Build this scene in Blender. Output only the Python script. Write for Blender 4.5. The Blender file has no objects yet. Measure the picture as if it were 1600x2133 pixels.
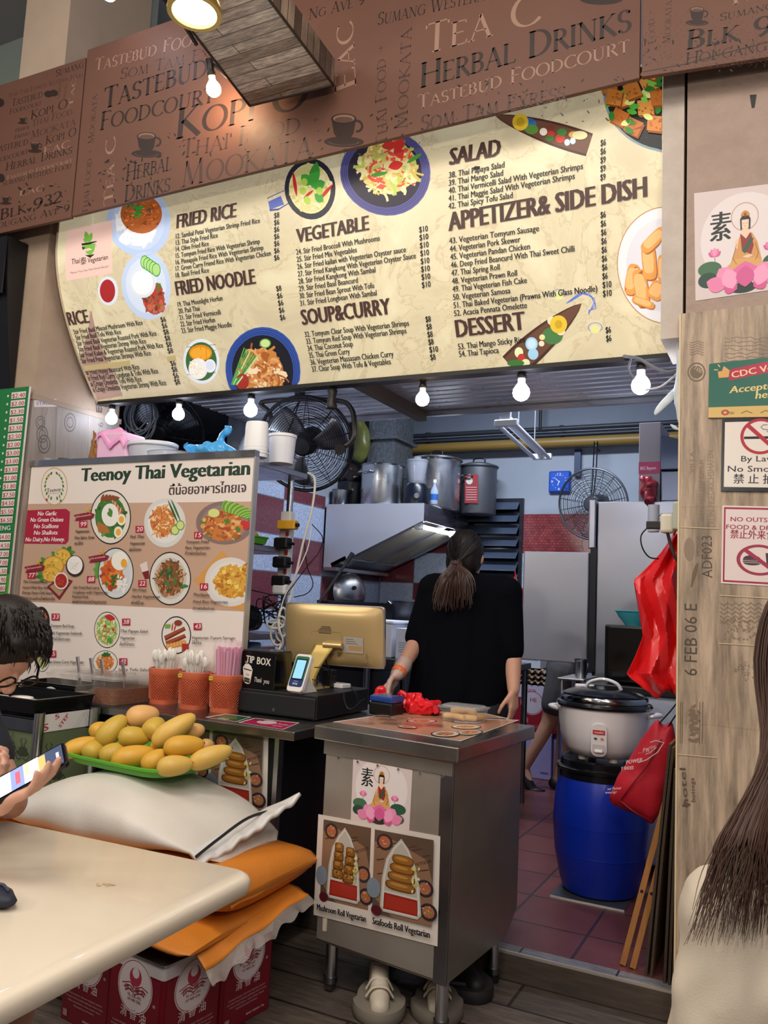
import bpy,math,random
import numpy as np
from mathutils import Vector as V,Matrix,Euler,Quaternion
sin,cos,PI,rad=math.sin,math.cos,math.pi,math.radians
rnd=random.Random(7)
S=bpy.context.scene
COL=S.collection

# ---------------------------------------------------------------- camera, world, lights, exposure
FPX=1715.0
CAM=V((0,0,1.35))
yaw,pitch,roll=rad(26.94),rad(6.25),rad(2.74)
fw=V((-sin(yaw)*cos(pitch),cos(yaw)*cos(pitch),sin(pitch)))
r0=V((cos(yaw),sin(yaw),0));u0=r0.cross(fw)
rt=r0*cos(roll) + u0*sin(roll);up=u0*cos(roll) - r0*sin(roll)
cd=bpy.data.cameras.new('camera');cam=bpy.data.objects.new('camera',cd);COL.objects.link(cam)
cd.sensor_fit='VERTICAL';cd.sensor_height=36;cd.lens=FPX*36/2133
cd.clip_start=.02;cd.clip_end=100
cam.matrix_world=Matrix(((rt.x,up.x,-fw.x,0),(rt.y,up.y,-fw.y,0),(rt.z,up.z,-fw.z,CAM.z),(0,0,0,1)))
S.camera=cam
S.view_settings.view_transform='Standard';S.view_settings.look='None'
S.view_settings.exposure=0.0;S.view_settings.gamma=1;S.view_settings.use_curve_mapping=False
S.cycles.use_denoising=True
S.cycles.max_bounces=7;S.cycles.caustics_reflective=False;S.cycles.caustics_refractive=False
S.cycles.sample_clamp_indirect=4
W=bpy.data.worlds.new('hall');S.world=W;W.use_nodes=True
W.node_tree.nodes['Background'].inputs[0].default_value=(.75,.82,1,1)
W.node_tree.nodes['Background'].inputs[1].default_value=.2

def area(name,loc,size,power,col,target=None,sy=None):
    l=bpy.data.lights.new(name,'AREA');l.energy=power;l.color=col;l.size=size
    if sy: l.shape='RECTANGLE';l.size_y=sy
    o=bpy.data.objects.new(name,l);COL.objects.link(o);o.location=loc
    d=(V(target) - V(loc)) if target else V((0,0,-1))
    o.rotation_euler=d.to_track_quat('-Z','Y').to_euler()
    return o
# the food court's ceiling lights, one more light added over the table, and the stall's own kitchen fitting
area('hall_overhead_light',(.6,-.6,4.3),2.2,84,(1,.90,.80),(-1.2,2.6,1.0))
area('hall_overhead_light',(-3.6,.2,4.2),1.6,46,(1,.92,.82),(-2.6,2.8,1.0))
area('hall_overhead_light',(-1.3,.7,4.2),1.0,48,(1,.91,.80),(-1.3,.9,0))  # added overhead to brighten the table top, sack and mangoes
area('kitchen_ceiling_light',(-1.7,4.9,3.3),1.2,72,(.80,.88,1.0),(-1.7,4.95,0),.3)

def point(loc,power,col,r=.08):
    l=bpy.data.lights.new('hall_fill_point','POINT');l.energy=power;l.color=col;l.shadow_soft_size=r
    o=bpy.data.objects.new('hall_fill_point',l);COL.objects.link(o);o.location=loc
point((-3.0,-.9,2.5),62,(1,.9,.78));point((1.0,-.7,2.5),60,(1,.9,.78));point((-1.0,-1.6,2.5),58,(1,.94,.86))  # unseen point lights added behind the camera to lift the canopy underside

def ray(px,py): return fw + rt*((px-800)/FPX) - up*((py-1066.5)/FPX)
def aY(px,py,Y): d=ray(px,py);return CAM + d*((Y-CAM.y)/d.y)
def aX(px,py,X): d=ray(px,py);return CAM + d*((X-CAM.x)/d.x)
def aZ(px,py,Z): d=ray(px,py);return CAM + d*((Z-CAM.z)/d.z)

# ---------------------------------------------------------------- materials
def lin(h):
    h=h.lstrip('#');o=[]
    for i in (0,2,4):
        c=int(h[i:i+2],16)/255
        o.append(c/12.92 if c <= .04045 else ((c+.055)/1.055)**2.4)
    return tuple(o) + (1,)
MC={}
def M(h,rough=.5,metal=0,noise=None,bump=None,emit=0,trans=0,alpha=1,coat=0,ior=1.45,stretch=None,sub=0,rvar=0,spec=None):
    """procedural principled material; noise=(scale, amount, hex2), bump=(scale, strength)"""
    k=(h,rough,metal,noise,bump,emit,trans,alpha,coat,ior,stretch,sub,rvar,spec)
    if k in MC: return MC[k]
    m=bpy.data.materials.new('m_%03d' % len(MC));m.use_nodes=True
    nt=m.node_tree;N=nt.nodes;L=nt.links;b=N['Principled BSDF']
    b.inputs['Base Color'].default_value=lin(h);b.inputs['Roughness'].default_value=rough
    b.inputs['Metallic'].default_value=metal;b.inputs['IOR'].default_value=ior
    b.inputs['Transmission Weight'].default_value=trans;b.inputs['Alpha'].default_value=alpha
    b.inputs['Coat Weight'].default_value=coat
    if spec is not None: b.inputs['Specular IOR Level'].default_value=spec
    if sub:
        b.inputs['Subsurface Weight'].default_value=sub;b.inputs['Subsurface Radius'].default_value=(.012,.005,.003);b.inputs['Subsurface Scale'].default_value=1
    if emit:
        b.inputs['Emission Color'].default_value=lin(h);b.inputs['Emission Strength'].default_value=emit
    co=N.new('ShaderNodeTexCoord');mp=N.new('ShaderNodeMapping');L.new(co.outputs['Object'],mp.inputs[0])
    if stretch: mp.inputs['Scale'].default_value=stretch
    if noise:
        n=N.new('ShaderNodeTexNoise');n.inputs['Scale'].default_value=noise[0];n.inputs['Detail'].default_value=6;n.inputs['Roughness'].default_value=.65
        L.new(mp.outputs[0],n.inputs[0])
        cr=N.new('ShaderNodeValToRGB');cr.color_ramp.elements[0].position=.5-.5*noise[1] if len(noise) < 4 else noise[3];cr.color_ramp.elements[1].position=.5+.5*noise[1] if len(noise) < 4 else noise[3]+noise[1]
        cr.color_ramp.elements[0].color=lin(h);cr.color_ramp.elements[1].color=lin(noise[2])
        L.new(n.outputs[0],cr.inputs[0]);L.new(cr.outputs[0],b.inputs['Base Color'])
    if rvar:
        n3=N.new('ShaderNodeTexNoise');n3.inputs['Scale'].default_value=4;n3.inputs['Detail'].default_value=5;L.new(mp.outputs[0],n3.inputs[0])
        mr=N.new('ShaderNodeMapRange');mr.inputs[1].default_value=.3;mr.inputs[2].default_value=.7;mr.inputs[3].default_value=max(.03,rough-rvar);mr.inputs[4].default_value=rough+rvar
        L.new(n3.outputs[0],mr.inputs[0]);L.new(mr.outputs[0],b.inputs['Roughness'])
    if bump:
        n2=N.new('ShaderNodeTexNoise');n2.inputs['Scale'].default_value=bump[0];n2.inputs['Detail'].default_value=3
        L.new(mp.outputs[0],n2.inputs[0])
        bp=N.new('ShaderNodeBump');bp.inputs['Strength'].default_value=bump[1];bp.inputs['Distance'].default_value=.01
        L.new(n2.outputs[0],bp.inputs['Height']);L.new(bp.outputs[0],b.inputs['Normal'])
    MC[k]=m;return m
def art_mat(name,rough=.45,emit=0.0,coat=0.0):
    m=bpy.data.materials.new(name);m.use_nodes=True;nt=m.node_tree;b=nt.nodes['Principled BSDF']
    a=nt.nodes.new('ShaderNodeAttribute');a.attribute_name='Col'
    nt.links.new(a.outputs['Color'],b.inputs['Base Color']);b.inputs['Roughness'].default_value=rough;b.inputs['Coat Weight'].default_value=coat
    if emit: nt.links.new(a.outputs['Color'],b.inputs['Emission Color']);b.inputs['Emission Strength'].default_value=emit
    return m
PRINT=art_mat('print_on_paper',.5);GLOSS=art_mat('print_glossy',.25,0,.3);LIT=art_mat('print_backlit',.45,.42);SCREEN=art_mat('screen_print',.2,.9)

# ---------------------------------------------------------------- mesh helpers
def frame(d):
    d=V(d).normalized();a=V((0,0,1)) if abs(d.z) < .95 else V((1,0,0))
    x=a.cross(d).normalized();return x,d.cross(x),d
def rotz(a): return Matrix.Rotation(a,3,'Z')
def smooth_path(pts,k=6,closed=False):
    pts=[V(p) for p in pts];n=len(pts);out=[]
    rng=range(n) if closed else range(n-1)
    for i in rng:
        p1,p2=pts[i],pts[(i+1) % n]
        p0=pts[i-1] if (closed or i > 0) else p1*2-p2
        p3=pts[(i+2) % n] if (closed or i < n-2) else p2*2-p1
        for j in range(k):
            t=j/k;out.append(.5*((2*p1)+(p2-p0)*t+(2*p0-5*p1+4*p2-p3)*t*t+(3*p1-p0-3*p2+p3)*t**3))
    if not closed: out.append(pts[-1])
    return out
class MB:
    def __init__(s): s.v=[];s.f=[];s.m=[];s.c=[]
    def add(s,vs,fs,mi=0,col=None):
        o=len(s.v);s.v += [tuple(p) for p in vs]
        for f in fs: s.f.append(tuple(i+o for i in f));s.m.append(mi);s.c.append(col)
        return s
    def box(s,x0,x1,y0,y1,z0,z1,mi=0,col=None):
        vs=[(x,y,z) for z in (z0,z1) for y in (y0,y1) for x in (x0,x1)]
        return s.add(vs,[(0,2,3,1),(4,5,7,6),(0,1,5,4),(2,6,7,3),(0,4,6,2),(1,3,7,5)],mi,col)
    def obox(s,c,d,R=None,mi=0,col=None):
        R=R or Matrix.Identity(3);c=V(c)
        vs=[c+R@V((x*d[0]/2,y*d[1]/2,z*d[2]/2)) for z in (-1,1) for y in (-1,1) for x in (-1,1)]
        return s.add(vs,[(0,2,3,1),(4,5,7,6),(0,1,5,4),(2,6,7,3),(0,4,6,2),(1,3,7,5)],mi,col)
    def hexa(s,b,t,mi=0):
        n=len(b);vs=list(b)+list(t)
        fs=[tuple(range(n-1,-1,-1)),tuple(range(n,2*n))]+[(i,(i+1) % n,n+(i+1) % n,n+i) for i in range(n)]
        return s.add(vs,fs,mi)
    def prism(s,poly,a,b,axis='z',mi=0):
        """extrude a 2-D outline along an axis from a to b"""
        def mk(p,h): return {'z': (p[0],p[1],h),'y': (p[0],h,p[1]),'x': (h,p[0],p[1])}[axis]
        return s.hexa([mk(p,a) for p in poly],[mk(p,b) for p in poly],mi)
    def rings(s,rs,mi=0,caps=True,closed=False,col=None):
        n=len(rs[0]);vs=[p for r in rs for p in r];m=len(rs);fs=[]
        for i in range(m if closed else m-1):
            a,b=i*n,((i+1) % m)*n
            for j in range(n): fs.append((a+j,a+(j+1) % n,b+(j+1) % n,b+j))
        if caps and not closed: fs += [tuple(range(n-1,-1,-1)),tuple(range((m-1)*n,m*n))]
        return s.add(vs,fs,mi,col)
    def tube(s,pts,r,n=8,mi=0,caps=True,closed=False,flat=1.0):
        pts=[V(p) for p in pts];k=len(pts);rs=[]
        x=None
        for i,p in enumerate(pts):
            a=pts[i-1] if (i > 0 or closed) else p;b=pts[(i+1) % k] if (i < k-1 or closed) else p
            d=(b-a);d=d.normalized() if d.length > 1e-9 else V((0,0,1))
            if x is None: x,y,_=frame(d)
            else:
                x=x-d*x.dot(d)
                x=x.normalized() if x.length > 1e-6 else frame(d)[0]
                y=d.cross(x)
            rr=r[i] if isinstance(r,(list,tuple)) else r
            rs.append([p+(x*cos(2*PI*j/n)+y*sin(2*PI*j/n)*flat)*rr for j in range(n)])
        return s.rings(rs,mi,caps,closed)
    def cyl(s,p0,p1,r,n=20,mi=0,r1=None): return s.tube([p0,p1],[r,r if r1 is None else r1],n,mi)
    def lathe(s,prof,c=(0,0,0),n=36,mi=0,R=None,caps=False,sx=1,sy=1):
        R=R or Matrix.Identity(3);c=V(c)
        rs=[[c+R@V((r*sx*cos(2*PI*j/n),r*sy*sin(2*PI*j/n),z)) for j in range(n)] for r,z in prof]
        return s.rings(rs,mi,caps)
    def ell(s,c,r,R=None,mi=0,nu=20,nv=12,e=1.0):
        R=R or Matrix.Identity(3);c=V(c);vs=[];fs=[]
        def pw(x): return math.copysign(abs(x)**e,x)
        for i in range(nv+1):
            th=PI*i/nv
            for j in range(nu):
                ph=2*PI*j/nu
                vs.append(c+R@V((r[0]*pw(sin(th))*pw(cos(ph)),r[1]*pw(sin(th))*pw(sin(ph)),r[2]*pw(cos(th)))))
        for i in range(nv):
            for j in range(nu):
                a=i*nu+j;b=i*nu+(j+1) % nu;fs.append((a,a+nu,b+nu,b))
        return s.add(vs,fs,mi)
    def grid(s,fn,nu,nv,mi=0,thick=0,col=None):
        """surface fn(u,v), u,v in 0..1"""
        P=[[V(fn(i/nu,j/nv)) for i in range(nu+1)] for j in range(nv+1)]
        fs=[(j*(nu+1)+i,j*(nu+1)+i+1,(j+1)*(nu+1)+i+1,(j+1)*(nu+1)+i) for j in range(nv) for i in range(nu)]
        return s.add([p for r in P for p in r],fs,mi,col)
    def xform(s,fn,i0=0):
        s.v[i0:]=[tuple(fn(V(p))) for p in s.v[i0:]];return s
    def build(s,name,mats,parent=None,smooth=35,bevel=0,solid=0,sub=0,local=False,seg=2):
        me=bpy.data.meshes.new(name)
        vs=s.v
        o=bpy.data.objects.new(name,me)
        if parent is not None:
            if not local:
                inv=wm(parent).inverted();vs=[inv @ V(p) for p in vs]
        elif not local and vs:
            a=np.array(vs);base=V(((a[:,0].min()+a[:,0].max())/2,(a[:,1].min()+a[:,1].max())/2,a[:,2].min()))
            vs=[V(p)-base for p in vs];o.location=base
        me.from_pydata([tuple(p) for p in vs],[],s.f)
        if not isinstance(mats,(list,tuple)): mats=[mats]
        for m in mats: me.materials.append(m)
        if len(mats) > 1: me.polygons.foreach_set('material_index',s.m)
        if any(c is not None for c in s.c):
            ca=me.color_attributes.new('Col','FLOAT_COLOR','CORNER');arr=[]
            for f,c in zip(s.f,s.c): arr += list(c or (1,1,1,1))*len(f)
            ca.data.foreach_set('color',arr)
        if smooth:
            me.polygons.foreach_set('use_smooth',[True]*len(me.polygons));me.set_sharp_from_angle(angle=rad(smooth))
        me.update()
        COL.objects.link(o)
        if parent is not None: o.parent=parent
        if bevel:
            b=o.modifiers.new('b','BEVEL');b.width=bevel;b.segments=seg;b.limit_method='ANGLE';b.angle_limit=rad(40);b.harden_normals=False
        if solid:
            b=o.modifiers.new('s','SOLIDIFY');b.thickness=solid;b.offset=0
        if sub:
            b=o.modifiers.new('u','SUBSURF');b.levels=sub;b.render_levels=sub
        return o
def wm(o):
    m=Matrix.Translation(o.location) @ o.rotation_euler.to_matrix().to_4x4()
    return wm(o.parent) @ m if o.parent else m
def tag(o,label,cat,group=None,kind=None):
    o['label']=label;o['category']=cat
    if group: o['group']=group
    if kind: o['kind']=kind
    return o
def thing(name,label,cat,loc=(0,0,0),rz=0,group=None):
    o=bpy.data.objects.new(name,None);COL.objects.link(o);o.location=V(loc);o.rotation_euler=(0,0,rz);o.empty_display_size=.05
    return tag(o,label,cat,group)
def struct(mb,name,mats,**k):
    o=mb.build(name,mats,**k);o['kind']='structure';return o
def dup(root,loc,rz=0,label=None,rot=None,scale=None):
    r=root.copy();COL.objects.link(r);r.location=V(loc);r.rotation_euler=rot or (0,0,rz)
    if scale: r.scale=scale
    if label: r['label']=label
    for ch in list(root.children):
        c=ch.copy();COL.objects.link(c);c.parent=r
        for g in list(ch.children):
            d=g.copy();COL.objects.link(d);d.parent=c
    return r
def blob(prims,voxel=.008,it=3,fac=.5):
    """one continuous skin over tapered limbs ('c',p0,r0,p1,r1) and ellipsoids ('e',c,(rx,ry,rz),R)"""
    mb=MB()
    for p in prims:
        if p[0] == 'c':
            _,a,ra,b,rb=p;a=V(a);b=V(b);d=b-a
            if d.length < 1e-6: d=V((0,0,1e-5))
            x,y,z=frame(d);n=14;rs=[]
            for t in (-80,-50,-25,0): rs.append([a+(x*cos(2*PI*j/n)+y*sin(2*PI*j/n))*ra*cos(rad(t))+z*ra*sin(rad(t)) for j in range(n)])
            for t in (0,25,50,80): rs.append([b+(x*cos(2*PI*j/n)+y*sin(2*PI*j/n))*rb*cos(rad(t))+z*rb*sin(rad(t)) for j in range(n)])
            mb.rings(rs)
        else:
            mb.ell(p[1],p[2],p[3] if len(p) > 3 else None,nu=24,nv=16)
    me=bpy.data.meshes.new('t');me.from_pydata(mb.v,[],mb.f);o=bpy.data.objects.new('t',me);COL.objects.link(o)
    r=o.modifiers.new('r','REMESH');r.mode='VOXEL';r.voxel_size=voxel
    q=o.modifiers.new('q','SMOOTH');q.iterations=it;q.factor=fac
    ev=o.evaluated_get(bpy.context.evaluated_depsgraph_get());m2=ev.to_mesh()
    n=len(m2.vertices);co=np.empty(n*3,np.float32);m2.vertices.foreach_get('co',co);co=co.reshape(-1,3)
    fs=[tuple(p.vertices) for p in m2.polygons]
    ev.to_mesh_clear();bpy.data.objects.remove(o);bpy.data.meshes.remove(me)
    out=MB();out.v=[tuple(map(float,c)) for c in co];out.f=fs;out.m=[0]*len(fs);out.c=[None]*len(fs)
    return out
def noise3(p,s=1.0):
    from mathutils import noise
    return noise.noise(V(p)*s)

# ---------------------------------------------------------------- lettering
_fc=bpy.data.curves.new('f','FONT');_fo=bpy.data.objects.new('f',_fc);COL.objects.link(_fo)
_fc.fill_mode='FRONT';_fc.resolution_u=2
TC={}
def glyphs(s,bold=0):
    k=(s,bold)
    if k not in TC:
        _fc.body=s;_fc.offset=bold
        bpy.context.view_layer.update()
        ev=_fo.evaluated_get(bpy.context.evaluated_depsgraph_get());me=ev.to_mesh()
        TC[k]=([(v.co.x,v.co.y) for v in me.vertices],[tuple(p.vertices) for p in me.polygons]);ev.to_mesh_clear()
    return TC[k]
CAP=max(p[1] for p in glyphs('H')[0])
# roman capitals with serifs drawn as thick and thin strokes
def _arc(cx,cy,rx,ry,a0,a1,n=14): return [(cx+rx*cos(rad(a0+(a1-a0)*i/n)),cy+ry*sin(rad(a0+(a1-a0)*i/n))) for i in range(n+1)]
SER={  # width, strokes: list of (points, thick) ; serif feet: (x, y)
 'T': (.62,[([(.31,0),(.31,1)],1),([(.02,.97),(.60,.97)],0),([(.03,.99),(.01,.84)],0),([(.59,.99),(.61,.84)],0)],[(.31,0)]),
 'A': (.74,[([(.08,0),(.37,1)],0),([(.35,1),(.66,0)],1),([(.18,.36),(.54,.36)],0)],[(.08,0),(.66,0)]),
 'S': (.5,[(_arc(.25,.74,.19,.24,20,265)+_arc(.25,.26,.20,.24,85,-155),2),([(.43,.83),(.44,.95)],0),([(.06,.17),(.05,.05)],0)],[]),
 'E': (.55,[([(.12,0),(.12,1)],1),([(.05,.97),(.48,.97)],0),([(.12,.52),(.42,.52)],0),([(.05,.03),(.50,.03)],0),([(.48,.98),(.49,.86)],0),([(.50,.02),(.53,.17)],0)],[(.12,0),(.12,1)]),
 'B': (.58,[([(.12,0),(.12,1)],1),([(.05,.97)]+_arc(.26,.755,.2,.215,90,-90)+[(.12,.54)],2),([(.12,.54)]+_arc(.28,.285,.23,.255,90,-90)+[(.05,.03)],2)],[(.12,0),(.12,1)]),
 'U': (.74,[([(.14,1),(.14,.3)]+_arc(.37,.3,.23,.29,180,270),1),(_arc(.37,.3,.23,.29,270,360)+[(.60,1)],0)],[(.14,1),(.60,1)]),
 'D': (.76,[([(.12,0),(.12,1)],1),([(.05,.97)]+_arc(.26,.5,.43,.47,90,-90)+[(.05,.03)],2)],[(.12,0),(.12,1)]),
 'F': (.52,[([(.12,0),(.12,1)],1),([(.05,.97),(.48,.97)],0),([(.12,.52),(.42,.52)],0),([(.48,.98),(.49,.86)],0)],[(.12,0),(.12,1)]),
 'O': (.84,[(_arc(.42,.5,.37,.49,0,360,28),2)],[]),
 'C': (.72,[(_arc(.44,.5,.37,.49,40,320,22),2),([(.71,.80),(.72,.93)],0)],[]),
 'R': (.64,[([(.12,0),(.12,1)],1),([(.05,.97)]+_arc(.26,.745,.22,.225,90,-90)+[(.12,.52)],2),([(.28,.52),(.64,-.02)],1)],[(.12,0),(.12,1)]),
 'H': (.78,[([(.12,0),(.12,1)],1),([(.66,0),(.66,1)],1),([(.12,.52),(.66,.52)],0)],[(.12,0),(.12,1),(.66,0),(.66,1)]),
 'L': (.54,[([(.12,0),(.12,1)],1),([(.05,.03),(.5,.03)],0),([(.5,.02),(.53,.18)],0)],[(.12,0),(.12,1)]),
 'I': (.26,[([(.13,0),(.13,1)],1)],[(.13,0),(.13,1)]),
 'N': (.78,[([(.12,0),(.12,1)],0),([(.10,1),(.66,0)],1),([(.66,0),(.66,1)],0)],[(.12,0),(.08,1),(.66,1)]),
 'K': (.68,[([(.12,0),(.12,1)],1),([(.56,1),(.14,.5)],0),([(.2,.56),(.66,-.02)],1)],[(.12,0),(.12,1),(.55,1)]),
 'P': (.56,[([(.12,0),(.12,1)],1),([(.05,.97)]+_arc(.26,.735,.23,.235,90,-90)+[(.12,.5)],2)],[(.12,0),(.12,1)]),
 'M': (.92,[([(.14,0),(.20,1)],0),([(.19,1),(.46,.04)],1),([(.46,.04),(.74,1)],0),([(.73,1),(.80,0)],1)],[(.13,0),(.80,0)]),
 'W': (1.0,[([(.06,1),(.28,0)],1),([(.28,0),(.5,.9)],0),([(.48,.9),(.70,0)],1),([(.70,0),(.93,1)],0)],[(.06,1),(.93,1)]),
 'G': (.78,[(_arc(.44,.5,.37,.49,42,320,22),2),([(.70,.14),(.70,.45)],1)],[(.70,.45)]),
 'V': (.7,[([(.06,1),(.36,0)],1),([(.35,0),(.64,1)],0)],[(.06,1),(.64,1)]),
 'X': (.7,[([(.06,1),(.62,0)],1),([(.60,1),(.08,0)],0)],[(.06,1),(.62,0),(.6,1),(.08,0)]),
 '9': (.56,[(_arc(.27,.68,.22,.3,-20,340,18),2),(_arc(.02,.62,.47,.62,0,-70,8),1)],[]),
 '3': (.5,[(_arc(.22,.75,.2,.23,140,-80,10),2),(_arc(.22,.27,.23,.26,85,-150,12),2)],[]),
 '2': (.54,[(_arc(.25,.72,.2,.27,160,-40,10)+[(.05,.03)],2),([(.05,.04),(.5,.04)],1)],[]),
 '+': (.5,[([(.05,.45),(.45,.45)],0),([(.25,.25),(.25,.65)],0)],[]),
 ' ': (.34,[],[]),"'": (.2,[([(.1,.8),(.1,1)],0)],[]),
}
def serif_text(s,wt=1.0):
    vs=[];fs=[];x=0;big=True
    for ch in s:
        sc=1.0
        if ch.islower(): ch=ch.upper();sc=.80
        w,st,ft=SER.get(ch,SER[' '])
        for pts,k in st:
            th=[]
            n=len(pts)
            for i,p in enumerate(pts):
                a=pts[max(0,i-1)];b=pts[min(n-1,i+1)]
                dx,dy=b[0]-a[0],b[1]-a[1];l=math.hypot(dx,dy) or 1
                t=(.058 if k == 1 else .022 if k == 0 else .022+.036*abs(dy/l)**1.5)*wt
                th.append((p,-dy/l*t,dx/l*t))
            o=len(vs)
            for p,nx,ny in th:
                vs.append((x+(p[0]+nx)*sc,(p[1]+ny)*sc));vs.append((x+(p[0]-nx)*sc,(p[1]-ny)*sc))
            fs += [(o+2*i,o+2*i+1,o+2*i+3,o+2*i+2) for i in range(n-1)]
        for fx,fy in ft:
            o=len(vs);h=.022*wt;yy=fy+(h if fy < .5 else -h)
            for q in ((-.11,-h),(.11,-h),(.11,h),(-.11,h)): vs.append((x+(fx+q[0])*sc,(yy+q[1])*sc))
            fs.append((o,o+1,o+2,o+3))
        x += (w+.05)*sc
    return vs,fs

# ---------------------------------------------------------------- printed surfaces
class Panel:
    """a printed plane: origin O, unit axes ux, uy; points given either in metres on the plane or as seen sightlines"""
    def __init__(s,O,ux,uy,lay=.00005):
        s.O=V(O);s.ux=V(ux).normalized();s.uy=V(uy).normalized();s.n=s.ux.cross(s.uy).normalized();s.lay=lay
        s.mb=MB();s.k=0;s.clip=None;s.w=0
    def P(s,u,v,h): return s.O+s.ux*u+s.uy*v+s.n*h
    def uv(s,px,py):
        d=ray(px,py);t=(s.O-CAM).dot(s.n)/d.dot(s.n);q=CAM+d*t-s.O
        return q.dot(s.ux),q.dot(s.uy)
    def put(s,pts,fs,col,layer=None):
        if layer is None: s.k += 1;layer=s.k
        h=s.lay*layer+s.calls*s.mic;s.calls += 1
        if s.clip:
            a,b,c,d=s.clip;pts=[(min(max(p[0],a),b),min(max(p[1],c),d)) for p in pts]
        s.mb.add([s.P(p[0],p[1],h) for p in pts],fs,0,lin(col) if isinstance(col,str) else col)
    def poly(s,pts,col,px=True,layer=None):  # a filled outline
        q=[s.uv(*p) for p in pts] if px else pts
        if s.curved and len(q) == 4:
            n=10;vs=[]
            for j in range(n+1):
                for i in range(n+1):
                    a=[q[0][k]*(1-i/n)+q[1][k]*i/n for k in (0,1)];b=[q[3][k]*(1-i/n)+q[2][k]*i/n for k in (0,1)]
                    vs.append([a[k]*(1-j/n)+b[k]*j/n for k in (0,1)])
            s.put(vs,[(j*(n+1)+i,j*(n+1)+i+1,(j+1)*(n+1)+i+1,(j+1)*(n+1)+i) for j in range(n) for i in range(n)],col,layer)
        else: s.put(q,[tuple(range(len(q)))],col,layer)
    curved=False;calls=0;mic=1.5e-6
    def rect(s,x0,y0,x1,y1,col,layer=None): s.poly([(x0,y1),(x1,y1),(x1,y0),(x0,y0)],col,True,layer)
    def mrect(s,u0,v0,u1,v1,col,layer=None): s.poly([(u0,v0),(u1,v0),(u1,v1),(u0,v1)],col,False,layer)
    def aff(s,cx,cy,rx,ry):
        o=s.uv(cx,cy);a=s.uv(cx+rx,cy);b=s.uv(cx,cy-ry)
        A=(a[0]-o[0],a[1]-o[1]);B=(b[0]-o[0],b[1]-o[1])
        return lambda x,y: (o[0]+A[0]*x+B[0]*y,o[1]+A[1]*x+B[1]*y)
    def disc(s,f,r0,r1,col,a0=0,a1=360,n=32,cx=0,cy=0,layer=None,ry=1.0):
        m=6 if s.curved and (r1-r0) > .15 else 1;vs=[];fs=[]
        for i in range(m+1):
            r=r0+(r1-r0)*i/m
            for j in range(n+1):
                t=rad(a0+(a1-a0)*j/n);vs.append(f(cx+r*cos(t),cy+r*ry*sin(t)))
        for i in range(m):
            for j in range(n): fs.append((i*(n+1)+j,(i+1)*(n+1)+j,(i+1)*(n+1)+j+1,i*(n+1)+j+1))
        s.put(vs,fs,col,layer)
    def fpoly(s,f,pts,col,layer=None): s.put([f(*p) for p in pts],[tuple(range(len(pts)))],col,layer)
    def stroke(s,pts,w,col,px=False,layer=None,closed=False):
        q=[s.uv(*p) for p in pts] if px else list(pts);n=len(q);vs=[]
        if closed: q.append(q[0]);n += 1
        ws=w if isinstance(w,(list,tuple)) else [w]*n
        for i,p in enumerate(q):
            a=q[max(0,i-1)];b=q[min(n-1,i+1)];dx,dy=b[0]-a[0],b[1]-a[1];l=math.hypot(dx,dy) or 1
            vs += [(p[0]-dy/l*ws[i]/2,p[1]+dx/l*ws[i]/2),(p[0]+dy/l*ws[i]/2,p[1]-dx/l*ws[i]/2)]
        s.put(vs,[(2*i,2*i+1,2*i+3,2*i+2) for i in range(n-1)],col,layer)
    def text(s,t,p0,p1,h,col,bold=0.0,shear=0,px=True,serif=False,fit=True,layer=None,wt=1.0):
        """p0-p1 baseline ends, h capital height"""
        if px:
            a=s.uv(*p0);b=s.uv(*p1);c=s.uv(p0[0],p0[1]-h);hh=math.hypot(c[0]-a[0],c[1]-a[1])
        else: a,b,hh=p0,p1,h
        vs,fs=serif_text(t,wt) if serif else glyphs(t)
        if not vs: return
        x0=min(p[0] for p in vs);x1=max(p[0] for p in vs);L=math.hypot(b[0]-a[0],b[1]-a[1])
        sy=hh if serif else hh/CAP;sx=L/(x1-x0) if fit else sy
        dx,dy=(b[0]-a[0])/L,(b[1]-a[1])/L
        out=[]
        for x,y in vs:
            X=(x-x0)*sx+y*sy*shear;Y=y*sy;out.append((a[0]+X*dx-Y*dy,a[1]+X*dy+Y*dx))
        if bold and not serif:   # heavier face: strike three times, side by side
            b=bold*sy*.7
            for k in (-1,1): s.put([(q[0]+dx*b*k,q[1]+dy*b*k) for q in out],fs,col,layer)
        s.put(out,fs,col,layer)
    def build(s,name,mat,parent=None):
        return s.mb.build(name,mat,parent,smooth=0)
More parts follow.
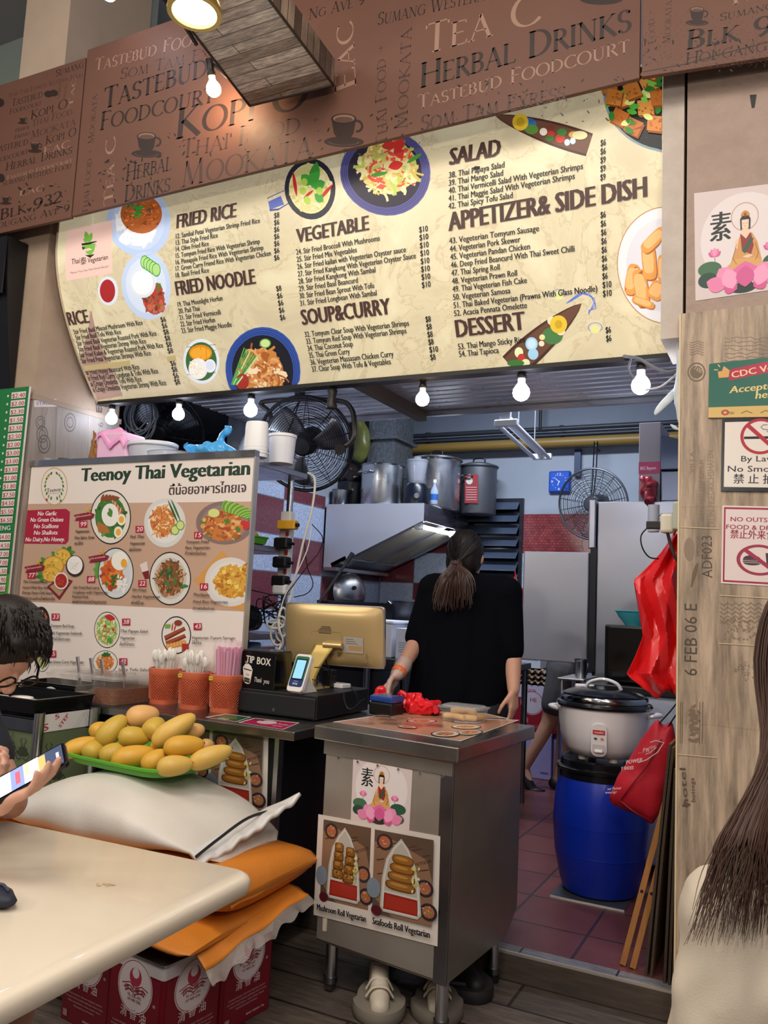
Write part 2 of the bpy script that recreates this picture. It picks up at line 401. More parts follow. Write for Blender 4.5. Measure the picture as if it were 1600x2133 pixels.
    def dish(s,cx,cy,rx,ry,rim,inner,foods,n=90,fr=.62,seed=1,kind='mix',fx=0,fy=0,outline=None,glaze=None):
        """a plate of food seen from above: rim rings, then many overlapping bits"""
        f=s.aff(cx,cy,rx,ry);R=random.Random(seed)
        if outline: s.disc(f,0,1.05,outline)
        s.disc(f,0,1,rim)
        s.disc(f,0,.82,inner)
        if glaze:
            for q in (.95,.90,.86): s.disc(f,q-.012,q+.008,glaze)
        base=foods[0]
        s.disc(f,0,fr,base,cx=fx,cy=fy,n=18)
        k0=s.k
        for i in range(n):
            rr=fr*1.02*math.sqrt(R.random());t=R.uniform(0,2*PI);x=fx+rr*cos(t);y=fy+rr*sin(t);c=foods[R.randrange(len(foods))]
            a=R.uniform(0,PI)
            if kind == 'noodle' and R.random() < .7:
                l=R.uniform(.18,.42);k=R.uniform(-.7,.7);w=R.uniform(.018,.032);pts=[]
                for j in range(6): q=j/5-.5;pts.append(f(x+cos(a+k*q*2)*l*q,y+sin(a+k*q*2)*l*q))
                o=f(0,0);e=f(1,0);s.stroke(pts,w*math.hypot(e[0]-o[0],e[1]-o[1])*2,c,layer=k0+1+(i % 6))
            else:
                l=R.uniform(.05,.14)*(1.5 if kind == 'chunk' else 1);w=l*R.uniform(.45,.9);m=R.choice((4,5,6,7));pts=[]
                for j in range(m):
                    th=2*PI*j/m;g=R.uniform(.8,1.15);X=l*g*cos(th);Y=w*g*sin(th);pts.append((x+X*cos(a)-Y*sin(a),y+X*sin(a)+Y*cos(a)))
                s.fpoly(f,pts,c,layer=k0+1+(i % 6))
        s.k=k0+7
        return f
    def leaf(s,f,x,y,l,w,a,col,layer=None):
        pts=[]
        for j in range(9): t=j/8;pts.append((t*l,w*sin(PI*t)**.8*.5))
        for j in range(7,0,-1): t=j/8;pts.append((t*l,-w*sin(PI*t)**.8*.5))
        s.fpoly(f,[(x+p[0]*cos(a)-p[1]*sin(a),y+p[0]*sin(a)+p[1]*cos(a)) for p in pts],col,layer)

# ---------------------------------------------------------------- the setting
def mat_tiles(c1,c2,cm,bw,bh,gap,axes,off=(0,0),rough=.4,stag=0.0,noise=None,bump=.3,checker=None,nstretch=(1,1,1)):
    m=bpy.data.materials.new('tiles');m.use_nodes=True;nt=m.node_tree;N=nt.nodes;L=nt.links;b=N['Principled BSDF']
    g=N.new('ShaderNodeNewGeometry');sp=N.new('ShaderNodeSeparateXYZ');L.new(g.outputs['Position'],sp.inputs[0])
    cb=N.new('ShaderNodeCombineXYZ');L.new(sp.outputs['XYZ'.index(axes[0])],cb.inputs[0]);L.new(sp.outputs['XYZ'.index(axes[1])],cb.inputs[1])
    mp=N.new('ShaderNodeMapping');mp.inputs['Location'].default_value=(-off[0],-off[1],0);L.new(cb.outputs[0],mp.inputs[0])
    br=N.new('ShaderNodeTexBrick');br.offset=stag;br.inputs['Scale'].default_value=1;br.inputs['Mortar Size'].default_value=gap;br.inputs['Mortar Smooth'].default_value=.1
    br.inputs['Brick Width'].default_value=bw;br.inputs['Row Height'].default_value=bh;br.inputs['Bias'].default_value=0
    br.inputs['Color1'].default_value=lin(c1);br.inputs['Color2'].default_value=lin(c2);br.inputs['Mortar'].default_value=lin(cm);L.new(mp.outputs[0],br.inputs[0])
    out=br.outputs['Color']
    if checker:
        ck=N.new('ShaderNodeTexChecker');ck.inputs['Scale'].default_value=1;m2=N.new('ShaderNodeMapping');m2.inputs['Scale'].default_value=(1/bw,1/bh,1);m2.inputs['Location'].default_value=(0,0,.5)
        L.new(mp.outputs[0],m2.inputs[0]);L.new(m2.outputs[0],ck.inputs[0]);ck.inputs['Color1'].default_value=lin(checker[0]);ck.inputs['Color2'].default_value=lin(checker[1])
        mx=N.new('ShaderNodeMix');mx.data_type='RGBA';L.new(br.outputs['Fac'],mx.inputs[0]);L.new(ck.outputs[0],mx.inputs[6]);mx.inputs[7].default_value=lin(cm);out=mx.outputs[2]
    if noise:
        n=N.new('ShaderNodeTexNoise');n.inputs['Scale'].default_value=noise[0];n.inputs['Detail'].default_value=6;n.inputs['Roughness'].default_value=.7
        ms=N.new('ShaderNodeMapping');ms.inputs['Scale'].default_value=nstretch;L.new(g.outputs['Position'],ms.inputs[0]);L.new(ms.outputs[0],n.inputs[0])
        cr=N.new('ShaderNodeValToRGB');cr.color_ramp.elements[0].position=.32;cr.color_ramp.elements[1].position=.68
        cr.color_ramp.elements[0].color=(1-noise[1],)*3+(1,);cr.color_ramp.elements[1].color=(1+noise[1]*.6,)*3+(1,);L.new(n.outputs[0],cr.inputs[0])
        mx=N.new('ShaderNodeMix');mx.data_type='RGBA';mx.blend_type='MULTIPLY';mx.inputs[0].default_value=1;L.new(out,mx.inputs[6]);L.new(cr.outputs[0],mx.inputs[7]);out=mx.outputs[2]
    L.new(out,b.inputs['Base Color']);b.inputs['Roughness'].default_value=rough
    bp=N.new('ShaderNodeBump');bp.inputs['Strength'].default_value=bump;bp.inputs['Distance'].default_value=.003;bp.invert=True
    L.new(br.outputs['Fac'],bp.inputs['Height']);L.new(bp.outputs[0],b.inputs['Normal'])
    return m

KF=.095   # the kitchen floor stands one low step above the hall floor
hall_floor=mat_tiles('#564c45','#6b6159','#2c2622',1.1,.19,.006,'XY',(.2,.03),.45,.37,(5,.55),.4,nstretch=(1.2,9,1))
struct(MB().box(-6.5,2.5,-3,3.08,-.05,0),'floor',hall_floor)
red_tile=mat_tiles('#70403f','#65393a','#3c2e2e',.32,.32,.006,'XY',(-.75,3.40),.32,0,(3,.22),.6)
struct(MB().box(-3.3,-.1,3.15,6.6,-.05,KF),'floor_kitchen',red_tile)
st=MB().box(-3.55,-.34,3.085,3.15,0,KF)
struct(st,'trim_1',mat_tiles('#7d7f86','#6d6a68','#2e2a28',.35,.3,.004,'XZ',(-.93,0),.4,0,(9,.5),.3,nstretch=(2,9,9)))
struct(MB().box(-3.55,-.34,3.078,3.088,KF-.006,KF+.003),'trim_2',M('#c8c0b8',.35,.6))
struct(MB().box(-3.55,-.34,3.074,3.085,0,KF-.006),'baseboard_step',M('#5c5048',.5,noise=(7,.5,'#3f3732'),stretch=(1,5,8)))

side_tiles=mat_tiles('#c3cde0','#c3cde0','#6a6f7c',.578,.262,.004,'YZ',(5.51,1.79),.22,0,(60,.35),.2,('#aab6d2','#6e3a44'))
mosaic=mat_tiles('#b04a4e','#8a3a40','#6b3236',.03,.022,.002,'XZ',(0,0),.18,.5,(40,.3),.5)
white_spark=mat_tiles('#cfd9e8','#bcc8da','#a5afbf',.02,.02,.001,'XZ',(0,0),.25,.5,(60,.4),.3)
paint=M('#a7b0bf',.6,noise=(2,.6,'#98a1b0'))
dark_paint=M('#777d88',.6,noise=(2,.6,'#636a76'))
struct(MB().box(-3.42,-3.32,4.36,6.6,KF,2.15),'wall_left',side_tiles)
struct(MB().box(-3.42,-3.32,4.36,6.6,2.15,3.5),'wall_left',M('#9299a8',.6))
struct(MB().box(-5.2,-3.42,4.9,5.0,0,3.5),'wall_recess',M('#4a4d55',.7));struct(MB().box(-5.2,-3.30,3.45,4.9,2.56,2.62),'ceiling_recess',M('#565860',.7));struct(MB().box(-5.3,-5.2,3.45,5.0,0,2.6),'wall_recess',M('#4a4d55',.7))
b=struct(MB().box(-3.4,-.1,6.5,6.6,KF,3.5),'wall_back',[paint])
for i,(z0,z1,m) in enumerate(((1.80,2.12,mosaic),(1.52,1.80,white_spark),(1.24,1.52,mosaic),(.9,1.24,white_spark))):
    struct(MB().box(-2.02,-.14,6.488,6.5,z0,z1),'trim_%d' % (i+3),m)
struct(MB().box(-3.3,-2.5,6.488,6.5,KF,2.1),'trim_7',mat_tiles('#c3cde0','#c3cde0','#6a6f7c',.45,.262,.004,'XZ',(-2.98,1.79),.22,0,(60,.3),.2,('#bcc8de','#7d3a40')))
struct(MB().box(-3.3,-.14,6.49,6.5,2.74,3.5),'trim_8',M('#7f8796',.6,noise=(1.5,.6,'#6c7484')))
struct(MB().box(-.14,-.06,3.02,6.6,KF,3.5),'wall_side',paint)
struct(MB().box(-3.42,-.06,4.42,6.6,3.5,3.55),'ceiling_kitchen',M('#a0a6b2',.7))
# ribbed metal soffit behind the sign
mb=MB();n=12
prof=[]
for i in range(n):
    y=3.44+i*.082
    prof += [(y,2.50),(y+.055,2.50),(y+.06,2.525),(y+.078,2.525)]
prof += [(4.44,2.50),(4.44,2.56),(3.44,2.56)]
mb.prism(prof,-3.30,-.16,'x')
struct(mb,'ceiling',M('#ced1da',.32,.6,rvar=.1))
mb=MB().box(-3.30,-.16,4.42,4.45,2.47,2.54)
struct(mb,'trim_9',M('#c8cbd2',.25,.8))
struct(MB().box(-2.05,-1.99,3.42,4.42,2.44,2.50),'trim_10',M('#5b4a3c',.6))

# left and right pillars that frame the stall
stone=M('#bba592',.45,noise=(3.5,.7,'#9f8b78'),bump=(30,.15))
stone_pink=M('#b09a8c',.5,noise=(14,.9,'#937d70'),bump=(60,.25))
wood_stamp=M('#b3a08b',.5,noise=(3.0,.8,'#8d7a67'),stretch=(9,9,.8))
wood_grey=M('#b0a69d',.5,noise=(3.0,.8,'#857a72'),stretch=(9,9,.8))
struct(MB().box(-4.9,-3.645,2.985,3.6,2.36,3.95),'wall_front',stone);struct(MB().box(-4.03,-3.66,2.99,3.6,3.95,5.2),'wall_front',M('#cbb6a2',.5,noise=(3,.7,'#b8a390')))
struct(MB().box(-4.9,-3.635,2.975,3.6,0,2.34),'wall_front',wood_grey)
struct(MB().box(-4.9,-3.63,2.97,3.61,2.335,2.365),'trim_11',M('#a3917f',.5))
struct(MB().box(-9,-3.7,3.62,3.7,3.95,5.2),'wall_far',M('#98a39c',.7));struct(MB().box(-9,-4.9,3.62,3.7,0,3.95),'wall_far',M('#8f938c',.7))
struct(MB().box(-3.61,2.5,4.6,4.65,3.3,5.6),'wall_upper',M('#a8a4b2',.7))
PX=-.352
struct(MB().box(PX,2.2,2.96,3.35,2.40,4.5),'wall_right',stone_pink)
cl=mat_tiles('#b39e88','#9a8470','#a99578',.163,.72,.003,'XZ',(-.3655,1.0),.5,0,(3.6,.62),.3,nstretch=(8,8,.8))
struct(MB().box(-.366,2.2,2.945,3.35,0,2.405),'wall_right',cl)
struct(MB().box(-.371,-.3655,2.943,3.35,0,2.40),'trim_12',M('#d8c39c',.45))
struct(MB().box(-.4385,PX-.012,2.975,3.3,2.33,3.6),'trim_13',M('#cfc4ba',.5,noise=(14,.9,'#a99a8e')))
struct(MB().box(PX-.012,PX,3.02,3.2,2.40,3.6),'trim_14',M('#15100e',.8))
# the hall ceiling far above
struct(MB().box(-9,3,-3.5,4.65,5.2,5.3),'ceiling_hall',M('#8b8a88',.8))
struct(MB().box(-9,3,-3.6,-3.5,0,5.2),'wall_hall',M('#a89f95',.8))

# ---------------------------------------------------------------- printed fascia boards over the sign
BY=2.85
brown=M('#735041',.55,noise=(1.2,.7,'#623f33'))
DK,LT,MD='#2c1b16','#9a7866','#472c23'
def fascia(x0,x1,z0l,z0r,z1l,z1r,label,writer):
    t=thing('fascia_board',label,'sign',((x0+x1)/2,BY,min(z0l,z0r)),0)
    b=MB();b.hexa([(x0,BY,z0l),(x1,BY,z0r),(x1,BY,z1r),(x0,BY,z1l)],[(x0,BY+.02,z0l),(x1,BY+.02,z0r),(x1,BY+.02,z1r),(x0,BY+.02,z1l)])
    b.build('board',brown,t,0,bevel=.002)
    p=Panel((x0,BY-.00006,0),(1,0,0),(0,0,1),4e-6);p.mic=2.5e-7;writer(p);p.build('lettering',PRINT,t)
    return p
def cup(p,x,y,s,col=DK):
    f=p.aff(x,y,s,s)
    p.disc(f,0,1,col,cx=0,cy=-.72,ry=.26,n=24);p.fpoly(f,[(-.62,.42),(.62,.42),(.5,-.3),(.25,-.66),(-.25,-.66),(-.5,-.3)],col)
    p.disc(f,0,.64,col,cx=0,cy=.42,ry=.4,n=24);p.disc(f,0,.54,'#8b6a5a',cx=0,cy=.43,ry=.36,n=24);p.disc(f,0,.46,'#5a4034',cx=0,cy=.38,ry=.3,n=24)
    p.disc(f,.2,.32,col,-100,120,16,cx=.66,cy=.05)
    p.disc(f,.72,.76,'#7d5849',180,360,20,cx=0,cy=-.72,ry=.22)
def specks(p,pts,R):
    p.k += 1
    for i in range(pts[4]):
        x=R.uniform(pts[0],pts[2]);y=R.uniform(pts[1],pts[3]);a=R.uniform(0,PI);l=R.uniform(2,6);q=[]
        for j in range(6):
            t=2*PI*j/6;q.append((x+cos(a)*l*cos(t)-sin(a)*l*.35*sin(t),y+sin(a)*l*cos(t)+cos(a)*l*.35*sin(t)))
        p.poly(q,'#1c120f',layer=p.k)
def main_fascia(p):
    T=lambda s,a,b,h,c,wt=1.0: p.text(s,a,b,h,c,serif=True,wt=wt)
    T('Tastebud Foodcourt',(196,150),(520,62),27,LT);T('Som Tam Exress',(250,166),(500,105),22,MD)
    T('Tastebud',(214,228),(432,158),43,DK,1.3);T('Foodcourt',(208,272),(446,212),37,DK,1.2)
    T('Kopi O',(366,291),(640,222),62,DK,1.25)
    T('Thai Food',(376,331),(624,276),38,MD);T('+',(648,262),(664,259),24,MD)
    T('Mookata',(376,391),(652,328),52,MD);T('Herbal',(262,378),(357,354),34,DK,1.2);T('Drinks',(259,421),(354,398),34,DK,1.2)
    T('Tea C',(236,423),(241,282),26,LT);T('Thai Food + Mookata',(182,445),(203,195),15,MD)
    cup(p,305,297,32);cup(p,716,265,42)
    T('Sumang Western',(786,53),(1010,0),26,DK);T('Ng Ave 9',(642,42),(760,8),22,DK);T('Eac',(742,178),(735,40),46,LT)
    T('Tea C',(884,114),(1128,46),62,LT,1.0);T('Herbal Drinks',(876,184),(1316,64),52,DK,1.35)
    T('Tastebud Foodcourt',(870,228),(1312,108),30,LT);T('Som Tam Exress',(876,273),(1178,206),32,MD,1.3)
    T('Thai Food +',(806,300),(803,90),24,MD);T('Mookata',(848,268),(858,55),28,MD)
    p.disc(p.aff(1252,-2,46,12),0,1,DK)
    R=random.Random(3);specks(p,(180,330,330,440,46),R);specks(p,(330,270,760,330,34),R);specks(p,(870,150,1330,260,40),R);specks(p,(760,230,900,320,12),R)
fp=fascia(-3.325,-.503,3.243,3.266,4.16,4.16,'large brown fascia board lettered TASTEBUD FOODCOURT, KOPI O and HERBAL DRINKS above the lit menu',main_fascia)
def left_fascia(p):
    T=lambda s,a,b,h,c,wt=1.0: p.text(s,a,b,h,c,serif=True,wt=wt)
    T('Sumang',(116,160),(174,140),14,DK);T('Som Tam Express Western Food',(18,203),(172,160),9,MD)
    T('Tastebud',(24,222),(88,203),15,DK);T('Foodcourt',(20,238),(86,219),10,DK)
    T('Kopi O',(64,249),(140,224),18,DK);T('Thai Food',(66,264),(150,238),13,MD);T('Mookata',(64,289),(158,260),15,MD)
    T('Herbal',(32,276),(62,267),8,DK);T('Drinks',(30,290),(62,280),8,DK)
    T('Tac',(152,222),(158,160),12,LT);T('Herbal',(124,204),(128,172),6,MD);T('Drinks',(136,206),(140,172),6,MD)
    T('Tastebud',(-14,319),(58,301),14,DK);T('Foodcourt',(-16,342),(58,320),11,DK);T('Kopi O',(95,301),(158,282),17,DK)
    T('Eac',(90,324),(146,306),18,LT);T('Herbal Drinks',(12,356),(150,319),16,DK)
    T('Tastebud Foodcourt',(12,376),(150,338),9,LT);T('Sumang Western Food',(4,388),(148,350),12,DK)
    T('Eac',(40,410),(92,396),14,LT);T('Blk 932',(0,459),(128,420),22,DK,1.2);T('Hougang Ave 9',(-22,480),(144,440),14,DK)
    cup(p,47,249,10);cup(p,73,304,15);cup(p,12,415,12)
    p.disc(p.aff(101,196,9,7),0,1,DK);p.disc(p.aff(112,194,9,7),0,1,DK);p.disc(p.aff(0,214,9,9),0,1,DK);p.disc(p.aff(2,371,8,9),0,1,DK)
    specks(p,(40,380,148,440,22),random.Random(5))
fascia(-4.3,-3.335,3.244,3.238,4.14,4.12,'left brown fascia board lettered BLK 932 with small coffee cups, over the left pillar',left_fascia)
def right_fascia(p):
    T=lambda s,a,b,h,c,wt=1.0: p.text(s,a,b,h,c,serif=True,wt=wt)
    T('Blk 932',(1430,104),(1690,58),40,DK,1.3);T('Hougang Ave 9',(1428,135),(1720,84),24,DK);T('Sumang Ave',(1500,44),(1680,2),16,DK)
    T('Tac',(1512,14),(1640,-20),26,LT);T('Food +',(1366,88),(1362,20),14,MD);T('Mookata',(1396,88),(1400,0),14,MD)
    cup(p,1452,30,24)
    R=random.Random(9);specks(p,(1340,80,1600,150,40),R)
    for i in range(700):
        x=1338+262*R.random();y=140-abs(R.gauss(0,50));q=p.uv(x,y);r=R.uniform(.0007,.002);p.put([(q[0]-r,q[1]),(q[0],q[1]-r),(q[0]+r,q[1]),(q[0],q[1]+r)],[(0,1,2,3)],'#3a251d',p.k)
    p.k += 1;p.stroke([(1340,150),(1430,133),(1520,108),(1600,88)],.003,'#241713',True)
fascia(-.495,1.2,3.268,3.12,4.16,4.16,'right brown fascia board lettered BLK, soot stained, over the right pillar',right_fascia)

# ---------------------------------------------------------------- plank clad canopy box hanging at the top
SZ=3.52
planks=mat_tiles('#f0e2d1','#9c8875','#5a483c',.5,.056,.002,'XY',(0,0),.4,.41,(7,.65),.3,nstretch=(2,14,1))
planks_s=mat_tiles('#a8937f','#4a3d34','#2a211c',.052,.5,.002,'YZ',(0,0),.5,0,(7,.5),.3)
a=aZ(520,220,SZ);b_=aZ(695,177,SZ);c_=aZ(350,0,SZ);d_=aZ(561,0,SZ)
ext=lambda p,q,k: q+(q-p)*k
c2=ext(a,c_,.9);d2=ext(b_,d_,.9)
t=thing('canopy_box','plank clad box canopy hanging at the top before the main fascia','canopy',(a.x,a.y,SZ))
up_=V((0,0,.115))
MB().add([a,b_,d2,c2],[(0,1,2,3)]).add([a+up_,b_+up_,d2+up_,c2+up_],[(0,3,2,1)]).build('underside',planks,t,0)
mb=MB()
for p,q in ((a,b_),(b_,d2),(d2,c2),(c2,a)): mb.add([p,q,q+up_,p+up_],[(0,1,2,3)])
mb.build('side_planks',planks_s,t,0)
mb=MB()
for p,q in ((a,b_),(b_,d2),(a,c2)): mb.tube([p,q],.006,6)
mb.build('edge_trim',M('#3a2d25',.5),t)
mb=MB();mb.tube([c2+V((-.012,0,.0)),a+V((-.012,0,0))+(c2-a)*.42,a+(c2-a)*.34+V((-.02,0,-.004))],.008,8)
mb.build('cable',M('#171412',.5),t)

def bulb_mesh(mb,r,n=22,base=0): return [(r*.40,r*1.3),(r*.44,r*1.12),(r*.66,r*.82),(r*.92,r*.42),(r,0),(r*.93,-r*.4),(r*.7,-r*.72),(r*.38,-r*.92),(.0005,-r)]
SOCK=M('#1a1715',.45);
def lamp(loc,r,col,power,label,cap='#e8e8e4',lit=True,group=None,sock=.07,soc_mat=None,tilt=None):
    t=thing('light_bulb' if lit else 'lamp_socket',label,'light bulb' if lit else 'lamp socket',V(loc)-V((0,0,r)),0,group)
    R=tilt or Matrix.Identity(3);L=V(loc)
    if lit:
        mb=MB().lathe(bulb_mesh(None,r),L,24,R=R);mb.build('glass',M(col,.4,emit=power),t)
        MB().lathe([(r*.42,r*1.1),(r*.46,r*1.5),(r*.46,r*2.0),(.001,r*2.0)],L,20,R=R).build('collar',M(cap,.5),t)
    mb=MB().lathe([(r*.50,r*1.7),(r*.56,r*1.8),(r*.56,r*2.1),(r*.46,r*2.25),(r*.42,r*2.25+sock*.7),(r*.55,r*2.25+sock),(.001,r*2.25+sock)] if lit else [(.001,.0),(.026,.0),(.028,.012),(.022,.03),(.019,.06),(.025,.085),(.02,.10),(.001,.10)],L,20,R=R)
    mb.build('socket',soc_mat or SOCK,t)
    return t
lamp(aY(445,186,2.70),.033,'#ffd2a0',130,'warm bulb glowing at the corner of the plank canopy, before KOPI O',sock=.05,tilt=Matrix.Rotation(.35,3,'X'))
p=aY(445,186,2.70);t=list(COL.objects)[-1].parent;MB().tube([p+V((0,-.03,.11)),a+(c2-a)*.03+V((.0,0,.03))],.007,6).build('arm',SOCK,t)
p=aY(228,-12,2.6);t=lamp(p,.032,'#e6eeff',45,'white bulb cut by the top of the picture, left of the canopy',sock=.05)
MB().tube([p+V((0,0,.12)),(p.x,p.y,5.2)],.004,6).build('cord',SOCK,t)
# round lamp sunk in the canopy underside
p=(c_+d_)/2+(a-c_)*(-.04)+V((-.09,0,0));p.z=SZ-.002
t=thing('downlight','round yellow rimmed lamp under the plank canopy at the top of the picture','lamp',(p.x,p.y,p.z-.047))
MB().lathe([(.085,.0),(.10,-.03),(.10,-.045),(.082,-.045),(.08,-.02)],p,32).build('rim',M('#c9a84e',.35,.3),t)
MB().lathe([(.0005,-.035),(.05,-.04),(.08,-.03)],p,32).build('diffuser',M('#fff1d0',.4,emit=14),t)

# ---------------------------------------------------------------- the curved lit menu
class Curved(Panel):
    curved=True
    def __init__(s,X0,X1,Y0,zt,zbl,zbr,dl,dr):
        s.X0,s.X1,s.Y0,s.zt,s.zbl,s.zbr,s.dl,s.dr=X0,X1,Y0,zt,zbl,zbr,dl,dr
        s.mb=MB();s.k=1;s.clip=(0.002,X1-X0-.002,.002,.999);s.lay=.0001
    def P(s,u,v,h):
        q=u/(s.X1-s.X0);zb=s.zbl+(s.zbr-s.zbl)*q;D=s.dl+(s.dr-s.dl)*q;z=zb+(s.zt-zb)*v
        t=max(0,(3.2-z)/.81);Y=s.Y0+D*t**1.75;sl=D*1.75*t**.75/.81
        nl=math.hypot(1,sl);return V((s.X0+u,Y-h/nl,z-h*sl/nl))
    def uv(s,px,py):
        Y=s.Y0
        for _ in range(25):
            p=aY(px,py,Y);q=(p.x-s.X0)/(s.X1-s.X0);zb=s.zbl+(s.zbr-s.zbl)*q;D=s.dl+(s.dr-s.dl)*q
            Y=.5*Y+.5*(s.Y0+D*max(0,(3.2-p.z)/.81)**1.75)
        p=aY(px,py,Y);q=(p.x-s.X0)/(s.X1-s.X0);zb=s.zbl+(s.zbr-s.zbl)*q
        return p.x-s.X0,(p.z-zb)/(s.zt-zb)
    # v is a fraction of the height here, so lengths are measured through a metric copy
    H=1.02
class CurvedM(Curved):
    def P(s,u,v,h): return Curved.P(s,u,v/s.H,h)
    def uv(s,px,py): a=Curved.uv(s,px,py);return a[0],a[1]*s.H
XL,XR=-3.59,-.4425
cm=CurvedM(XL,XR,3.0,3.42,2.412,2.342,.40,.185);cm.clip=(.003,XR-XL-.003,.004,1.01)
t=thing('menu_lightbox','long curved backlit menu sign with dish photos and price lists under the brown fascia','menu sign',((XL+XR)/2,3.2,2.35))
def stone_lit():
    m=bpy.data.materials.new('menu_stone');m.use_nodes=True;nt=m.node_tree;N=nt.nodes;L=nt.links;b=N['Principled BSDF']
    g=N.new('ShaderNodeNewGeometry');n=N.new('ShaderNodeTexNoise');n.inputs['Scale'].default_value=2.2;n.inputs['Detail'].default_value=9;n.inputs['Roughness'].default_value=.62;n.inputs['Distortion'].default_value=1.6
    L.new(g.outputs['Position'],n.inputs[0]);cr=N.new('ShaderNodeValToRGB');e=cr.color_ramp.elements
    e[0].position=.35;e[1].position=.66;e[0].color=lin('#cdc0a0');e[1].color=lin('#e3dab8');k=e.new(.52);k.color=lin('#d8ccaa');k=e.new(.505);k.color=lin('#c6b794');k=e.new(.49);k.color=lin('#d8ccaa')
    L.new(n.outputs[0],cr.inputs[0]);L.new(cr.outputs[0],b.inputs['Base Color']);L.new(cr.outputs[0],b.inputs['Emission Color']);b.inputs['Emission Strength'].default_value=.42;b.inputs['Roughness'].default_value=.4
    return m
MB().grid(lambda u,v: cm.P(u*(XR-XL),v*cm.H,0),24,24).build('face',stone_lit(),t,60)
mb=MB();N_=16
for X,side in ((XL,0),(XR,1)):
    q=[cm.P(side*(XR-XL),v/N_*cm.H,.004) for v in range(N_+1)]
    e=[(XL-.012,XL) if side == 0 else (XR,XR+.006)][0]
    poly=[(p.y,p.z) for p in q]+[(p.y+.10 if i else p.y+.06,p.z+(.0 if i else .05)) for i,p in reversed(list(enumerate(q)))]
    MB().prism(poly,e[0],e[1],'x').build('end_cap',M('#d8c8b0',.5),t,0)
mb=MB();l0=cm.P(0,0,.004);r0_=cm.P(XR-XL,0,.004)
mb.hexa([l0+V((0,-.004,-.012)),r0_+V((0,-.004,-.012)),r0_+V((0,.06,-.012)),l0+V((0,.06,-.012))],[l0+V((0,-.004,.006)),r0_+V((0,-.004,.006)),r0_+V((0,.06,.03)),l0+V((0,.06,.03))])
mb.build('bottom_rail',M('#171312',.45),t,0)
mb=MB().grid(lambda u,v: cm.P(u*(XR-XL),v*cm.H,0)+V((0,.09,.03)),4,10);mb.build('back_panel',M('#8a8178',.6),t,60)

HB,BK='#4a3430','#1d1a1a'
def rows(p,lines,a0,b0,a1,b1,ends,prices,pa,pb,h,ph=None,skip=()):
    n=len(lines)
    for i,s in enumerate(lines):
        k=i/max(1,n-1);x0=a0[0]+(a1[0]-a0[0])*k;y0=a0[1]+(a1[1]-a0[1])*k
        s0=(b0[1]-a0[1])/(b0[0]-a0[0]);s1=(b1[1]-a1[1])/(b1[0]-a1[0]);sl=s0+(s1-s0)*k
        if i not in skip: p.text(s,(x0,y0),(ends[i],y0+(ends[i]-x0)*sl),h,BK,.032,layer=30)
        x=pa[0]+(pb[0]-pa[0])*k;y=pa[1]+(pb[1]-pa[1])*k;w=10.5 if len(prices[i]) < 3 else 18
        if i not in skip: p.text(prices[i],(x,y),(x+w,y+w*sl),h+1,BK,.035,layer=30)
def header(p,s,a,b,h): p.text(s,a,b,h,HB,.065,layer=30)
c3=lambda L: [100+x/2.963 for x in L];c4=lambda L: [540+x/3.478 for x in L];c5=lambda L: [900+x/2.909 for x in L]
# lettering of the menu, column by column
# brown temple print in the corner and other flat art first
for q in ([(188,648),(191,648),(200,690),(184,692)],[(184,690),(201,690),(216,735),(170,742)],[(150,742),(216,732),(238,780),(160,790)],[(160,789),(238,779),(256,824),(177,838)]): cm.poly(q,'#b19184',layer=2)
header(cm,'RICE',(145.5,677.7),(187,672),26)
rows(cm,['1.  Stir Fried Basil Minced Mushroom With Rice','2.  Stir Fried Basil Tofu With Rice','3.  Stir Friend Basil Vegeterian Roasted Pork With Rice','4.  Stir Fried Basil Vegeterian Shrimp With Rice','5.  Stir Fried Kailan & Vegeterian Roasted Pork With Rice','6.  Stir Fried Petai Vegeterian Shrimps With Rice','','8.  Stir Fried Honey Beancurd With Rice','9.  Stir Fried Red Curry Longbean & Tofu With Rice','10. Thai Crispy Omelette Tofu With Rice','11. Thai Crispy Omelette Vegeterian Shrimp With Rice'],
     (147.2,697.2),(298.4,676.3),(177.6,818.7),(348,801.9),c3([588,455,673,610,715,640,510,568,685,583,735]),['$6','$6','$8','$8','$8','$8','$8','$6','$8','$6','$8'],(336.5,671),(366.5,801),9,skip=(6,))
for q in ([(161,764),(272,750),(272,761),(164,774)],[(348,742),(366,739),(368,749),(350,753)]): cm.poly(q,'#bfae7c',layer=32)
header(cm,'FRIED RICE',(369.3,476.2),(491.5,452.6),28)
rows(cm,['12. Sambal Petai Vegeterian Shrimp Fried Rice','13. Thai Style Fried Rice','14. Olive Fried Rice','15. Tomyum Fried Rice With Vegeterian Shrimp','16. Pineapple Fried Rice With Vegeterian Shrimp','17. Green Curry Friend Rice With Vegeterian Chicken','18. Basil Fried Rice'],
     (367.3,497.4),(542,464.4),(367.3,578.4),(436.5,567.3),c3([1310,1050,995,1310,1332,1378,997]),['$8']+['$6']*6,(571.8,455),(572.5,542.7),10)
header(cm,'FRIED NOODLE',(370,615.6),(533,591),29)
rows(cm,['19. Thai Moonlight Horfun','20. Pad Thai','21. Stir Fried Vermicelli','22. Stir Fried Horfun','23. Stir Fried Maggie Noodle'],(371.7,639.2),(464.5,625.7),(380,693.9),(484,680.4),c3([1080,940,1070,1035,1138]),['$8','$6','$6','$6','$6'],(576.9,606.8),(585,666.9),10)
header(cm,'VEGETABLE',(620,506.3),(768.6,479.3),29)
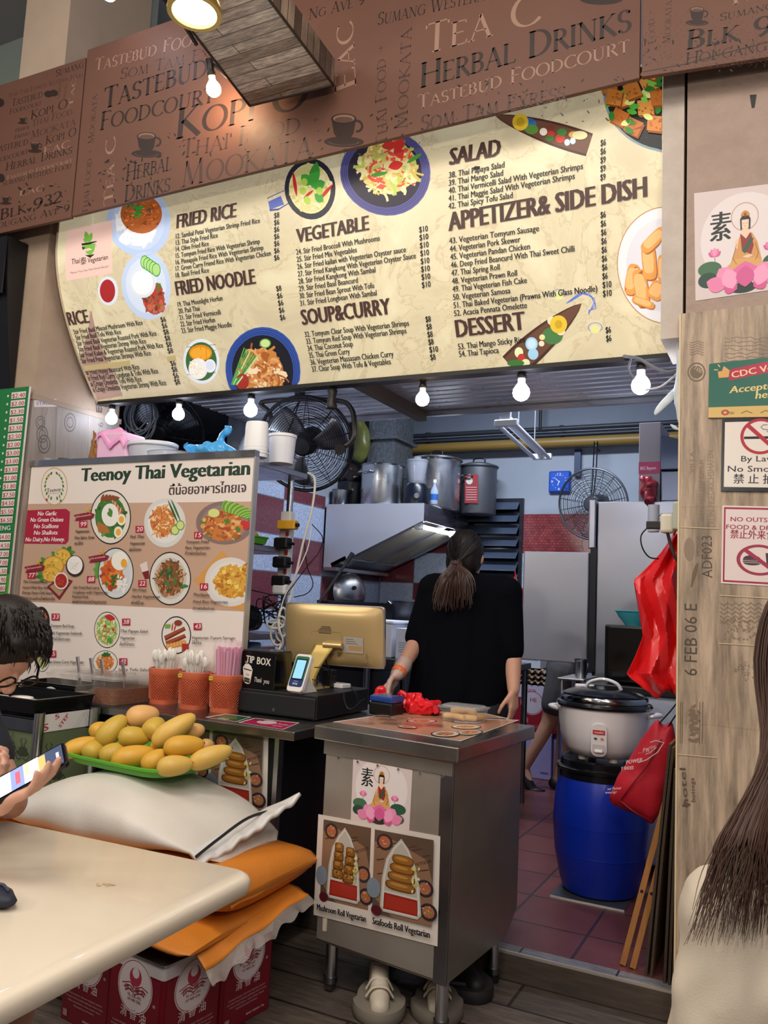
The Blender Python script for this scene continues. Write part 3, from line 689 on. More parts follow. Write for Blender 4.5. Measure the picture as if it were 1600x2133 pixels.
rows(cm,['24. Stir Fried Broccoli With Mushrooms','25. Stir Fried Mix Vegetables','26. Stir Fried kailan with Vegeterian Osyster sauce','27. Stir Fried Kangkong With Vegeterian Osyster Sauce','28. Stir Fried Kangkong With Sambal','29. Stir Fried Basil Beancurd','30. Stir Fried Bean Sprout With Tofu','31. Stir Fried Longbean With Sambal'],
     (618.2,530.7),(791.9,501.4),(626.8,637.1),(785.8,615),c4([876,710,1065,1138,845,718,835,855]),['$10']*8,(874.1,484.7),(880.1,599.7),11)
header(cm,'SOUP&CURRY',(632,676.8),(814.6,653.8),31)
rows(cm,['32. Tomyum Clear Soup With Vegeterian Shrimps','33. Tomyum Red Soup With Vegeterian Shrimps','34. Thai Coconut Soup','35. Thai Green Curry','36. Vegeterian Massasam Chicken Curry','37. Clear Soup With Tofu & Vegetables'],
     (636.6,702.1),(852.8,678.2),(651.6,774.5),(815.2,758.1),c4([1088,1070,683,660,977,957]),['$8','$8','$8','$8','$10','$8'],(887.9,671),(898,750),11)
header(cm,'SALAD',(937.8,344.6),(1041.6,325),34)
rows(cm,['38. Thai Papaya Salad','39. Thai Mango Salad','40. Thai Vermicelli Salad With Vegeterian Shrimps','41. Thai Maggie Salad With Vegeterian Shrimps','42. Thai Spicy Tofu Salad'],(936.1,371.4),(1051.3,349.1),(935.1,436),(1068.4,412.7),c5([440,432,916,866,490]),['$6','$6','$9','$9','$9'],(1251.7,305),(1251.3,376.6),12)
header(cm,'APPETIZER& SIDE DISH',(936.8,481.4),(1346.9,410.3),38)
rows(cm,['43. Vegeterian Tomyum Sausage','44. Vegeterian Pork Skewer','45. Vegeterian Pandan Chicken','46. Deep Fried Beancurd With Thai Sweet Chilli','47. Thai Spring Roll','48. Vegeterian Prawn Roll','49. Thai Vegeterian Fish Cake','50. Vegeterian Samosa','51. Thai Baked Vegeterian (Prawns With Glass Noodle)','52. Acacia Pennata Omelette'],
     (936.8,507.9),(1123.4,481.4),(947.4,658.5),(1098.7,641.3),c5([650,537,595,865,412,517,577,477,1003,578]),['$6']*8+['$10']*2,(1251.7,454.6),(1256.8,618.2),12)
header(cm,'DESSERT',(953.3,702.5),(1094.2,686),36)
rows(cm,['53. Thai Mango Sticky Rice','54. Thai Tapioca'],(955.7,727.9),(1095.3,712.4),(957.8,743.4),(1039.9,734.8),c5([568,407]),['$6','$6'],(1262.7,693.9),(1263.7,711.4),12)
cm.poly([(985,352),(990,347),(1001,347),(1000,351),(993,355)],'#0d0b0a',layer=33)
# the logo card
cm.k=2
cm.poly([(141,479),(236.7,459),(235,569),(139,585)],'#efc9bd')
f=cm.aff(186,510,20,26)
cm.put([f(*q) for q in [(-.8,.1),(.8,.3),(.75,-.1),(.45,-.75),(0,-1.0),(-.4,-.85),(-.75,-.3)]],[(0,1,2,3,4,5,6)],'#1e2a18');cm.put([f(*q) for q in [(-.7,-.1),(.2,.05),(.7,.12),(.5,-.45),(.1,-.8),(-.35,-.65)]],[(0,1,2,3,4,5)],'#79b648')
for q in ((-.1,.2,.95,.5,1.9),(-.05,.15,.9,.45,1.15),(-.2,.2,.5,.3,2.5)): cm.leaf(f,*q,'#79b648')
cm.text('Thai',(149,551),(166,548),11,'#2a2320',.01,.15);cm.text('泰',(168,551),(181,549),12,'#2a2320');cm.text('Vegetarian',(183,548),(225,540),10,'#2a2320',.01,.15)
cm.text('“Flavor You Can Feel Good About”',(146,571),(228,556),4,'#7a6a66')
MENU=t
# dishes printed on it: each photo in its own part
def menu_pic(fn):
    q=CurvedM(XL,XR,3.0,3.42,2.412,2.342,.40,.185);q.clip=cm.clip;q.k=3;fn(q);q.build('dish_picture',LIT,MENU)
cm.build('lettering',LIT,t)
RICE=['#f4f6f8','#e6eaf0','#ffffff']
def d1(p):
    f=p.dish(287,461,68,70,'#b9cdf0','#c6d6f2',RICE,60,.66,1,fx=-.05,fy=-.05)
    g=p.aff(294,446,44,40);p.disc(g,0,1,'#b6632f');R=random.Random(4)
    for i in range(120): p.fpoly(g,[(x0+R.uniform(-.12,.12),y0+R.uniform(-.09,.09)) for x0,y0 in [(R.uniform(-.8,.8),R.uniform(-.7,.7))] for _ in range(4)],R.choice(('#c8743a','#a04f24','#d98c50','#8d451f')),layer=20+i % 5)
    for i in range(9): p.leaf(g,-.3+R.uniform(-.2,.2),.35+R.uniform(-.2,.2),.4,.25,R.uniform(0,6),'#3fa03a')
menu_pic(d1)
def d2(p):
    f=p.dish(303.5,594,52,70,'#c3d4f2','#d6e2f6',['#a3503c','#7d3a2c','#c46a50','#5b7a2c','#c8382c'],90,.45,2,fx=.28,fy=-.4)
    g=p.aff(297,588,28,32);p.disc(g,0,1,'#f2f5fa');p.disc(g,.8,1,'#dfe6ef')
    for i in range(5): g=p.aff(302+i*6,546+i*4,9,14);p.disc(g,0,1,'#3f9c3a');p.disc(g,0,.85,'#b4dd8a')
menu_pic(d2)
menu_pic(lambda p: (p.disc(p.aff(225,606,21,30),0,1,'#dfe4f2'),p.disc(p.aff(224,606,16,24),0,1,'#a92a2c')))
def d4(p):
    f=p.aff(419,753,38,47);p.disc(f,0,1,'#e4eaf5');p.disc(f,0,.86,'#3d6b34')
    for i in range(6): p.stroke([f(-.8,-.6+i*.25),f(.8,-.5+i*.25)],.002,'#4f8042')
    p.disc(p.aff(418,735,24,17),0,1,'#e08f1c');p.disc(p.aff(418,736,21,13),0,1,'#f4ac34')
    for i in range(3): p.stroke([f(-.3+i*.3,.1),f(-.3+i*.3,.66)],.003,'#c87a14')
    g=p.aff(413,768,20,22);p.disc(g,0,1,'#f3f1ea');R=random.Random(8)
    for i in range(40): p.leaf(g,R.uniform(-.8,.7),R.uniform(-.7,.7),.2,.1,R.uniform(0,6),R.choice(('#ffffff','#e8e0c8','#f0d890')),layer=24)
    p.disc(p.aff(438,762,12,14),0,1,'#f2f4fa');p.disc(p.aff(438,761,9,10),0,1,'#dfe5f2')
menu_pic(d4)
def d5(p):
    f=p.dish(546,774,80,93,'#3656a6','#1c1d26',['#c98344','#e0a868','#a9602c','#f0d8b0','#d9945a'],170,.60,5,'noodle',-.02,-.08,glaze='#2a3f80')
    R=random.Random(2)
    for i in range(8): p.stroke([f(-.85+i*.02,-.3),f(-.45+i*.05,.55-i*.03)],.006,R.choice(('#5aa04a','#b8dca0','#3f8a3a')),layer=30)
    g=p.aff(553,715,12,10);p.disc(g,0,1,'#5c9c3c');p.disc(g,0,.8,'#cbe39a')
    g=p.aff(505,795,14,17);p.disc(g,0,1,'#a33122')
menu_pic(d5)
def d6(p):
    p.poly([(557,412),(592,396),(602,424),(580,438),(562,440)],'#3d4a8c',layer=2);p.poly([(559,420),(585,408),(592,426),(562,437)],'#5568b8',layer=3)
    f=p.dish(645,392,54,62,'#2c2d3a','#e3dca0',['#d8cf8c','#c9c37c','#e8e2b4','#b9b068','#e6d6b8'],70,.78,6)
    for q in ((-.5,-.3,.9,.14,1.75),(-.25,-.35,.5,.1,.6),(.35,-.4,.8,.12,.75)): p.leaf(f,*q,'#c02c2a')
    for q in ((.1,.0,.9,.42,1.35),(.05,.1,.5,.4,2.4),(.15,.0,.5,.35,.4),(.2,-.2,.4,.3,-.6)): p.leaf(f,*q,'#3f9a3c')
    for x,y in ((-.25,-.1),(-.2,.2),(.4,-.1),(-.1,-.4)): p.disc(f,0,.13,'#a9c94c',cx=x,cy=y,n=14)
menu_pic(d6)
def d7(p):
    f=p.dish(800,358,97,86,'#5b5a92','#33303e',['#dfc77c','#f0e2a8','#c9b45c','#e8d8a0','#b8c860','#d9574a'],200,.62,7,'noodle',.1,.12,glaze='#4a497c')
    for x,y,a in ((.1,.1,.3),(.25,.5,1.),(-.05,.6,.2),(.4,.3,2)): p.leaf(f,x,y,.34,.22,a,'#d23a34')
    for x,y,a in ((-.3,-.1,.2),(.5,.2,.6)): p.leaf(f,x,y,.4,.1,a,'#4f9a3a')
menu_pic(d7)
def d8(p):
    f=p.aff(1385,190,138,122);p.disc(f,0,1,'#7f949c',n=48);p.disc(f,0,.96,'#161a1e',n=48);R=random.Random(5)
    for i,(x,y) in enumerate(((1268,178),(1300,205),(1352,175),(1290,245),(1345,225),(1320,265),(1365,258),(1318,190),(1372,205),(1280,205),(1355,150),(1310,150))):
        g=p.aff(x,y,21,20);a=R.uniform(-.5,.5);q=[(cos(a+PI/2*j+.78)*1.1,sin(a+PI/2*j+.78)*1.1) for j in range(4)]
        p.fpoly(g,[(v[0]+.12,v[1]-.22) for v in q],'#8a4a1c');p.fpoly(g,q,R.choice(('#c87c34','#d79246','#b86a2a')))
        for j in range(6): p.leaf(g,R.uniform(-.6,.6),R.uniform(-.6,.6),.3,.2,R.uniform(0,6),'#a85c22')
    for i in range(26): p.leaf(f,-.85+R.random()*.85,-.65+R.random()*.9,.18,.1,R.uniform(0,6),R.choice(('#4fa836','#7cc24c','#2f7a2a','#d8e08a')),layer=60)
menu_pic(d8)
def d9(p):
    f=p.aff(1385,552,105,122);p.disc(f,0,1.0,'#b58a62',n=48);p.disc(f,0,.98,'#e4e2e4',n=48);p.disc(f,0,.8,'#d6d6de',n=48)
    for x,y,l,w,a in ((1316,582,66,26,80),(1335,600,80,30,98),(1352,545,76,30,95),(1362,500,66,26,45),(1368,605,40,34,60),(1382,560,60,24,90),(1340,630,50,16,-20)):
        g=p.aff(x,y,l*.5,l*.5);A=rad(a);w /= l;q=[]
        for j in range(16): th=2*PI*j/16;X=math.copysign(abs(cos(th))**.5,cos(th));Y=w*math.copysign(abs(sin(th))**.6,sin(th));q.append((X*cos(A)-Y*sin(A),X*sin(A)+Y*cos(A)))
        p.fpoly(g,[(v[0]+.06,v[1]-.08) for v in q],'#a85f28');p.fpoly(g,q,'#dc9a50');p.fpoly(g,[(v[0]*.75-.04,v[1]*.7+.05) for v in q],'#edb878')
menu_pic(d9)
def boat(p,a,b,w,dark=True):
    ax,ay=a;bx,by=b;L=math.hypot(bx-ax,by-ay);dx,dy=(bx-ax)/L,(by-ay)/L
    def at(s,t): k=sin(PI*min(1,s*1.0+.0)*.62)**.7 if s > 0 else 0;return p.uv(ax+dx*L*s-dy*t*w*k,ay+dy*L*s+dx*t*w*k)
    for t0,t1,c in ((-1,1,'#4b3028'),(-.8,.8,'#6a4838')):
        n=14;vs=[]
        for i in range(n+1): vs += [at(i/n,t0+(t1-t0)*j/4) for j in range(5)]
        p.put(vs,[(i*5+j,i*5+j+1,i*5+j+6,i*5+j+5) for i in range(n) for j in range(4)],c)
    R=random.Random(int(ax));P=lambda s,t: (ax+dx*L*s-dy*t*w,ay+dy*L*s+dx*t*w)
    return P
def b1(p):
    P=boat(p,(1030,240),(1228,302),26)
    for s,t,rx,ry,c in ((.36,-.1,16,14,'#3a6fb0'),(.40,.2,14,10,'#5c8f3a'),(.27,-.1,17,18,'#e2bf3e'),(.27,-.1,9,10,'#c9a428'),(.52,.1,8,8,'#e8e0d0'),(.58,-.35,9,6,'#7a3a30'),(.60,.1,8,7,'#c23a34'),(.6,.45,9,6,'#3f7a3a'),(.70,.2,10,10,'#c8453a'),(.70,-.3,10,8,'#447f40'),(.78,.35,6,7,'#c8dcea'),(.83,.1,6,7,'#c8dcea'),(.82,-.4,11,7,'#d8a850'),(.88,-.5,16,9,'#e0d8a4')):
        x,y=P(s,t);p.disc(p.aff(x,y,rx,ry),0,1,c,n=16)
menu_pic(b1)
def b2(p):
    for q in ((1165,612,14),(1240,682,15)): p.disc(p.aff(q[0],q[1],q[2],q[2]*.7),.9,1,'#6a86d0',n=20);p.disc(p.aff(q[0],q[1]+4,10,9),0,1,'#dedf9a',n=16)
    for k in range(3): p.stroke([(1180+k*4,632-k*2),(1205+k*6,612-k),(1228+k*5,612+k*5),(1238+k*2,630+k*6),(1226,655-k*4)],.003,'#4f74d8',True)
    P=boat(p,(1212,632),(1066,764),-30)
    x,y=P(.02,0)
    for s,t,rx,ry,c in ((.46,.3,22,18,'#4c7c48'),(.36,.45,9,9,'#e8dcb8'),(.36,-.5,9,9,'#e8dcb8'),(.33,0,18,19,'#e2bf3e'),(.33,0,8,9,'#c9a428'),(.55,-.1,6,6,'#e8dc9c'),(.6,.2,6,6,'#e8dcc0'),(.68,-.25,13,14,'#a4cfe8'),(.68,-.25,9,10,'#c4e2f2'),(.74,.35,11,12,'#a4cfe8'),(.84,-.4,9,11,'#dfe8b8'),(.86,0,8,9,'#c03a34'),(.86,.45,9,8,'#dfe8b8'),(.94,0,18,7,'#3f7a3a')):
        x,y=P(s,t);p.disc(p.aff(x,y,rx,ry),0,1,c,n=16)
menu_pic(b2)

# ================================================================ the kitchen behind the counter
STEEL=M('#c2c4c8',.28,1.0,rvar=.12);STEEL_D=M('#85888f',.32,1.0,rvar=.12);BRUSH=M('#9da0aa',.33,.95,noise=(3,.7,'#80838d'),stretch=(1,1,8),rvar=.12)
BLACK=M('#141416',.45);BLACKG=M('#0e0f12',.2);WHITE=M('#eceef2',.4);DKMET=M('#2a2b30',.38,.7)
def at_off(p,dx=0,dy=0,dz=0): return V((p.x+dx,p.y+dy,p.z+dz))
# string of bulbs under the sign
def rail(x):
    q=min(1,max(0,(x-XL)/(XR-XL)));p=cm.P(x-XL,0,.004);return V((x,p.y+.035,p.z-.012))
def hang_bulb(px,py,r,col,pw,label,cap='#e8e8e4',lit=True):
    x=aY(px,py,3.25).x
    for _ in range(4): R_=rail(x);x=aY(px,py,R_.y).x
    R_=rail(x);z=aY(px,py,R_.y).z
    if lit: sock=max(.004,R_.z-z-2.25*r);z=R_.z-sock-2.25*r
    else: z=R_.z-.10;sock=0
    return lamp((x,R_.y,z+(0 if lit else .0)),r,col,pw,label,cap,lit,'bulbs strung under the menu' if lit else None,sock)
CW='#dfe9ff'
hang_bulb(233,862,.033,CW,42,'white bulb under the menu, leftmost, beside the STALL 2 pillar')
hang_bulb(372,858,.033,CW,42,'white bulb under the menu above the pink bag')
hang_bulb(522,853,.035,CW,52,'white bulb under the menu above the stack of white cups')
hang_bulb(692,820,.02,CW,0,'empty black lamp socket under the menu, above the big fan',lit=False)
hang_bulb(880,832,.031,'#ffd6b0',26,'warm orange bulb under the menu, the only warm one on the string')
hang_bulb(1086,818,.036,CW,55,'white bulb under the menu beside the DESSERT list')
hang_bulb(1335,803,.036,CW,62,'white bulb at the right end of the string by the right pillar')
t=thing('cable','grey cable looping from the rightmost bulb to the pillar','cable',aY(1390,790,3.2))
mb=MB();mb.tube(smooth_path([aY(1300,742,3.2),aY(1330,747,3.16),aY(1362,765,3.15),aY(1392,775,3.13),aY(1420,768,3.10)]),.007,6);mb.tube(smooth_path([aY(1315,744,3.2),aY(1310,770,3.2),aY(1322,790,3.2)]),.005,6)
mb.build('cord',M('#6d7079',.5),t);mb=MB();mb.tube(smooth_path([aY(1345,812,3.19),aY(1375,806,3.17),aY(1402,786,3.14),aY(1422,766,3.10)]),.004,6);mb.build('white_cord',M('#d0d4dc',.4),t)

# fans
def guard(mb,r,wires,rad_n,dz,w,n=44):
    """domed wire guard around the local z axis"""
    for i in range(wires):
        q=.2+.8*i/(wires-1);z=dz*(1-q**2.2);mb.tube([(r*q*cos(2*PI*j/n),r*q*sin(2*PI*j/n),z) for j in range(n)],w,4,closed=True)
    for k in range(rad_n):
        a=2*PI*k/rad_n;mb.tube([(r*q*cos(a),r*q*sin(a),dz*(1-q**2.2)) for q in (.2,.4,.6,.8,1.0)],w*1.1,4)
def make_fan(label,loc,axis,r,col,bracket,wires=17,rad_n=14,blades=True,w=.0016,depth=.075,name='fan'):
    t=thing(name,label,'fan',loc)
    d=V(axis).normalized();Q=V((0,0,1)).rotation_difference(d).to_matrix();L=V(loc)
    def put(mb): mb.xform(lambda p: L+Q@p);return mb
    m1=MB();guard(m1,r,wires,rad_n,depth,w);put(m1).build('front_guard',col,t)
    m2=MB();guard(m2,r,wires//2+3,rad_n,-depth*1.3,w);put(m2).build('rear_guard',col,t)
    m3=MB().tube([(r*cos(2*PI*j/48),r*sin(2*PI*j/48),0) for j in range(48)],.009,8,closed=True);put(m3).build('rim',col,t)
    m4=MB().lathe([(.0005,depth+.012),(r*.16,depth+.010),(r*.2,depth-.004),(r*.2,depth-.02)],n=28);put(m4).build('hub_badge',col,t)
    m5=MB().lathe([(r*.05,depth-.02),(r*.24,0),(r*.26,-depth),(r*.26,-depth-.12),(r*.15,-depth-.17),(.0005,-depth-.17)],n=28);put(m5).build('motor',M('#1c1d22',.4),t)
    for k in range(3 if blades else 0):
        a0=2*PI*k/3+.4
        def bl(u,v):
            rr=r*(.2+.68*u);a=a0+(v-.5)*(1.05-.25*u)+.35*u
            return (rr*cos(a),rr*sin(a),(v-.5)*.075)
        m=MB().grid(bl,8,6);put(m).build('blade',M('#8d929c',.3,.85),t,solid=.003)
    bracket(t,L,Q,r)
    return t
FAN_G=M('#26272c',.4,.5)
def br1(t,L,Q,r):
    mb=MB()
    ends=[L+Q@V((r+.015,0,0)),L+Q@V((-r-.015,0,0))]
    A=aY(545,838,3.85);B=aY(705,835,3.80);C=aY(738,880,3.76);D=aY(716,942,3.76)
    mb.tube(smooth_path([aY(567,892,3.85),aY(562,860,3.85),A,aY(620,832,3.83),B,aY(731,850,3.78),C,aY(735,915,3.76),aY(706,938,3.76)],5),.014,8)
    mb.build('yoke',M('#4f4a46',.38,.7),t)
    mb=MB().tube([aY(624,828,3.83),V((aY(624,828,3.83).x,3.83,2.505))],.03,10);mb.build('mount',BLACK,t)
    mb=MB();mb.cyl(aY(708,936,3.73),aY(708,936,3.80),.03,12);mb.build('clamp_knob',BLACK,t)
    mb=MB()
    for q in (-1,1): mb.tube(smooth_path([aY(624,836,3.80),aY(608+q*5,868,3.72),aY(586+q*12,905,3.66)]),.004,6)
    mb.build('power_cord',BLACK,t)
L1=aY(636,925,3.76)
make_fan('big black industrial fan hanging on a bent tube bracket beneath the menu',L1,(CAM-L1).normalized()+V((-.22,0,-.16)),.262,FAN_G,br1,19,10)
def br2(t,L,Q,r): MB().tube([L+V((0,.0,.25)),V((L.x,L.y,2.505))],.014,8).build('drop_rod',FAN_G,t);MB().tube([L+V((0,0,.26)),L+Q@V((0,0,-.2))],.012,8).build('arm',FAN_G,t)
L2=aY(338,892,3.95)
make_fan('second black fan, dark, tilted down behind the loops of cable and the pink bag',L2,(.25,-.75,-.62),.27,M('#1d1d21',.45,.4),br2,17,10)
L3=aY(1235,1050,6.2)
def br3(t,L,Q,r):
    mb=MB();x=aY(1238,912,6.3).x
    for s in (-.012,.012): mb.tube([(x+s,6.366,2.69),(x+s,6.33,L.z+.24),(x+s*.4,6.26,L.z+.02)],.005,6)
    mb.tube([(x,6.36,2.64),(x,6.497,2.62)],.006,6);mb.build('hanger',DKMET,t)
    MB().tube(smooth_path([L+V((-.02,.02,-.1)),aY(1212,1130,6.3),aY(1216,1146,6.35),aY(1222,1200,6.4)]),.003,5).build('power_cord',M('#c9ccd4',.5),t)
make_fan('grey wire fan on a hanger against the back wall, right of the blue clock',L3,(-.15,-1,-.16),.268,M('#575b62',.4,.6),br3,13,18,False,.0018,.05)

# coil of cable hung under the ceiling
t=thing('cable_coil','loops of grey cable hung under the left end of the menu','cable',aY(290,880,3.75))
mb=MB();R=random.Random(4);c=aY(288,858,3.7)
for i in range(9):
    w,h=R.uniform(.055,.085),R.uniform(.10,.17);a=R.uniform(-.3,.3);dx=R.uniform(-.03,.03)
    mb.tube([c+V((dx+w*cos(2*PI*j/28)*cos(a),.02*i/3+.03*cos(2*PI*j/28),-h*.5+h*sin(2*PI*j/28)*.9+.04)) for j in range(28)],.0045,5,closed=True)
mb.tube([c+V((0,.02,.12)),V((c.x,c.y+.02,2.505))],.006,6)
mb.build('loops',M('#55565c',.5),t)

# galvanised duct with a flange, rising from the hood
galv=M('#8d9298',.4,.6,noise=(38,.5,'#4a4f55'))
t=thing('duct','mottled galvanised square duct rising behind the stock pots','duct',aY(815,965,5.85))
A=aY(765,965,5.85);B=aY(820,965,5.85);C_=aX(862,965,B.x+0.0) if False else None
MB().box(A.x,B.x+.0,5.85,6.2,2.12,3.5).build('duct_body',galv,t,0)
MB().box(A.x-.03,B.x+.03,5.82,6.23,2.66,2.685).build('flange',galv,t,0)
t2=thing('plastic_sack','yellow green translucent sack stuffed behind the fan and the duct','sack',aY(748,965,5.6))
mb=blob([('e',aY(752,925,5.8),(.08,.06,.17)),('c',aY(755,990,5.8),.06,aY(755,1015,5.8),.06),('e',aY(748,880,5.8),(.05,.05,.1))],.016,5)
mb.xform(lambda p: p+V((noise3(p,9),noise3(p+V((5,0,0)),9),0))*.02);mb.build('film',M('#5d5f2c',.35,bump=(14,.5)),t2,60)

# hood
HX0,HX1,HY0,HY1=-3.30,-2.47,5.5,6.42
prof=[(HX0,2.09),(HX1,2.09),(HX1,1.96),(-3.235,1.60),(HX0,1.60)]
t=thing('range_hood','stainless range hood with slanting baffle filters, pots standing on it','range hood',(-2.9,5.95,1.58))
mb=MB();mb.prism(prof,HY0,HY0+.012,'y');mb.build('end_panel',M('#bfc1cd',.5,.25,rvar=.08),t,0)
mb=MB();mb.prism(prof,HY1-.012,HY1,'y');mb.build('end_panel',BRUSH,t,0)
MB().box(HX0,HX1,HY0+.012,HY1-.012,2.075,2.09).build('top_panel',BRUSH,t,0)
MB().box(HX1-.012,HX1,HY0+.012,HY1-.012,1.96,2.075).build('front_panel',BRUSH,t,0)
MB().box(HX0,HX0+.012,HY0+.012,HY1-.012,1.60,2.075).build('back_panel',BRUSH,t,0)
mb=MB();u=V((HX1+3.235,0,.36)).normalized();nn=V((-u.z,0,u.x))
def sl(s,y,h): return V((-3.235,0,1.60))+u*s+V((0,y,0))+nn*h
for k in range(2):
    y0=HY0+.06+k*.42
    for i in range(9):
        s0=.16;y=y0+i*.044
        mb.hexa([sl(s0,y,.012),sl(s0+.58,y,.012),sl(s0+.58,y+.024,.012),sl(s0,y+.024,.012)],[sl(s0,y,.03),sl(s0+.58,y,.03),sl(s0+.58,y+.024,.03),sl(s0,y+.024,.03)])
mb.build('baffle_filter',M('#d6d2c2',.4,.3),t,0)
mb=MB().add([sl(.0,HY0+.012,.06),sl(.84,HY0+.012,.06),sl(.84,HY1-.012,.06),sl(0,HY1-.012,.06)],[(0,1,2,3)]);mb.build('filter_backing',M('#1c1a17',.6),t,0)
mb=MB()
for y in (HY0+.012,HY0+.44,HY1-.06):
    mb.hexa([sl(.02,y,.0),sl(.84,y,.0),sl(.84,y+.045,.0),sl(.02,y+.045,.0)],[sl(.02,y,.03),sl(.84,y,.03),sl(.84,y+.045,.03),sl(.02,y+.045,.03)])
mb.hexa([sl(.01,HY0,.0),sl(.15,HY0,.0),sl(.15,HY1,.0),sl(.01,HY1,.0)],[sl(.01,HY0,.028),sl(.15,HY0,.028),sl(.15,HY1,.028),sl(.01,HY1,.028)])
mb.build('filter_frame',M('#b8bcc4',.35,.8),t,0)
MB().box(-3.30,-3.19,HY0,HY1,1.575,1.60).build('grease_trough',STEEL,t,0)
p=[V((-2.52,5.56,1.925)),V((-2.52,6.2,1.925))]
MB().cyl(p[0],p[1],.016,14).build('light_tube',M('#f4f7ff',.4,emit=16),t);MB().box(-2.55,-2.49,5.52,5.56,1.90,1.955).box(-2.55,-2.49,6.2,6.24,1.90,1.955).build('tube_holder',WHITE,t,0,bevel=.004)

# pots on top of the hood
HT=2.09
def stockpot(label,px,Y,r,h,lid=False,grp=None,mat=STEEL):
    x=aY(px,1000,Y).x;t=thing('stock_pot',label,'pot',(x,Y,HT));c=(x,Y,HT)
    MB().lathe([(.001,0),(r*.97,0),(r,.012),(r,h-.01),(r+.008,h),(r+.004,h+.004),(r-.006,h-.004),(r-.008,.02),(.001,.015)],c,40).build('pot_body',mat,t)
    for s in (-1,1):
        a=-1.9 if s < 0 else 1.25;q=V((cos(a),sin(a),0));w=V((-sin(a),cos(a),0));c0=V(c)+q*r+V((0,0,h*.78))
        MB().tube(smooth_path([c0-w*.06,c0-w*.055+q*.035,c0+w*.055+q*.035,c0+w*.06]),.007,8).build('handle',STEEL,t)
    if lid: MB().lathe([(r+.012,h+.004),(r+.012,h+.016),(r*.7,h+.035),(.02,h+.045),(.001,h+.046)],c,40).build('lid',mat,t);MB().tube(smooth_path([V(c)+V((-.05,0,h+.04)),V(c)+V((-.04,0,h+.08)),V(c)+V((.04,0,h+.08)),V(c)+V((.05,0,h+.04))]),.008,8).build('lid_handle',BLACK,t)
    return t
stockpot('open stainless stock pot on the hood before the duct, left of the blender',797,5.665,.168,.315)
stockpot('tallest stainless stock pot on the hood, behind the blender, lid on',908,5.99,.198,.40,True)
t=stockpot('grey stock pot with a red and white label at the right end of the hood',997,6.25,.148,.38,True,mat=M('#6c6f76',.45,.7))
p=Panel(aY(968,1042,6.095),(1,0,0),(0,0,1));f=p.aff(982,1018,14,30)
p.fpoly(f,[(-1,-1),(1,-1),(1,1),(-1,1)],'#9c3a40');p.disc(f,0,.5,'#d8d4d0',cx=-.3,cy=.55,ry=.5,n=18)
for i in range(6): p.stroke([f(-.8,.1-i*.17),f(.8,.1-i*.17)],.004,'#d8c8c4')
p.build('label',PRINT,t)
t=thing('saucepan','small dark saucepan on the hood, half hidden behind the fan','pot',aY(683,1040,5.7));c=V((aY(712,1000,5.6).x,5.6,HT))
MB().lathe([(.001,0),(.06,0),(.07,.02),(.07,.12),(.075,.125),(.066,.12),(.06,.02),(.001,.01)],c,30).build('pan_body',STEEL_D,t);MB().tube(smooth_path([c+V((.07,0,.1)),c+V((.13,-.05,.12))]),.009,8).build('pan_handle',BLACK,t)
t=thing('black_pot','black pot tied over with a dark bag, between fan and stainless pots','pot',aY(722,1045,5.75));c=V((aY(738,1000,5.78).x,5.78,HT))
MB().lathe([(.001,0),(.12,0),(.13,.03),(.13,.2),(.12,.21),(.001,.21)],c,30).build('pot_body',M('#1b1f2b',.35),t)
mb=blob([('e',c+V((0,0,.24)),(.13,.13,.07)),('e',c+V((-.03,0,.30)),(.07,.08,.06))],.014,3);mb.xform(lambda p: p+V((noise3(p,20),noise3(p,23),noise3(p,17)))*.02);mb.build('bag_cover',M('#241a1c',.3),t,60)
# blender
t=thing('blender','clear jug blender on a black base standing on the hood','blender',(aY(868,1000,5.62).x,5.62,HT));c=V((aY(868,1000,5.62).x,5.62,HT))
mb=MB();mb.lathe([(.001,0),(.098,0),(.10,.02),(.092,.13),(.075,.16),(.001,.16)],c,24,sx=1,sy=1);mb.build('base',M('#0f1524',.3),t)
MB().lathe([(.055,.165),(.06,.18),(.078,.30),(.082,.33),(.078,.33),(.072,.30),(.055,.185),(.001,.18)],c,24).build('jug',M('#c8ccd8',.15,.2,alpha=.45),t)
MB().lathe([(.083,.33),(.083,.345),(.03,.35),(.03,.37),(.001,.372)],c,24).build('lid',M('#b8bcc6',.2,.3,alpha=.6),t)
MB().cyl(c+V((.05,-.088,.06)),c+V((.05,-.1,.06)),.02,16).build('knob',STEEL,t)
t=thing('bottle','small clear bottle with blue label on the hood edge beside the blender','bottle',(aY(905,1000,5.58).x,5.58,HT));c=V((aY(906,1000,5.58).x,5.58,HT))
MB().lathe([(.001,0),(.028,0),(.03,.02),(.03,.1),(.012,.14),(.012,.165),(.001,.165)],c,18).build('bottle_body',M('#b9cbe4',.12,.0,alpha=.55),t);MB().lathe([(.0305,.03),(.0305,.075)],c,18).build('label',M('#2d5fb0',.4),t);MB().lathe([(.014,.16),(.014,.185),(.001,.185)],c,14).build('cap',M('#d8dce6',.4),t)

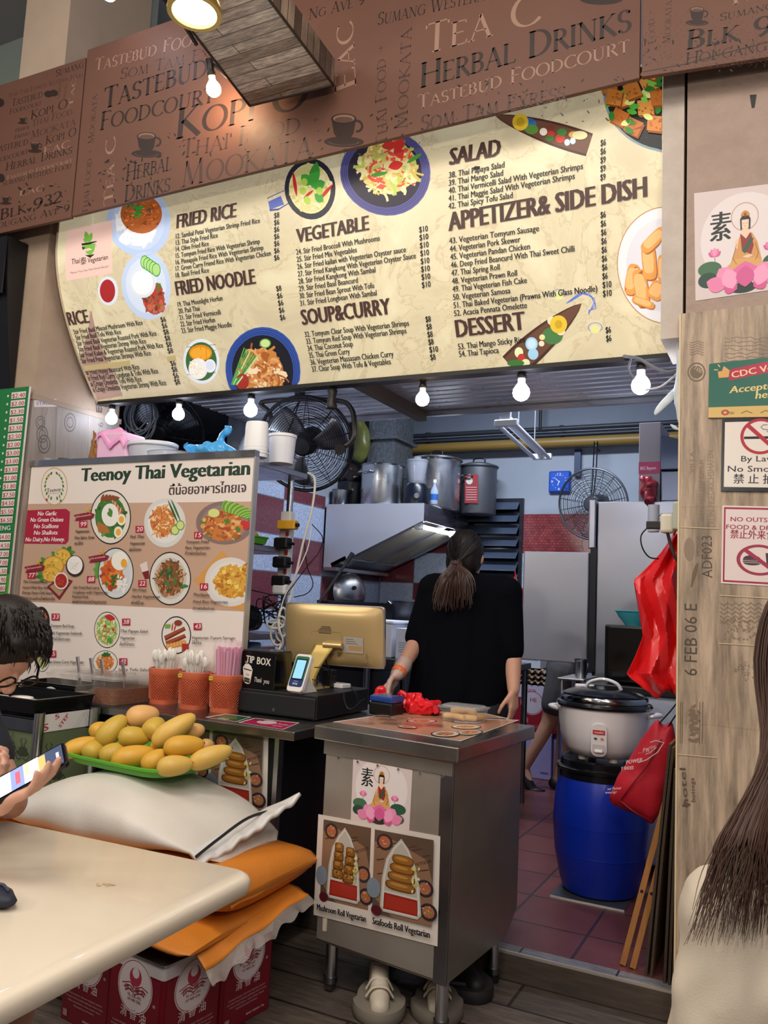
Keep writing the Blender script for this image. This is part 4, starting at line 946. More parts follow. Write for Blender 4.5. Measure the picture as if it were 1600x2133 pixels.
# left side below the hood: black range, wok lid, pan, pole
t=thing('cooking_range','black cooking range along the left wall under the hood','stove',(-2.95,5.75,KF))
MB().box(-3.31,-2.62,5.1,6.4,KF+.1,.88).build('range_body',M('#2a2c32',.4,.5),t,0,bevel=.008);MB().box(-3.31,-2.6,5.08,6.42,.88,.92).build('hob',M('#1a1b20',.3,.6),t,0,bevel=.006)
MB().box(-3.31,-3.11,5.1,6.4,.92,1.24).build('rear_ledge',M('#22242b',.4,.5),t,0);MB().box(-3.10,-3.0,5.1,6.4,.92,1.345).build('splash_box',M('#22242b',.4,.5),t,0,bevel=.006)
for x in (-3.2,-2.7):
    for y in (5.2,6.3): MB().cyl((x,y,KF),(x,y,KF+.1),.025,12).build('foot',BLACK,t)
t=thing('wok_lid','domed steel wok lid propped upright against the tiled wall','lid',aY(728,1250,5.5));c=V((-3.19,aX(728,1225,-3.19).y,1.345+.10))
mb=MB().lathe([(.105,0),(.11,.004),(.10,.02),(.07,.04),(.03,.05),(.001,.052)],(0,0,0),36);Q=V((0,0,1)).rotation_difference(V((.9,-.42,.1)).normalized()).to_matrix();mb.xform(lambda p: c+V((0,0,-.03))+Q@V((p.x*1.45,p.y*1.45,p.z*1.2)));mb.build('dome',STEEL,t)
mb=MB().cyl(c+Q@V((0,0,.05)),c+Q@V((0,0,.075)),.016,14);mb.build('knob',BLACK,t)
t=thing('pole','thin dark pole slanting in front of the range hood','pole',aY(666,1250,4.9));MB().tube([aY(660,1262,4.9),aY(734,1154,5.1)],.011,10).build('shaft',M('#241f1e',.5),t);MB().tube([aY(722,1172,5.07),aY(735,1152,5.1)],.016,10).build('grip',M('#1a1616',.6),t)
t=thing('cooking_pot','dark cooking pot left of the woman, lid rim showing','pot',aY(845,1290,5.25));c=V((aY(852,1280,5.25).x,5.25,1.215))
MB().lathe([(.001,0),(.10,0),(.115,.03),(.118,.14),(.125,.145),(.125,.152),(.09,.155),(.001,.165)],c,30).build('pot_body',M('#5c5f68',.35,.8),t);MB().tube(smooth_path([c+V((-.118,0,.11)),c+V((-.16,0,.13)),c+V((-.155,-.03,.145)),c+V((-.118,-.03,.12))]),.006,8).build('handle',STEEL_D,t)
# steel back counter
t=thing('work_counter','steel work counter behind the woman carrying white tubs','counter',(-2.3,5.05,KF))
MB().box(-2.56,-1.60,4.78,5.42,.955,.995).build('worktop',STEEL_D,t,0,bevel=.004);MB().box(-2.52,-1.68,4.85,5.38,.35,.38).build('shelf',STEEL_D,t,0)
for x in (-2.52,-1.63):
    for y in (4.82,5.38): MB().cyl((x,y,KF),(x,y,.955),.02,12).build('leg',STEEL_D,t)
t=thing('steel_box','dark steel box on the work counter with a cooking pot on top','box',(-2.4,5.25,.995));MB().box(-2.55,-2.1,5.08,5.4,.995,1.215).build('box_body',M('#1c1d22',.4,.4),t,0,bevel=.006)
t=thing('white_tub','tall white plastic tub right behind the gold monitor','tub',(-2.5,4.92,.995))
MB().hexa([(-2.55,4.8,.996),(-2.34,4.8,.996),(-2.34,5.02,.996),(-2.55,5.02,.996)],[(-2.575,4.79,1.215),(-2.335,4.79,1.215),(-2.335,5.04,1.215),(-2.575,5.04,1.215)]).build('tub_body',M('#d6dbea',.4),t,0,bevel=.01);MB().box(-2.585,-2.325,4.78,5.05,1.215,1.235).build('rim',M('#e3e7f2',.4),t,0,bevel=.006)
t=thing('white_carton','white printed carton with a bold K beside the white tub','carton',(-2.25,4.9,.995));MB().box(-2.31,-2.08,4.8,4.98,.996,1.19).build('carton_body',M('#ccd3e4',.5),t,0,bevel=.003)
p=Panel((-2.31,4.7995,.996),(1,0,0),(0,0,1));p.mrect(.10,.13,.20,.165,'#1d2740');p.text('K',(.115,.137),(.135,.137),.022,'#ffffff',.03,px=False)
for i in range(5): p.mrect(.02,.10-i*.014,.09,.105-i*.014,'#8b93ad')
p.build('print',PRINT,t)
t=thing('food_tub','small tub of red condiment on the work counter by the woman','tub',(-2.0,4.87,.995));c=(-1.995,4.87,.996);MB().lathe([(.001,0),(.05,0),(.06,.085),(.056,.085),(.05,.01)],c,20).build('tub_body',M('#d8dce4',.2,alpha=.6),t);MB().lathe([(.001,.005),(.048,.005),(.054,.06),(.001,.065)],c,20).build('contents',M('#a8402e',.5,noise=(60,.5,'#d8a080')),t)

# back wall: window, pipes, clock, lamp
wx0,wx1,wz0,wz1=-2.56,-2.045,1.30,2.22
fr=MB().box(wx0-.03,wx1+.03,6.47,6.5,wz1,wz1+.03).box(wx0-.03,wx1+.03,6.47,6.5,wz0-.03,wz0).box(wx0-.03,wx0,6.47,6.5,wz0,wz1).box(wx1,wx1+.03,6.47,6.5,wz0,wz1)
w=struct(fr,'window_1',M('#2b2f3a',.4,.4))
MB().box(wx0,wx1,6.494,6.4975,wz0,wz1).build('night_pane',M('#0c1018',.15),w,0)
for i in range(9):
    z=wz0+.05+i*.1;mb=MB().hexa([(wx0,6.40,z),(wx1,6.40,z),(wx1,6.48,z+.075),(wx0,6.48,z+.075)],[(wx0,6.403,z+.006),(wx1,6.403,z+.006),(wx1,6.483,z+.081),(wx0,6.483,z+.081)]);mb.build('louvre',M('#56627a',.2,.3),w,0)
def pipe(name,label,x0,x1,y,z,r,mat):
    t=thing(name,label,'pipe',((x0+x1)/2,y,z-r));MB().cyl((x0,y,z),(x1,y,z),r,16).build('pipe_run',mat,t)
    for k in range(3): x=x0+(x1-x0)*(.12+.38*k);MB().tube([(x,y,z+r),(x,6.495,z+r+.02)],.008,6).build('bracket',DKMET,t)
    return t
pipe('pipe','yellow gas pipe running across the back wall',-3.25,-.16,6.40,2.685,.042,M('#8d7038',.4))
pipe('pipe','upper thin black pipe above the yellow pipe on the back wall',-3.25,-.16,6.40,2.80,.02,M('#30343c',.4));pipe('pipe','lower thin black pipe tight above the yellow pipe',-3.25,-.16,6.42,2.752,.012,M('#3b404a',.4))
t=thing('wall_bracket','dark steel strut on the back wall below the yellow pipe','bracket',aY(1203,985,6.48));a=aY(1197,988,6.48);MB().box(a.x,a.x+.05,6.46,6.5,2.42,2.64).build('strut',M('#39445a',.45,.5),t,0)
t=thing('hanging_rod','thin black drop rod from the roof to the pipes','rod',(aY(1126,870,6.38).x,6.38,2.76));MB().cyl((aY(1126,870,6.38).x,6.38,2.8),(aY(1126,870,6.38).x,6.38,3.5),.012,8).build('rod',DKMET,t)
c=aY(1165,1003,6.46);t=thing('wall_clock','square blue wall clock with white figures, showing ten to seven','clock',(c.x,6.5,c.z-.09));s=.088
MB().box(c.x-s,c.x+s,6.462,6.5,c.z-s,c.z+s).build('case',M('#1648b8',.3),t,0,bevel=.012);MB().box(c.x-s*.86,c.x+s*.86,6.4585,6.463,c.z-s*.86,c.z+s*.86).build('dial',M('#2058c8',.35),t,0)
p=Panel((c.x,6.458,c.z),(1,0,0),(0,0,1));
for tx,u_,v_,h in (('12',0,.048,.022),('3',.056,-.011,.02),('6',0,-.07,.02),('9',-.058,-.011,.02)): p.text(tx,(u_-.016 if len(tx) > 1 else u_-.008,v_),(u_+.016 if len(tx) > 1 else u_+.008,v_),h,'#e8eefc',.01,px=False)
for k in range(12):
    if k % 3: a=PI/6*k;p.mrect(.058*sin(a)-.003,.058*cos(a)-.003,.058*sin(a)+.003,.058*cos(a)+.003,'#cfdcf6')
p.build('numerals',PRINT,t)
p=Panel((c.x,6.4572,c.z),(1,0,0),(0,0,1));p.stroke([(0,0),(-.012,-.032)],.006,'#f2f6ff',layer=2);p.stroke([(.004,-.004),(-.042,.034)],.004,'#f2f6ff',layer=3);p.disc(lambda x,y: (x*.006,y*.006),0,1,'#f2f6ff',n=12,layer=4);p.build('hands',PRINT,t)
# batten lamp
t=thing('tube_lamp','unlit white twin tube batten lamp hanging in the kitchen','lamp',(-1.67,5.35,2.44));a,b_=V((-1.62,4.8,2.49)),V((-1.72,5.95,2.49))
for s in (-.055,.055): MB().tube([a+V((s,.02,-.01)),b_+V((s,-.02,-.01))],.014,12).build('tube',M('#e6eaf4',.35),t)
MB().hexa([a+V((-.03,.01,.012)),a+V((.03,.01,.012)),b_+V((.03,0,.012)),b_+V((-.03,0,.012))],[a+V((-.02,.01,.05)),a+V((.02,.01,.05)),b_+V((.02,0,.05)),b_+V((-.02,0,.05))]).build('batten',M('#c9cedb',.4),t,0)
for q in (a,b_): MB().obox(q+V((0,0,0)),(.15,.035,.045)).build('end_cap',WHITE,t,0,bevel=.008)
MB().obox(a+V((-.01,.01,.055)),(.07,.03,.06)).build('end_clip',M('#c9cedb',.4),t,0)
for q in (a+V((0,.25,.05)),b_+V((0,-.2,.05))): MB().cyl(q,V((q.x,q.y,3.5)),.004,6).build('hanger',M('#8d929c',.4),t)

# refrigerator with its lower door open
t=thing('refrigerator','tall stainless refrigerator, lower door swung open over the person in shorts','refrigerator',(-.73,5.4,KF))
MB().box(-1.095,-.36,5.02,5.85,KF+.09,2.02).build('cabinet',M('#b2b5c2',.34,.85,noise=(.9,.9,'#a1a4b0'),rvar=.06),t,0,bevel=.006)
MB().box(-1.145,-1.10,5.0,5.85,1.73,2.03).build('upper_door',M('#a3a8b8',.3,.9),t,0,bevel=.008)
d=MB().obox((-1.335,5.0,1.375),(.40,.05,.665),rotz(.05)).build('lower_door',M('#b6b9c4',.36,.8,noise=(.9,.9,'#a2a5b2'),rvar=.05),t,0,bevel=.006)
MB().obox((-1.345,5.045,1.375),(.33,.04,.6),rotz(.05)).build('door_gasket',M('#202229',.5),d,0,bevel=.01)
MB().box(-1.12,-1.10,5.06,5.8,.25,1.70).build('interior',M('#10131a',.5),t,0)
for x in (-1.03,-.42):
    for y in (5.1,5.75): MB().cyl((x,y,KF),(x,y,KF+.09),.025,10).build('foot',BLACK,t)
MB().box(-1.13,-1.095,5.0,5.02,1.0,1.74).build('hinge_post',M('#1d2028',.4),t,0)

# freezer with microwave, bowl
t=thing('chest_freezer','low white chest freezer with black rim, carrying the black microwave','freezer',(-.66,4.68,KF))
MB().box(-1.0,-.37,4.38,4.95,KF+.03,.945).build('freezer_body',M('#cfd6e6',.35),t,0,bevel=.012);MB().box(-1.01,-.36,4.36,4.97,.945,.985).build('lid_rim',BLACK,t,0,bevel=.006);MB().box(-.98,-.39,4.42,4.93,KF,KF+.03).build('plinth',BLACK,t,0)
t=thing('microwave_oven','black microwave oven on the white freezer, teal bowl on top','microwave',(-.66,4.68,.986))
MB().box(-.915,-.42,4.42,4.85,.996,1.29).build('oven_body',M('#0c0e14',.18),t,0,bevel=.008);MB().box(-.90,-.55,4.414,4.42,1.01,1.275).build('oven_door',M('#05070b',.08),t,0,bevel=.003);MB().box(-.885,-.57,4.408,4.412,1.275,1.29).build('trim_strip',M('#5a5e68',.3,.6),t,0)
MB().box(-.54,-.43,4.414,4.42,1.01,1.275).build('control_panel',M('#14161d',.3),t,0)
MB().box(-.90,-.88,4.45,4.8,.986,.996).box(-.46,-.44,4.45,4.8,.986,.996).build('feet',BLACK,t,0)
c=V((aY(1322,1300,4.6).x,4.6,1.29));t=thing('bowl','teal plastic bowl on top of the black microwave','bowl',c);MB().lathe([(.001,.0),(.05,.0),(.055,.01),(.085,.045),(.10,.075),(.104,.075),(.096,.07),(.05,.014),(.001,.012)],c,36).build('bowl_body',M('#4fb9c4',.3),t);MB().lathe([(.1,.072),(.106,.074),(.106,.08),(.1,.08)],c,36).build('rim',M('#63c6cf',.3),t)
c=V((aY(1228,1400,4.55).x,4.5,.0));t=thing('side_stand','narrow steel stand between the refrigerator and the rice cooker','stand',(c.x-.03,4.55,KF));MB().box(c.x-.14,c.x+.0,4.42,4.75,.985,.995).build('stand_top',STEEL,t,0,bevel=.002)
for x in (c.x-.125,c.x-.015):
    for y in (4.45,4.72): MB().cyl((x,y,KF),(x,y,.985),.012,8).build('leg',STEEL,t)
t=thing('steel_cup','small steel cup on the narrow stand by the microwave','cup',(c.x,4.52,.995));MB().lathe([(.001,0),(.03,0),(.033,.095),(.036,.1),(.03,.097),(.028,.005),(.001,.005)],(c.x-.04,4.52,.995),20).build('cup_body',STEEL,t);MB().lathe([(.0335,.09),(.037,.095),(.037,.102),(.033,.102)],(c.x-.04,4.52,.995),20).build('cup_rim',STEEL,t)
# boxes on the refrigerator
t=thing('carton','tall grey brown carton with a magenta band on the refrigerator','carton',(-.8,5.2,2.02));MB().box(-.86,-.735,5.04,5.4,2.02,2.50).build('carton_body',M('#8d8489',.6),t,0,bevel=.003);p=Panel((-.86,5.0395,2.02),(1,0,0),(0,0,1));p.mrect(0,.17,.125,.24,'#a8305a');p.text('BIG Bayern',(.01,.192),(.1,.192),.02,'#e8c8d4',.02,px=False);p.build('band',PRINT,t)
t=thing('steel_chest','dark stainless box beside the carton on the refrigerator','box',(-.66,5.2,2.02));MB().box(-.73,-.5,5.03,5.45,2.02,2.2).build('lower_box',M('#6a6f80',.3,.9),t,0,bevel=.006);MB().hexa([(-.735,5.02,2.205),(-.49,5.02,2.205),(-.49,5.45,2.205),(-.735,5.45,2.205)],[(-.735,5.02,2.42),(-.49,5.02,2.34),(-.49,5.45,2.34),(-.735,5.45,2.42)]).build('upper_box',M('#5c6274',.3,.9),t,0,bevel=.006)
mb=blob([('e',V((-.80,5.03,2.10)),(.05,.04,.07)),('c',V((-.83,5.02,2.16)),.02,V((-.78,5.01,2.02)),.03)],.01,2);mb.xform(lambda p: p+V((noise3(p,28),noise3(p,31)*.5,noise3(p,26)))*.022);tag(mb.build('plastic_bag',M('#8a2530',.3),smooth=50),'small dark red bag hanging before the carton on the refrigerator','bag')

# ================================================================ pillar signs and boards
def quadmap(p,tl,tr,br,bl):
    a,b,c,d=[p.uv(*q) for q in (bl,br,tr,tl)]
    def f(x,y): return tuple(a[k]*(1-x)*(1-y)+b[k]*x*(1-y)+c[k]*x*y+d[k]*(1-x)*y for k in (0,1))
    return f
def sheet(name,label,cat,p,tl,tr,br,bl,thick,edge,paint,mat=PRINT,part='print',group=None):
    """a flat board or sticker lying on panel plane p; paint(p, f) draws on its face"""
    f=quadmap(p,tl,tr,br,bl);c=[f(*q) for q in ((0,0),(1,0),(1,1),(0,1))]
    w=[p.P(q[0],q[1],0) for q in c];t=thing(name,label,cat,(w[0]+w[1])/2,0,group)
    MB().hexa(w,[q+p.n*thick for q in w]).build('board' if thick > .004 else 'sheet',M(edge,.5),t,0)
    q=Panel(p.O+p.n*(thick+.0002),p.ux,p.uy);paint(q,f);q.build(part,mat,t);return t
def seg(f,x0,y0,x1,y1,n=2): return [f(x0,y0),f(x1,y0),f(x1,y1),f(x0,y1)]
def R4(p,f,x0,y0,x1,y1,c): p.put(seg(f,x0,y0,x1,y1),[(0,1,2,3)],c)
def T4(p,f,s,x0,y0,x1,h,c,bold=0,shear=0,y1=None,serif=False,wt=1.0):
    a=f(x0,y0);b=f(x1,y0 if y1 is None else y1);d=f(x0,y0+h)
    p.text(s,a,b,math.hypot(d[0]-a[0],d[1]-a[1]),c,bold,shear,px=False,serif=serif,wt=wt)
def D4(f,cx,cy,rx,ry): return lambda x,y: f(cx+rx*x,cy+ry*y)

def lotus_art(p,f):
    """seated robed figure on a lotus flower with the character for plain food"""
    R4(p,f,0,0,1,1,'#d8c9c8');p.disc(D4(f,.5,.52,.44,.43),0,1,'#e6dcdc')
    T4(p,f,'素',.16,.545,.36,.20,'#1f2a26',.03)
    p.disc(D4(f,.50,.72,.135,.135),.93,1,'#c9a28c')
    for x,y,s,a in ((.20,.40,1,0),(.74,.40,1,0)):
        p.stroke([f(x,y-.02),f(x+.01,y-.12)],.0015,'#1c1a1a')
        for k in (-1,1,-.5,.5,0):
            g=D4(f,x,y-.02,.11,.11);p.leaf(g,0,0,.8-.1*abs(k),.42,PI/2-k*.95,('#f09bc0','#e77fb0','#d65c96')[int(abs(k)*2)])
    for x,y,rx,ry,c in ((.15,.27,.12,.07,'#3d6b4a'),(.13,.17,.10,.07,'#1d4637'),(.80,.27,.13,.075,'#2c5a43'),(.80,.13,.11,.07,'#3d6b4a'),(.48,.06,.13,.05,'#14342b')): p.disc(D4(f,x,y,rx,ry),0,1,c,n=20)
    P=lambda pts,c: p.put([f(*q) for q in pts],[tuple(range(len(pts)))],c)
    P([(.36,.30),(.42,.47),(.46,.56),(.57,.56),(.62,.47),(.66,.30),(.64,.24),(.38,.24)],'#d59a5a');P([(.28,.24),(.40,.33),(.60,.33),(.72,.24),(.66,.17),(.34,.17)],'#dba765')
    P([(.455,.56),(.47,.40),(.56,.36),(.585,.44),(.56,.56)],'#8e3132');P([(.47,.40),(.56,.52),(.585,.50),(.50,.37)],'#2f5a46');P([(.46,.56),(.51,.51),(.555,.57),(.53,.60),(.48,.60)],'#f0cdb2')
    p.disc(D4(f,.505,.655,.042,.058),0,1,'#f3d3bb',n=20);p.disc(D4(f,.505,.69,.05,.04),0,1,'#221c1c',0,180,16);P([(.455,.69),(.458,.60),(.472,.60),(.47,.69)],'#221c1c');P([(.54,.69),(.537,.60),(.552,.60),(.556,.69)],'#221c1c')
    p.disc(D4(f,.505,.725,.042,.05),0,1,'#c98d3c',0,180,16);p.disc(D4(f,.505,.735,.012,.02),0,1,'#8a4a20',n=12)
    for k in (.49,.52): p.stroke([f(k-.008,.655),f(k+.008,.655)],.001,'#4a2a24')
    p.stroke([f(.498,.628),f(.512,.628)],.0012,'#b0403c')
    P([(.41,.52),(.40,.44),(.425,.42),(.44,.50)],'#f0cdb2');P([(.47,.345),(.54,.36),(.58,.345),(.53,.325)],'#f0cdb2')
    for pts in ([(.60,.46),(.63,.36),(.60,.30)],[(.42,.47),(.38,.34),(.42,.28)],[(.34,.22),(.5,.27),(.66,.22)],[(.44,.2),(.52,.24),(.6,.2)]): p.stroke([f(*q) for q in pts],.0012,'#7a4a26')
    for x,y,l,w,a,c in ((.50,.08,.22,.26,PI/2,'#e36fa6'),(.36,.10,.20,.2,2.2,'#ee92bd'),(.64,.10,.20,.2,.95,'#ee92bd'),(.30,.08,.2,.14,2.75,'#e884b2'),(.70,.08,.2,.14,.4,'#e884b2'),(.42,.05,.15,.15,2.6,'#d95895'),(.58,.05,.15,.15,.55,'#d95895'),(.38,.06,.2,.16,1.9,'#f2a4c8'),(.62,.06,.2,.16,1.25,'#f2a4c8'),(.5,.06,.2,.18,PI/2,'#d65c98')): p.leaf(f,x,y,l,w,a,c)
PIL=Panel((0,2.9595,0),(1,0,0),(0,0,1));CLD=Panel((0,2.9445,0),(1,0,0),(0,0,1))
sheet('sticker','square sticker of a robed figure on a pink lotus, high on the right pillar','sticker',PIL,(1446,403),(1662,376),(1662,596),(1449,627),.001,'#d8c9c8',lotus_art)
sheet('soot_mark','black soot mark above the lotus sticker on the right pillar','stain',PIL,(1562,198),(1576,197),(1572,224),(1566,225),.001,'#15100f',lambda p,f: p.disc(D4(f,.5,.5,.45,.5),0,1,'#120d0c'),part='soot')
def cdc(p,f):
    R4(p,f,0,0,1,1,'#2f6a5c');R4(p,f,0,0,1,.19,'#d9b871')
    p.put([f(.20,.66),f(1,.82),f(1,1.0),f(.22,.86)],[(0,1,2,3)],'#b93052')
    T4(p,f,'CDC Vouchers',.235,.70,.96,.11,'#f0d9a4',.035,0,.83);T4(p,f,'Accepted',.21,.43,.70,.12,'#ecd08a',.04,.2,.47);T4(p,f,'here',.47,.31,.69,.12,'#ecd08a',.04,.2,.33)
    p.put([f(.10,.72),f(.20,.72),f(.21,.84),f(.15,.93),f(.13,.84),f(.09,.84)],[(0,1,2,3,4,5)],'#e0a868');p.stroke([f(.09,.87),f(.05,.88)],.003,'#ecd08a');p.stroke([f(.11,.92),f(.09,.97)],.003,'#ecd08a')
    R4(p,f,.74,.22,.98,.62,'#b89a4e');R4(p,f,.72,.24,.84,.6,'#3c5c3e')
    p.disc(D4(f,.17,.09,.04,.05),.5,1,'#b84440',n=16);T4(p,f,'CDC',.21,.06,.26,.04,'#7a6a4a',.02)
    for x in (.33,.52,.72): p.stroke([f(x,.07),f(x+.05,.11),f(x+.11,.07)],.002,'#8a6a3a')
sheet('voucher_sign','green sign reading CDC Vouchers Accepted here, topmost on the clad pillar','sign',CLD,(1478,759),(1690,735),(1690,868),(1476,871),.006,'#7a5a3a',cdc,GLOSS)
def ban(p,f,cx,cy,r,asp,c):
    g=D4(f,cx,cy,r,r*asp);p.disc(g,.84,1,c,n=40);p.put([g(*q) for q in ((-.70,.55),(-.55,.70),(.70,-.55),(.55,-.70))],[(0,1,2,3)],c)
def nosmoke(p,f):
    R4(p,f,0,0,1,1,'#161a26');R4(p,f,.035,.055,.965,.95,'#e9dfd6')
    R4(p,f,.27,.71,.60,.745,'#1c1c22');R4(p,f,.61,.71,.63,.745,'#1c1c22');R4(p,f,.645,.71,.66,.745,'#1c1c22')
    p.stroke([f(.66,.77),f(.64,.81),f(.57,.83),f(.50,.84),f(.47,.87),f(.50,.90),f(.55,.90)],.004,'#9a938e');p.stroke([f(.62,.77),f(.60,.80),f(.54,.81)],.004,'#9a938e')
    ban(p,f,.465,.745,.24,1.02,'#b3243c')
    T4(p,f,'By Law',.24,.405,.64,.075,'#1c1a26',.012);T4(p,f,'No Smoking',.08,.265,.83,.08,'#1c1a26',.012);T4(p,f,'禁 止 抽 烟',.15,.115,.80,.10,'#1c1a26',.012)
sheet('no_smoking_sign','black framed By Law No Smoking sign on the clad pillar','sign',CLD,(1505,873),(1680,868),(1680,1026),(1502,1023),.006,'#14161e',nosmoke,GLOSS)
def nofood(p,f):
    R4(p,f,0,0,1,1,'#e6d5d2');
    for q in ((.02,.02,.98,.045),(.02,.955,.98,.98),(.02,.02,.04,.98),(.96,.02,.98,.98)): R4(p,f,*q,'#a32a4a')
    T4(p,f,'NO OUTSIDE',.10,.80,.66,.055,'#9c2a48',.03);T4(p,f,'FOOD & DRINKS',.05,.70,.76,.055,'#9c2a48',.03);T4(p,f,'禁止外来食品',.10,.59,.70,.085,'#9c2a48',.02)
    g=D4(f,.35,.32,.10,.10);p.disc(g,0,1,'#4a2c34',0,180,20,cy=.05,ry=.5);
    for y in (-.12,-.34): p.put([g(-1.05,y),g(1.05,y),g(1.0,y+.14),g(-1.0,y+.14)],[(0,1,2,3)],'#4a2c34')
    p.disc(g,0,.95,'#4a2c34',180,360,20,cy=-.42,ry=.3);g=D4(f,.55,.34,.06,.10);p.put([g(-.8,.7),g(.8,.7),g(.55,-.9),g(-.55,-.9)],[(0,1,2,3)],'#4a2c34');p.stroke([g(.1,.7),g(.3,1.3),g(.8,1.2)],.004,'#4a2c34')
    ban(p,f,.43,.32,.255,.76,'#a32a4a')
sheet('no_food_sign','pink edged NO OUTSIDE FOOD & DRINKS notice on the clad pillar','sign',CLD,(1505,1053),(1690,1057),(1690,1226),(1502,1215),.0015,'#e6d5d2',nofood)
# printed stamps on the pillar tiles: part of the tiles themselves
def stamps(p):
    I='#6e5c4a'
    T=lambda s,a,b,h,c=I,bo=0: p.text(s,a,b,h,c,bo)
    T('ADF023',(1484,1204),(1483,1116),20,'#4f4338');T('MEXICO',(1459,1158),(1459,1116),8);T('6 FEB 06 E',(1452,1408),(1452,1258),25,'#4f4338')
    T('ERLIN-FRIEDRICHSHAFEN',(1490,1098),(1486,938),12,'#8a7866');T('LUFTSCHIFFS GRAF ZEPPELIN',(1466,1083),(1465,958),8,'#7d6b5a');T('VILLA',(1446,985),(1446,940),8,'#7d6b5a')
    p.disc(p.aff(1451,775,19,20),.85,1,I);p.disc(p.aff(1451,775,13,13),0,1,I);T('100',(1446,769),(1460,778),8,'#c0ad94');p.disc(p.aff(1436,1144,11,24),0,1,'#8d7a68')
    R=random.Random(12)
    for i in range(7): p.stroke([(1510+j*9,704+i*8+R.uniform(-2,2)+2*sin(j*1.9+i)) for j in range(12)],.0016,'#8a7866',True)
    for i in range(6): p.stroke([(1436+j*5,712+i*5+2*sin(j*1.4)) for j in range(7)],.0018,'#93806d',True)
    for x in (1418,1422,1458,1464): p.stroke([(x,1462),(x-1,1548)],.0018,I,True)
    for i in range(60):
        x=R.gauss(1443,5);y=R.uniform(1465,1545);p.poly([(x,y),(x+R.uniform(3,8),y+1),(x+5,y+R.uniform(4,9)),(x-2,y+5)],'#7d6a58',layer=3)
    T('hotel',(1434,1680),(1428,1600),12,'#5f5042',.02);T('bottega',(1448,1670),(1446,1620),8,'#5f5042');p.stroke([(1424,1672),(1438,1676)],.006,'#5f5042',True)
    for i in range(5): p.stroke([(1500+j*8,1258+i*9+3*((j % 2)*2-1)) for j in range(12)],.002,'#8a7866',True)
    for i in range(90):
        x=R.uniform(1500,1590);y=R.uniform(1285,1330);p.poly([(x,y),(x+R.uniform(2,6),y+1),(x+3,y+R.uniform(2,7)),(x-1,y+4)],'#8a7866',layer=3)
    for i in range(50):
        x=R.gauss(1548,12);y=R.gauss(1392,10);p.poly([(x,y),(x+R.uniform(2,5),y+1),(x+3,y+R.uniform(2,5))],'#7d6b5a',layer=3)
    p.stroke([(1440,1222),(1446,1196),(1451,1178),(1454,1172)],[.003,.012,.008,.002],'#6e5c4a',True)
    for pts in ([(1418,1098),(1497,1101)],[(1412,1571),(1494,1578)],[(1497,1340),(1600,1346)],[(1500,1240),(1600,1246)]): p.stroke(pts,.003,'#cdb894',True)
CLP=Panel((0,2.9448,0),(1,0,0),(0,0,1));stamps(CLP);o=CLP.build('trim_15',PRINT);o['kind']='structure'
# left pillar: stall sticker, printed planks, green price board, neighbour's dark sign
LP=Panel((-3.6345,3.0,0),(0,1,0),(0,0,1))
def stallno(p,f): R4(p,f,0,0,1,1,'#dfd8d6');T4(p,f,'STALL 2',.10,.3,.92,.45,'#3a4a86',.01)
sheet('stall_label','white label reading STALL 2 on the left pillar','label',LP,(71,834),(117,831),(118,847),(71,848),.001,'#dfd8d6',stallno)
def lstamps(p):
    I='#6a5f58';p.text('6 FEB',(215,890),(212,836),14,I);f=p.aff(92,930,13,22)
    for c in ((88,905,12,18),(92,925,13,20),(146,880,12,20),(84,880,10,14)): p.disc(p.aff(*c),.86,1,I,n=20);p.disc(p.aff(c[0],c[1],c[2]*.6,c[3]*.6),.8,1,I,n=16)
    for x in (118,185): p.stroke([(x,850),(x-3,950)],.003,'#8d847d',True)
    p.stroke([(100,850),(92,870),(84,930),(78,948)],.002,I,True)
LS=Panel((-3.6344,3.0,0),(0,1,0),(0,0,1));lstamps(LS);o=LS.build('trim_16',PRINT);o['kind']='structure'
FP=Panel((-3.6,2.955,0),(1,0,0),(0,0,1))
def green(p,f):
    R4(p,f,0,0,1,1,'#227a3c');R4(p,f,0,0,1,.14,'#4f9a3a');R4(p,f,0,.3,.86,1,'#227a3c')
    pr=['$2.40','$2.00','$2.30','$1.50','$2.50','$2.50','$2.00','$3.00','$3.00','$3.50','$1.00','$1.80','$7.50','$4.50','$5.50','$6.50','','$4.00','$4.50','$7.00','$7.00','$6.50','$7.90','$7.80']
    for i,s in enumerate(pr):
        y=.955-i*.0385
        if s: R4(p,f,.872,y-.006,.98,y+.024,'#e8dcd8');T4(p,f,s,.878,y-.002,.975,.019,'#b02a34',.03);R4(p,f,.84,y+.004,.852,y+.014,'#dfe8df')
        else: T4(p,f,'KWAY TEOW GORENG',.45,y,.97,.02,'#e8efe4',.03)
sheet('price_board','green price board with red prices on the left pillar, cut by the picture edge','menu board',FP,(-190,832),(65,806),(18,1262),(-190,1262),.012,'#e6e2dc',green,GLOSS)
t=thing('neighbour_sign','black side of the next stall sign at the left edge of the picture','sign',(-4.3,2.93,2.38))
MB().prism([(2.86,3.22),(2.87,3.0),(2.90,2.75),(2.96,2.40),(2.98,2.40),(2.98,3.22)],-4.6,-3.80,'x').build('side_cheek',M('#121114',.4),t,0);MB().box(-4.6,-3.81,2.85,2.858,2.9,3.22).build('sign_face',M('#1c1b20',.3),t,0)

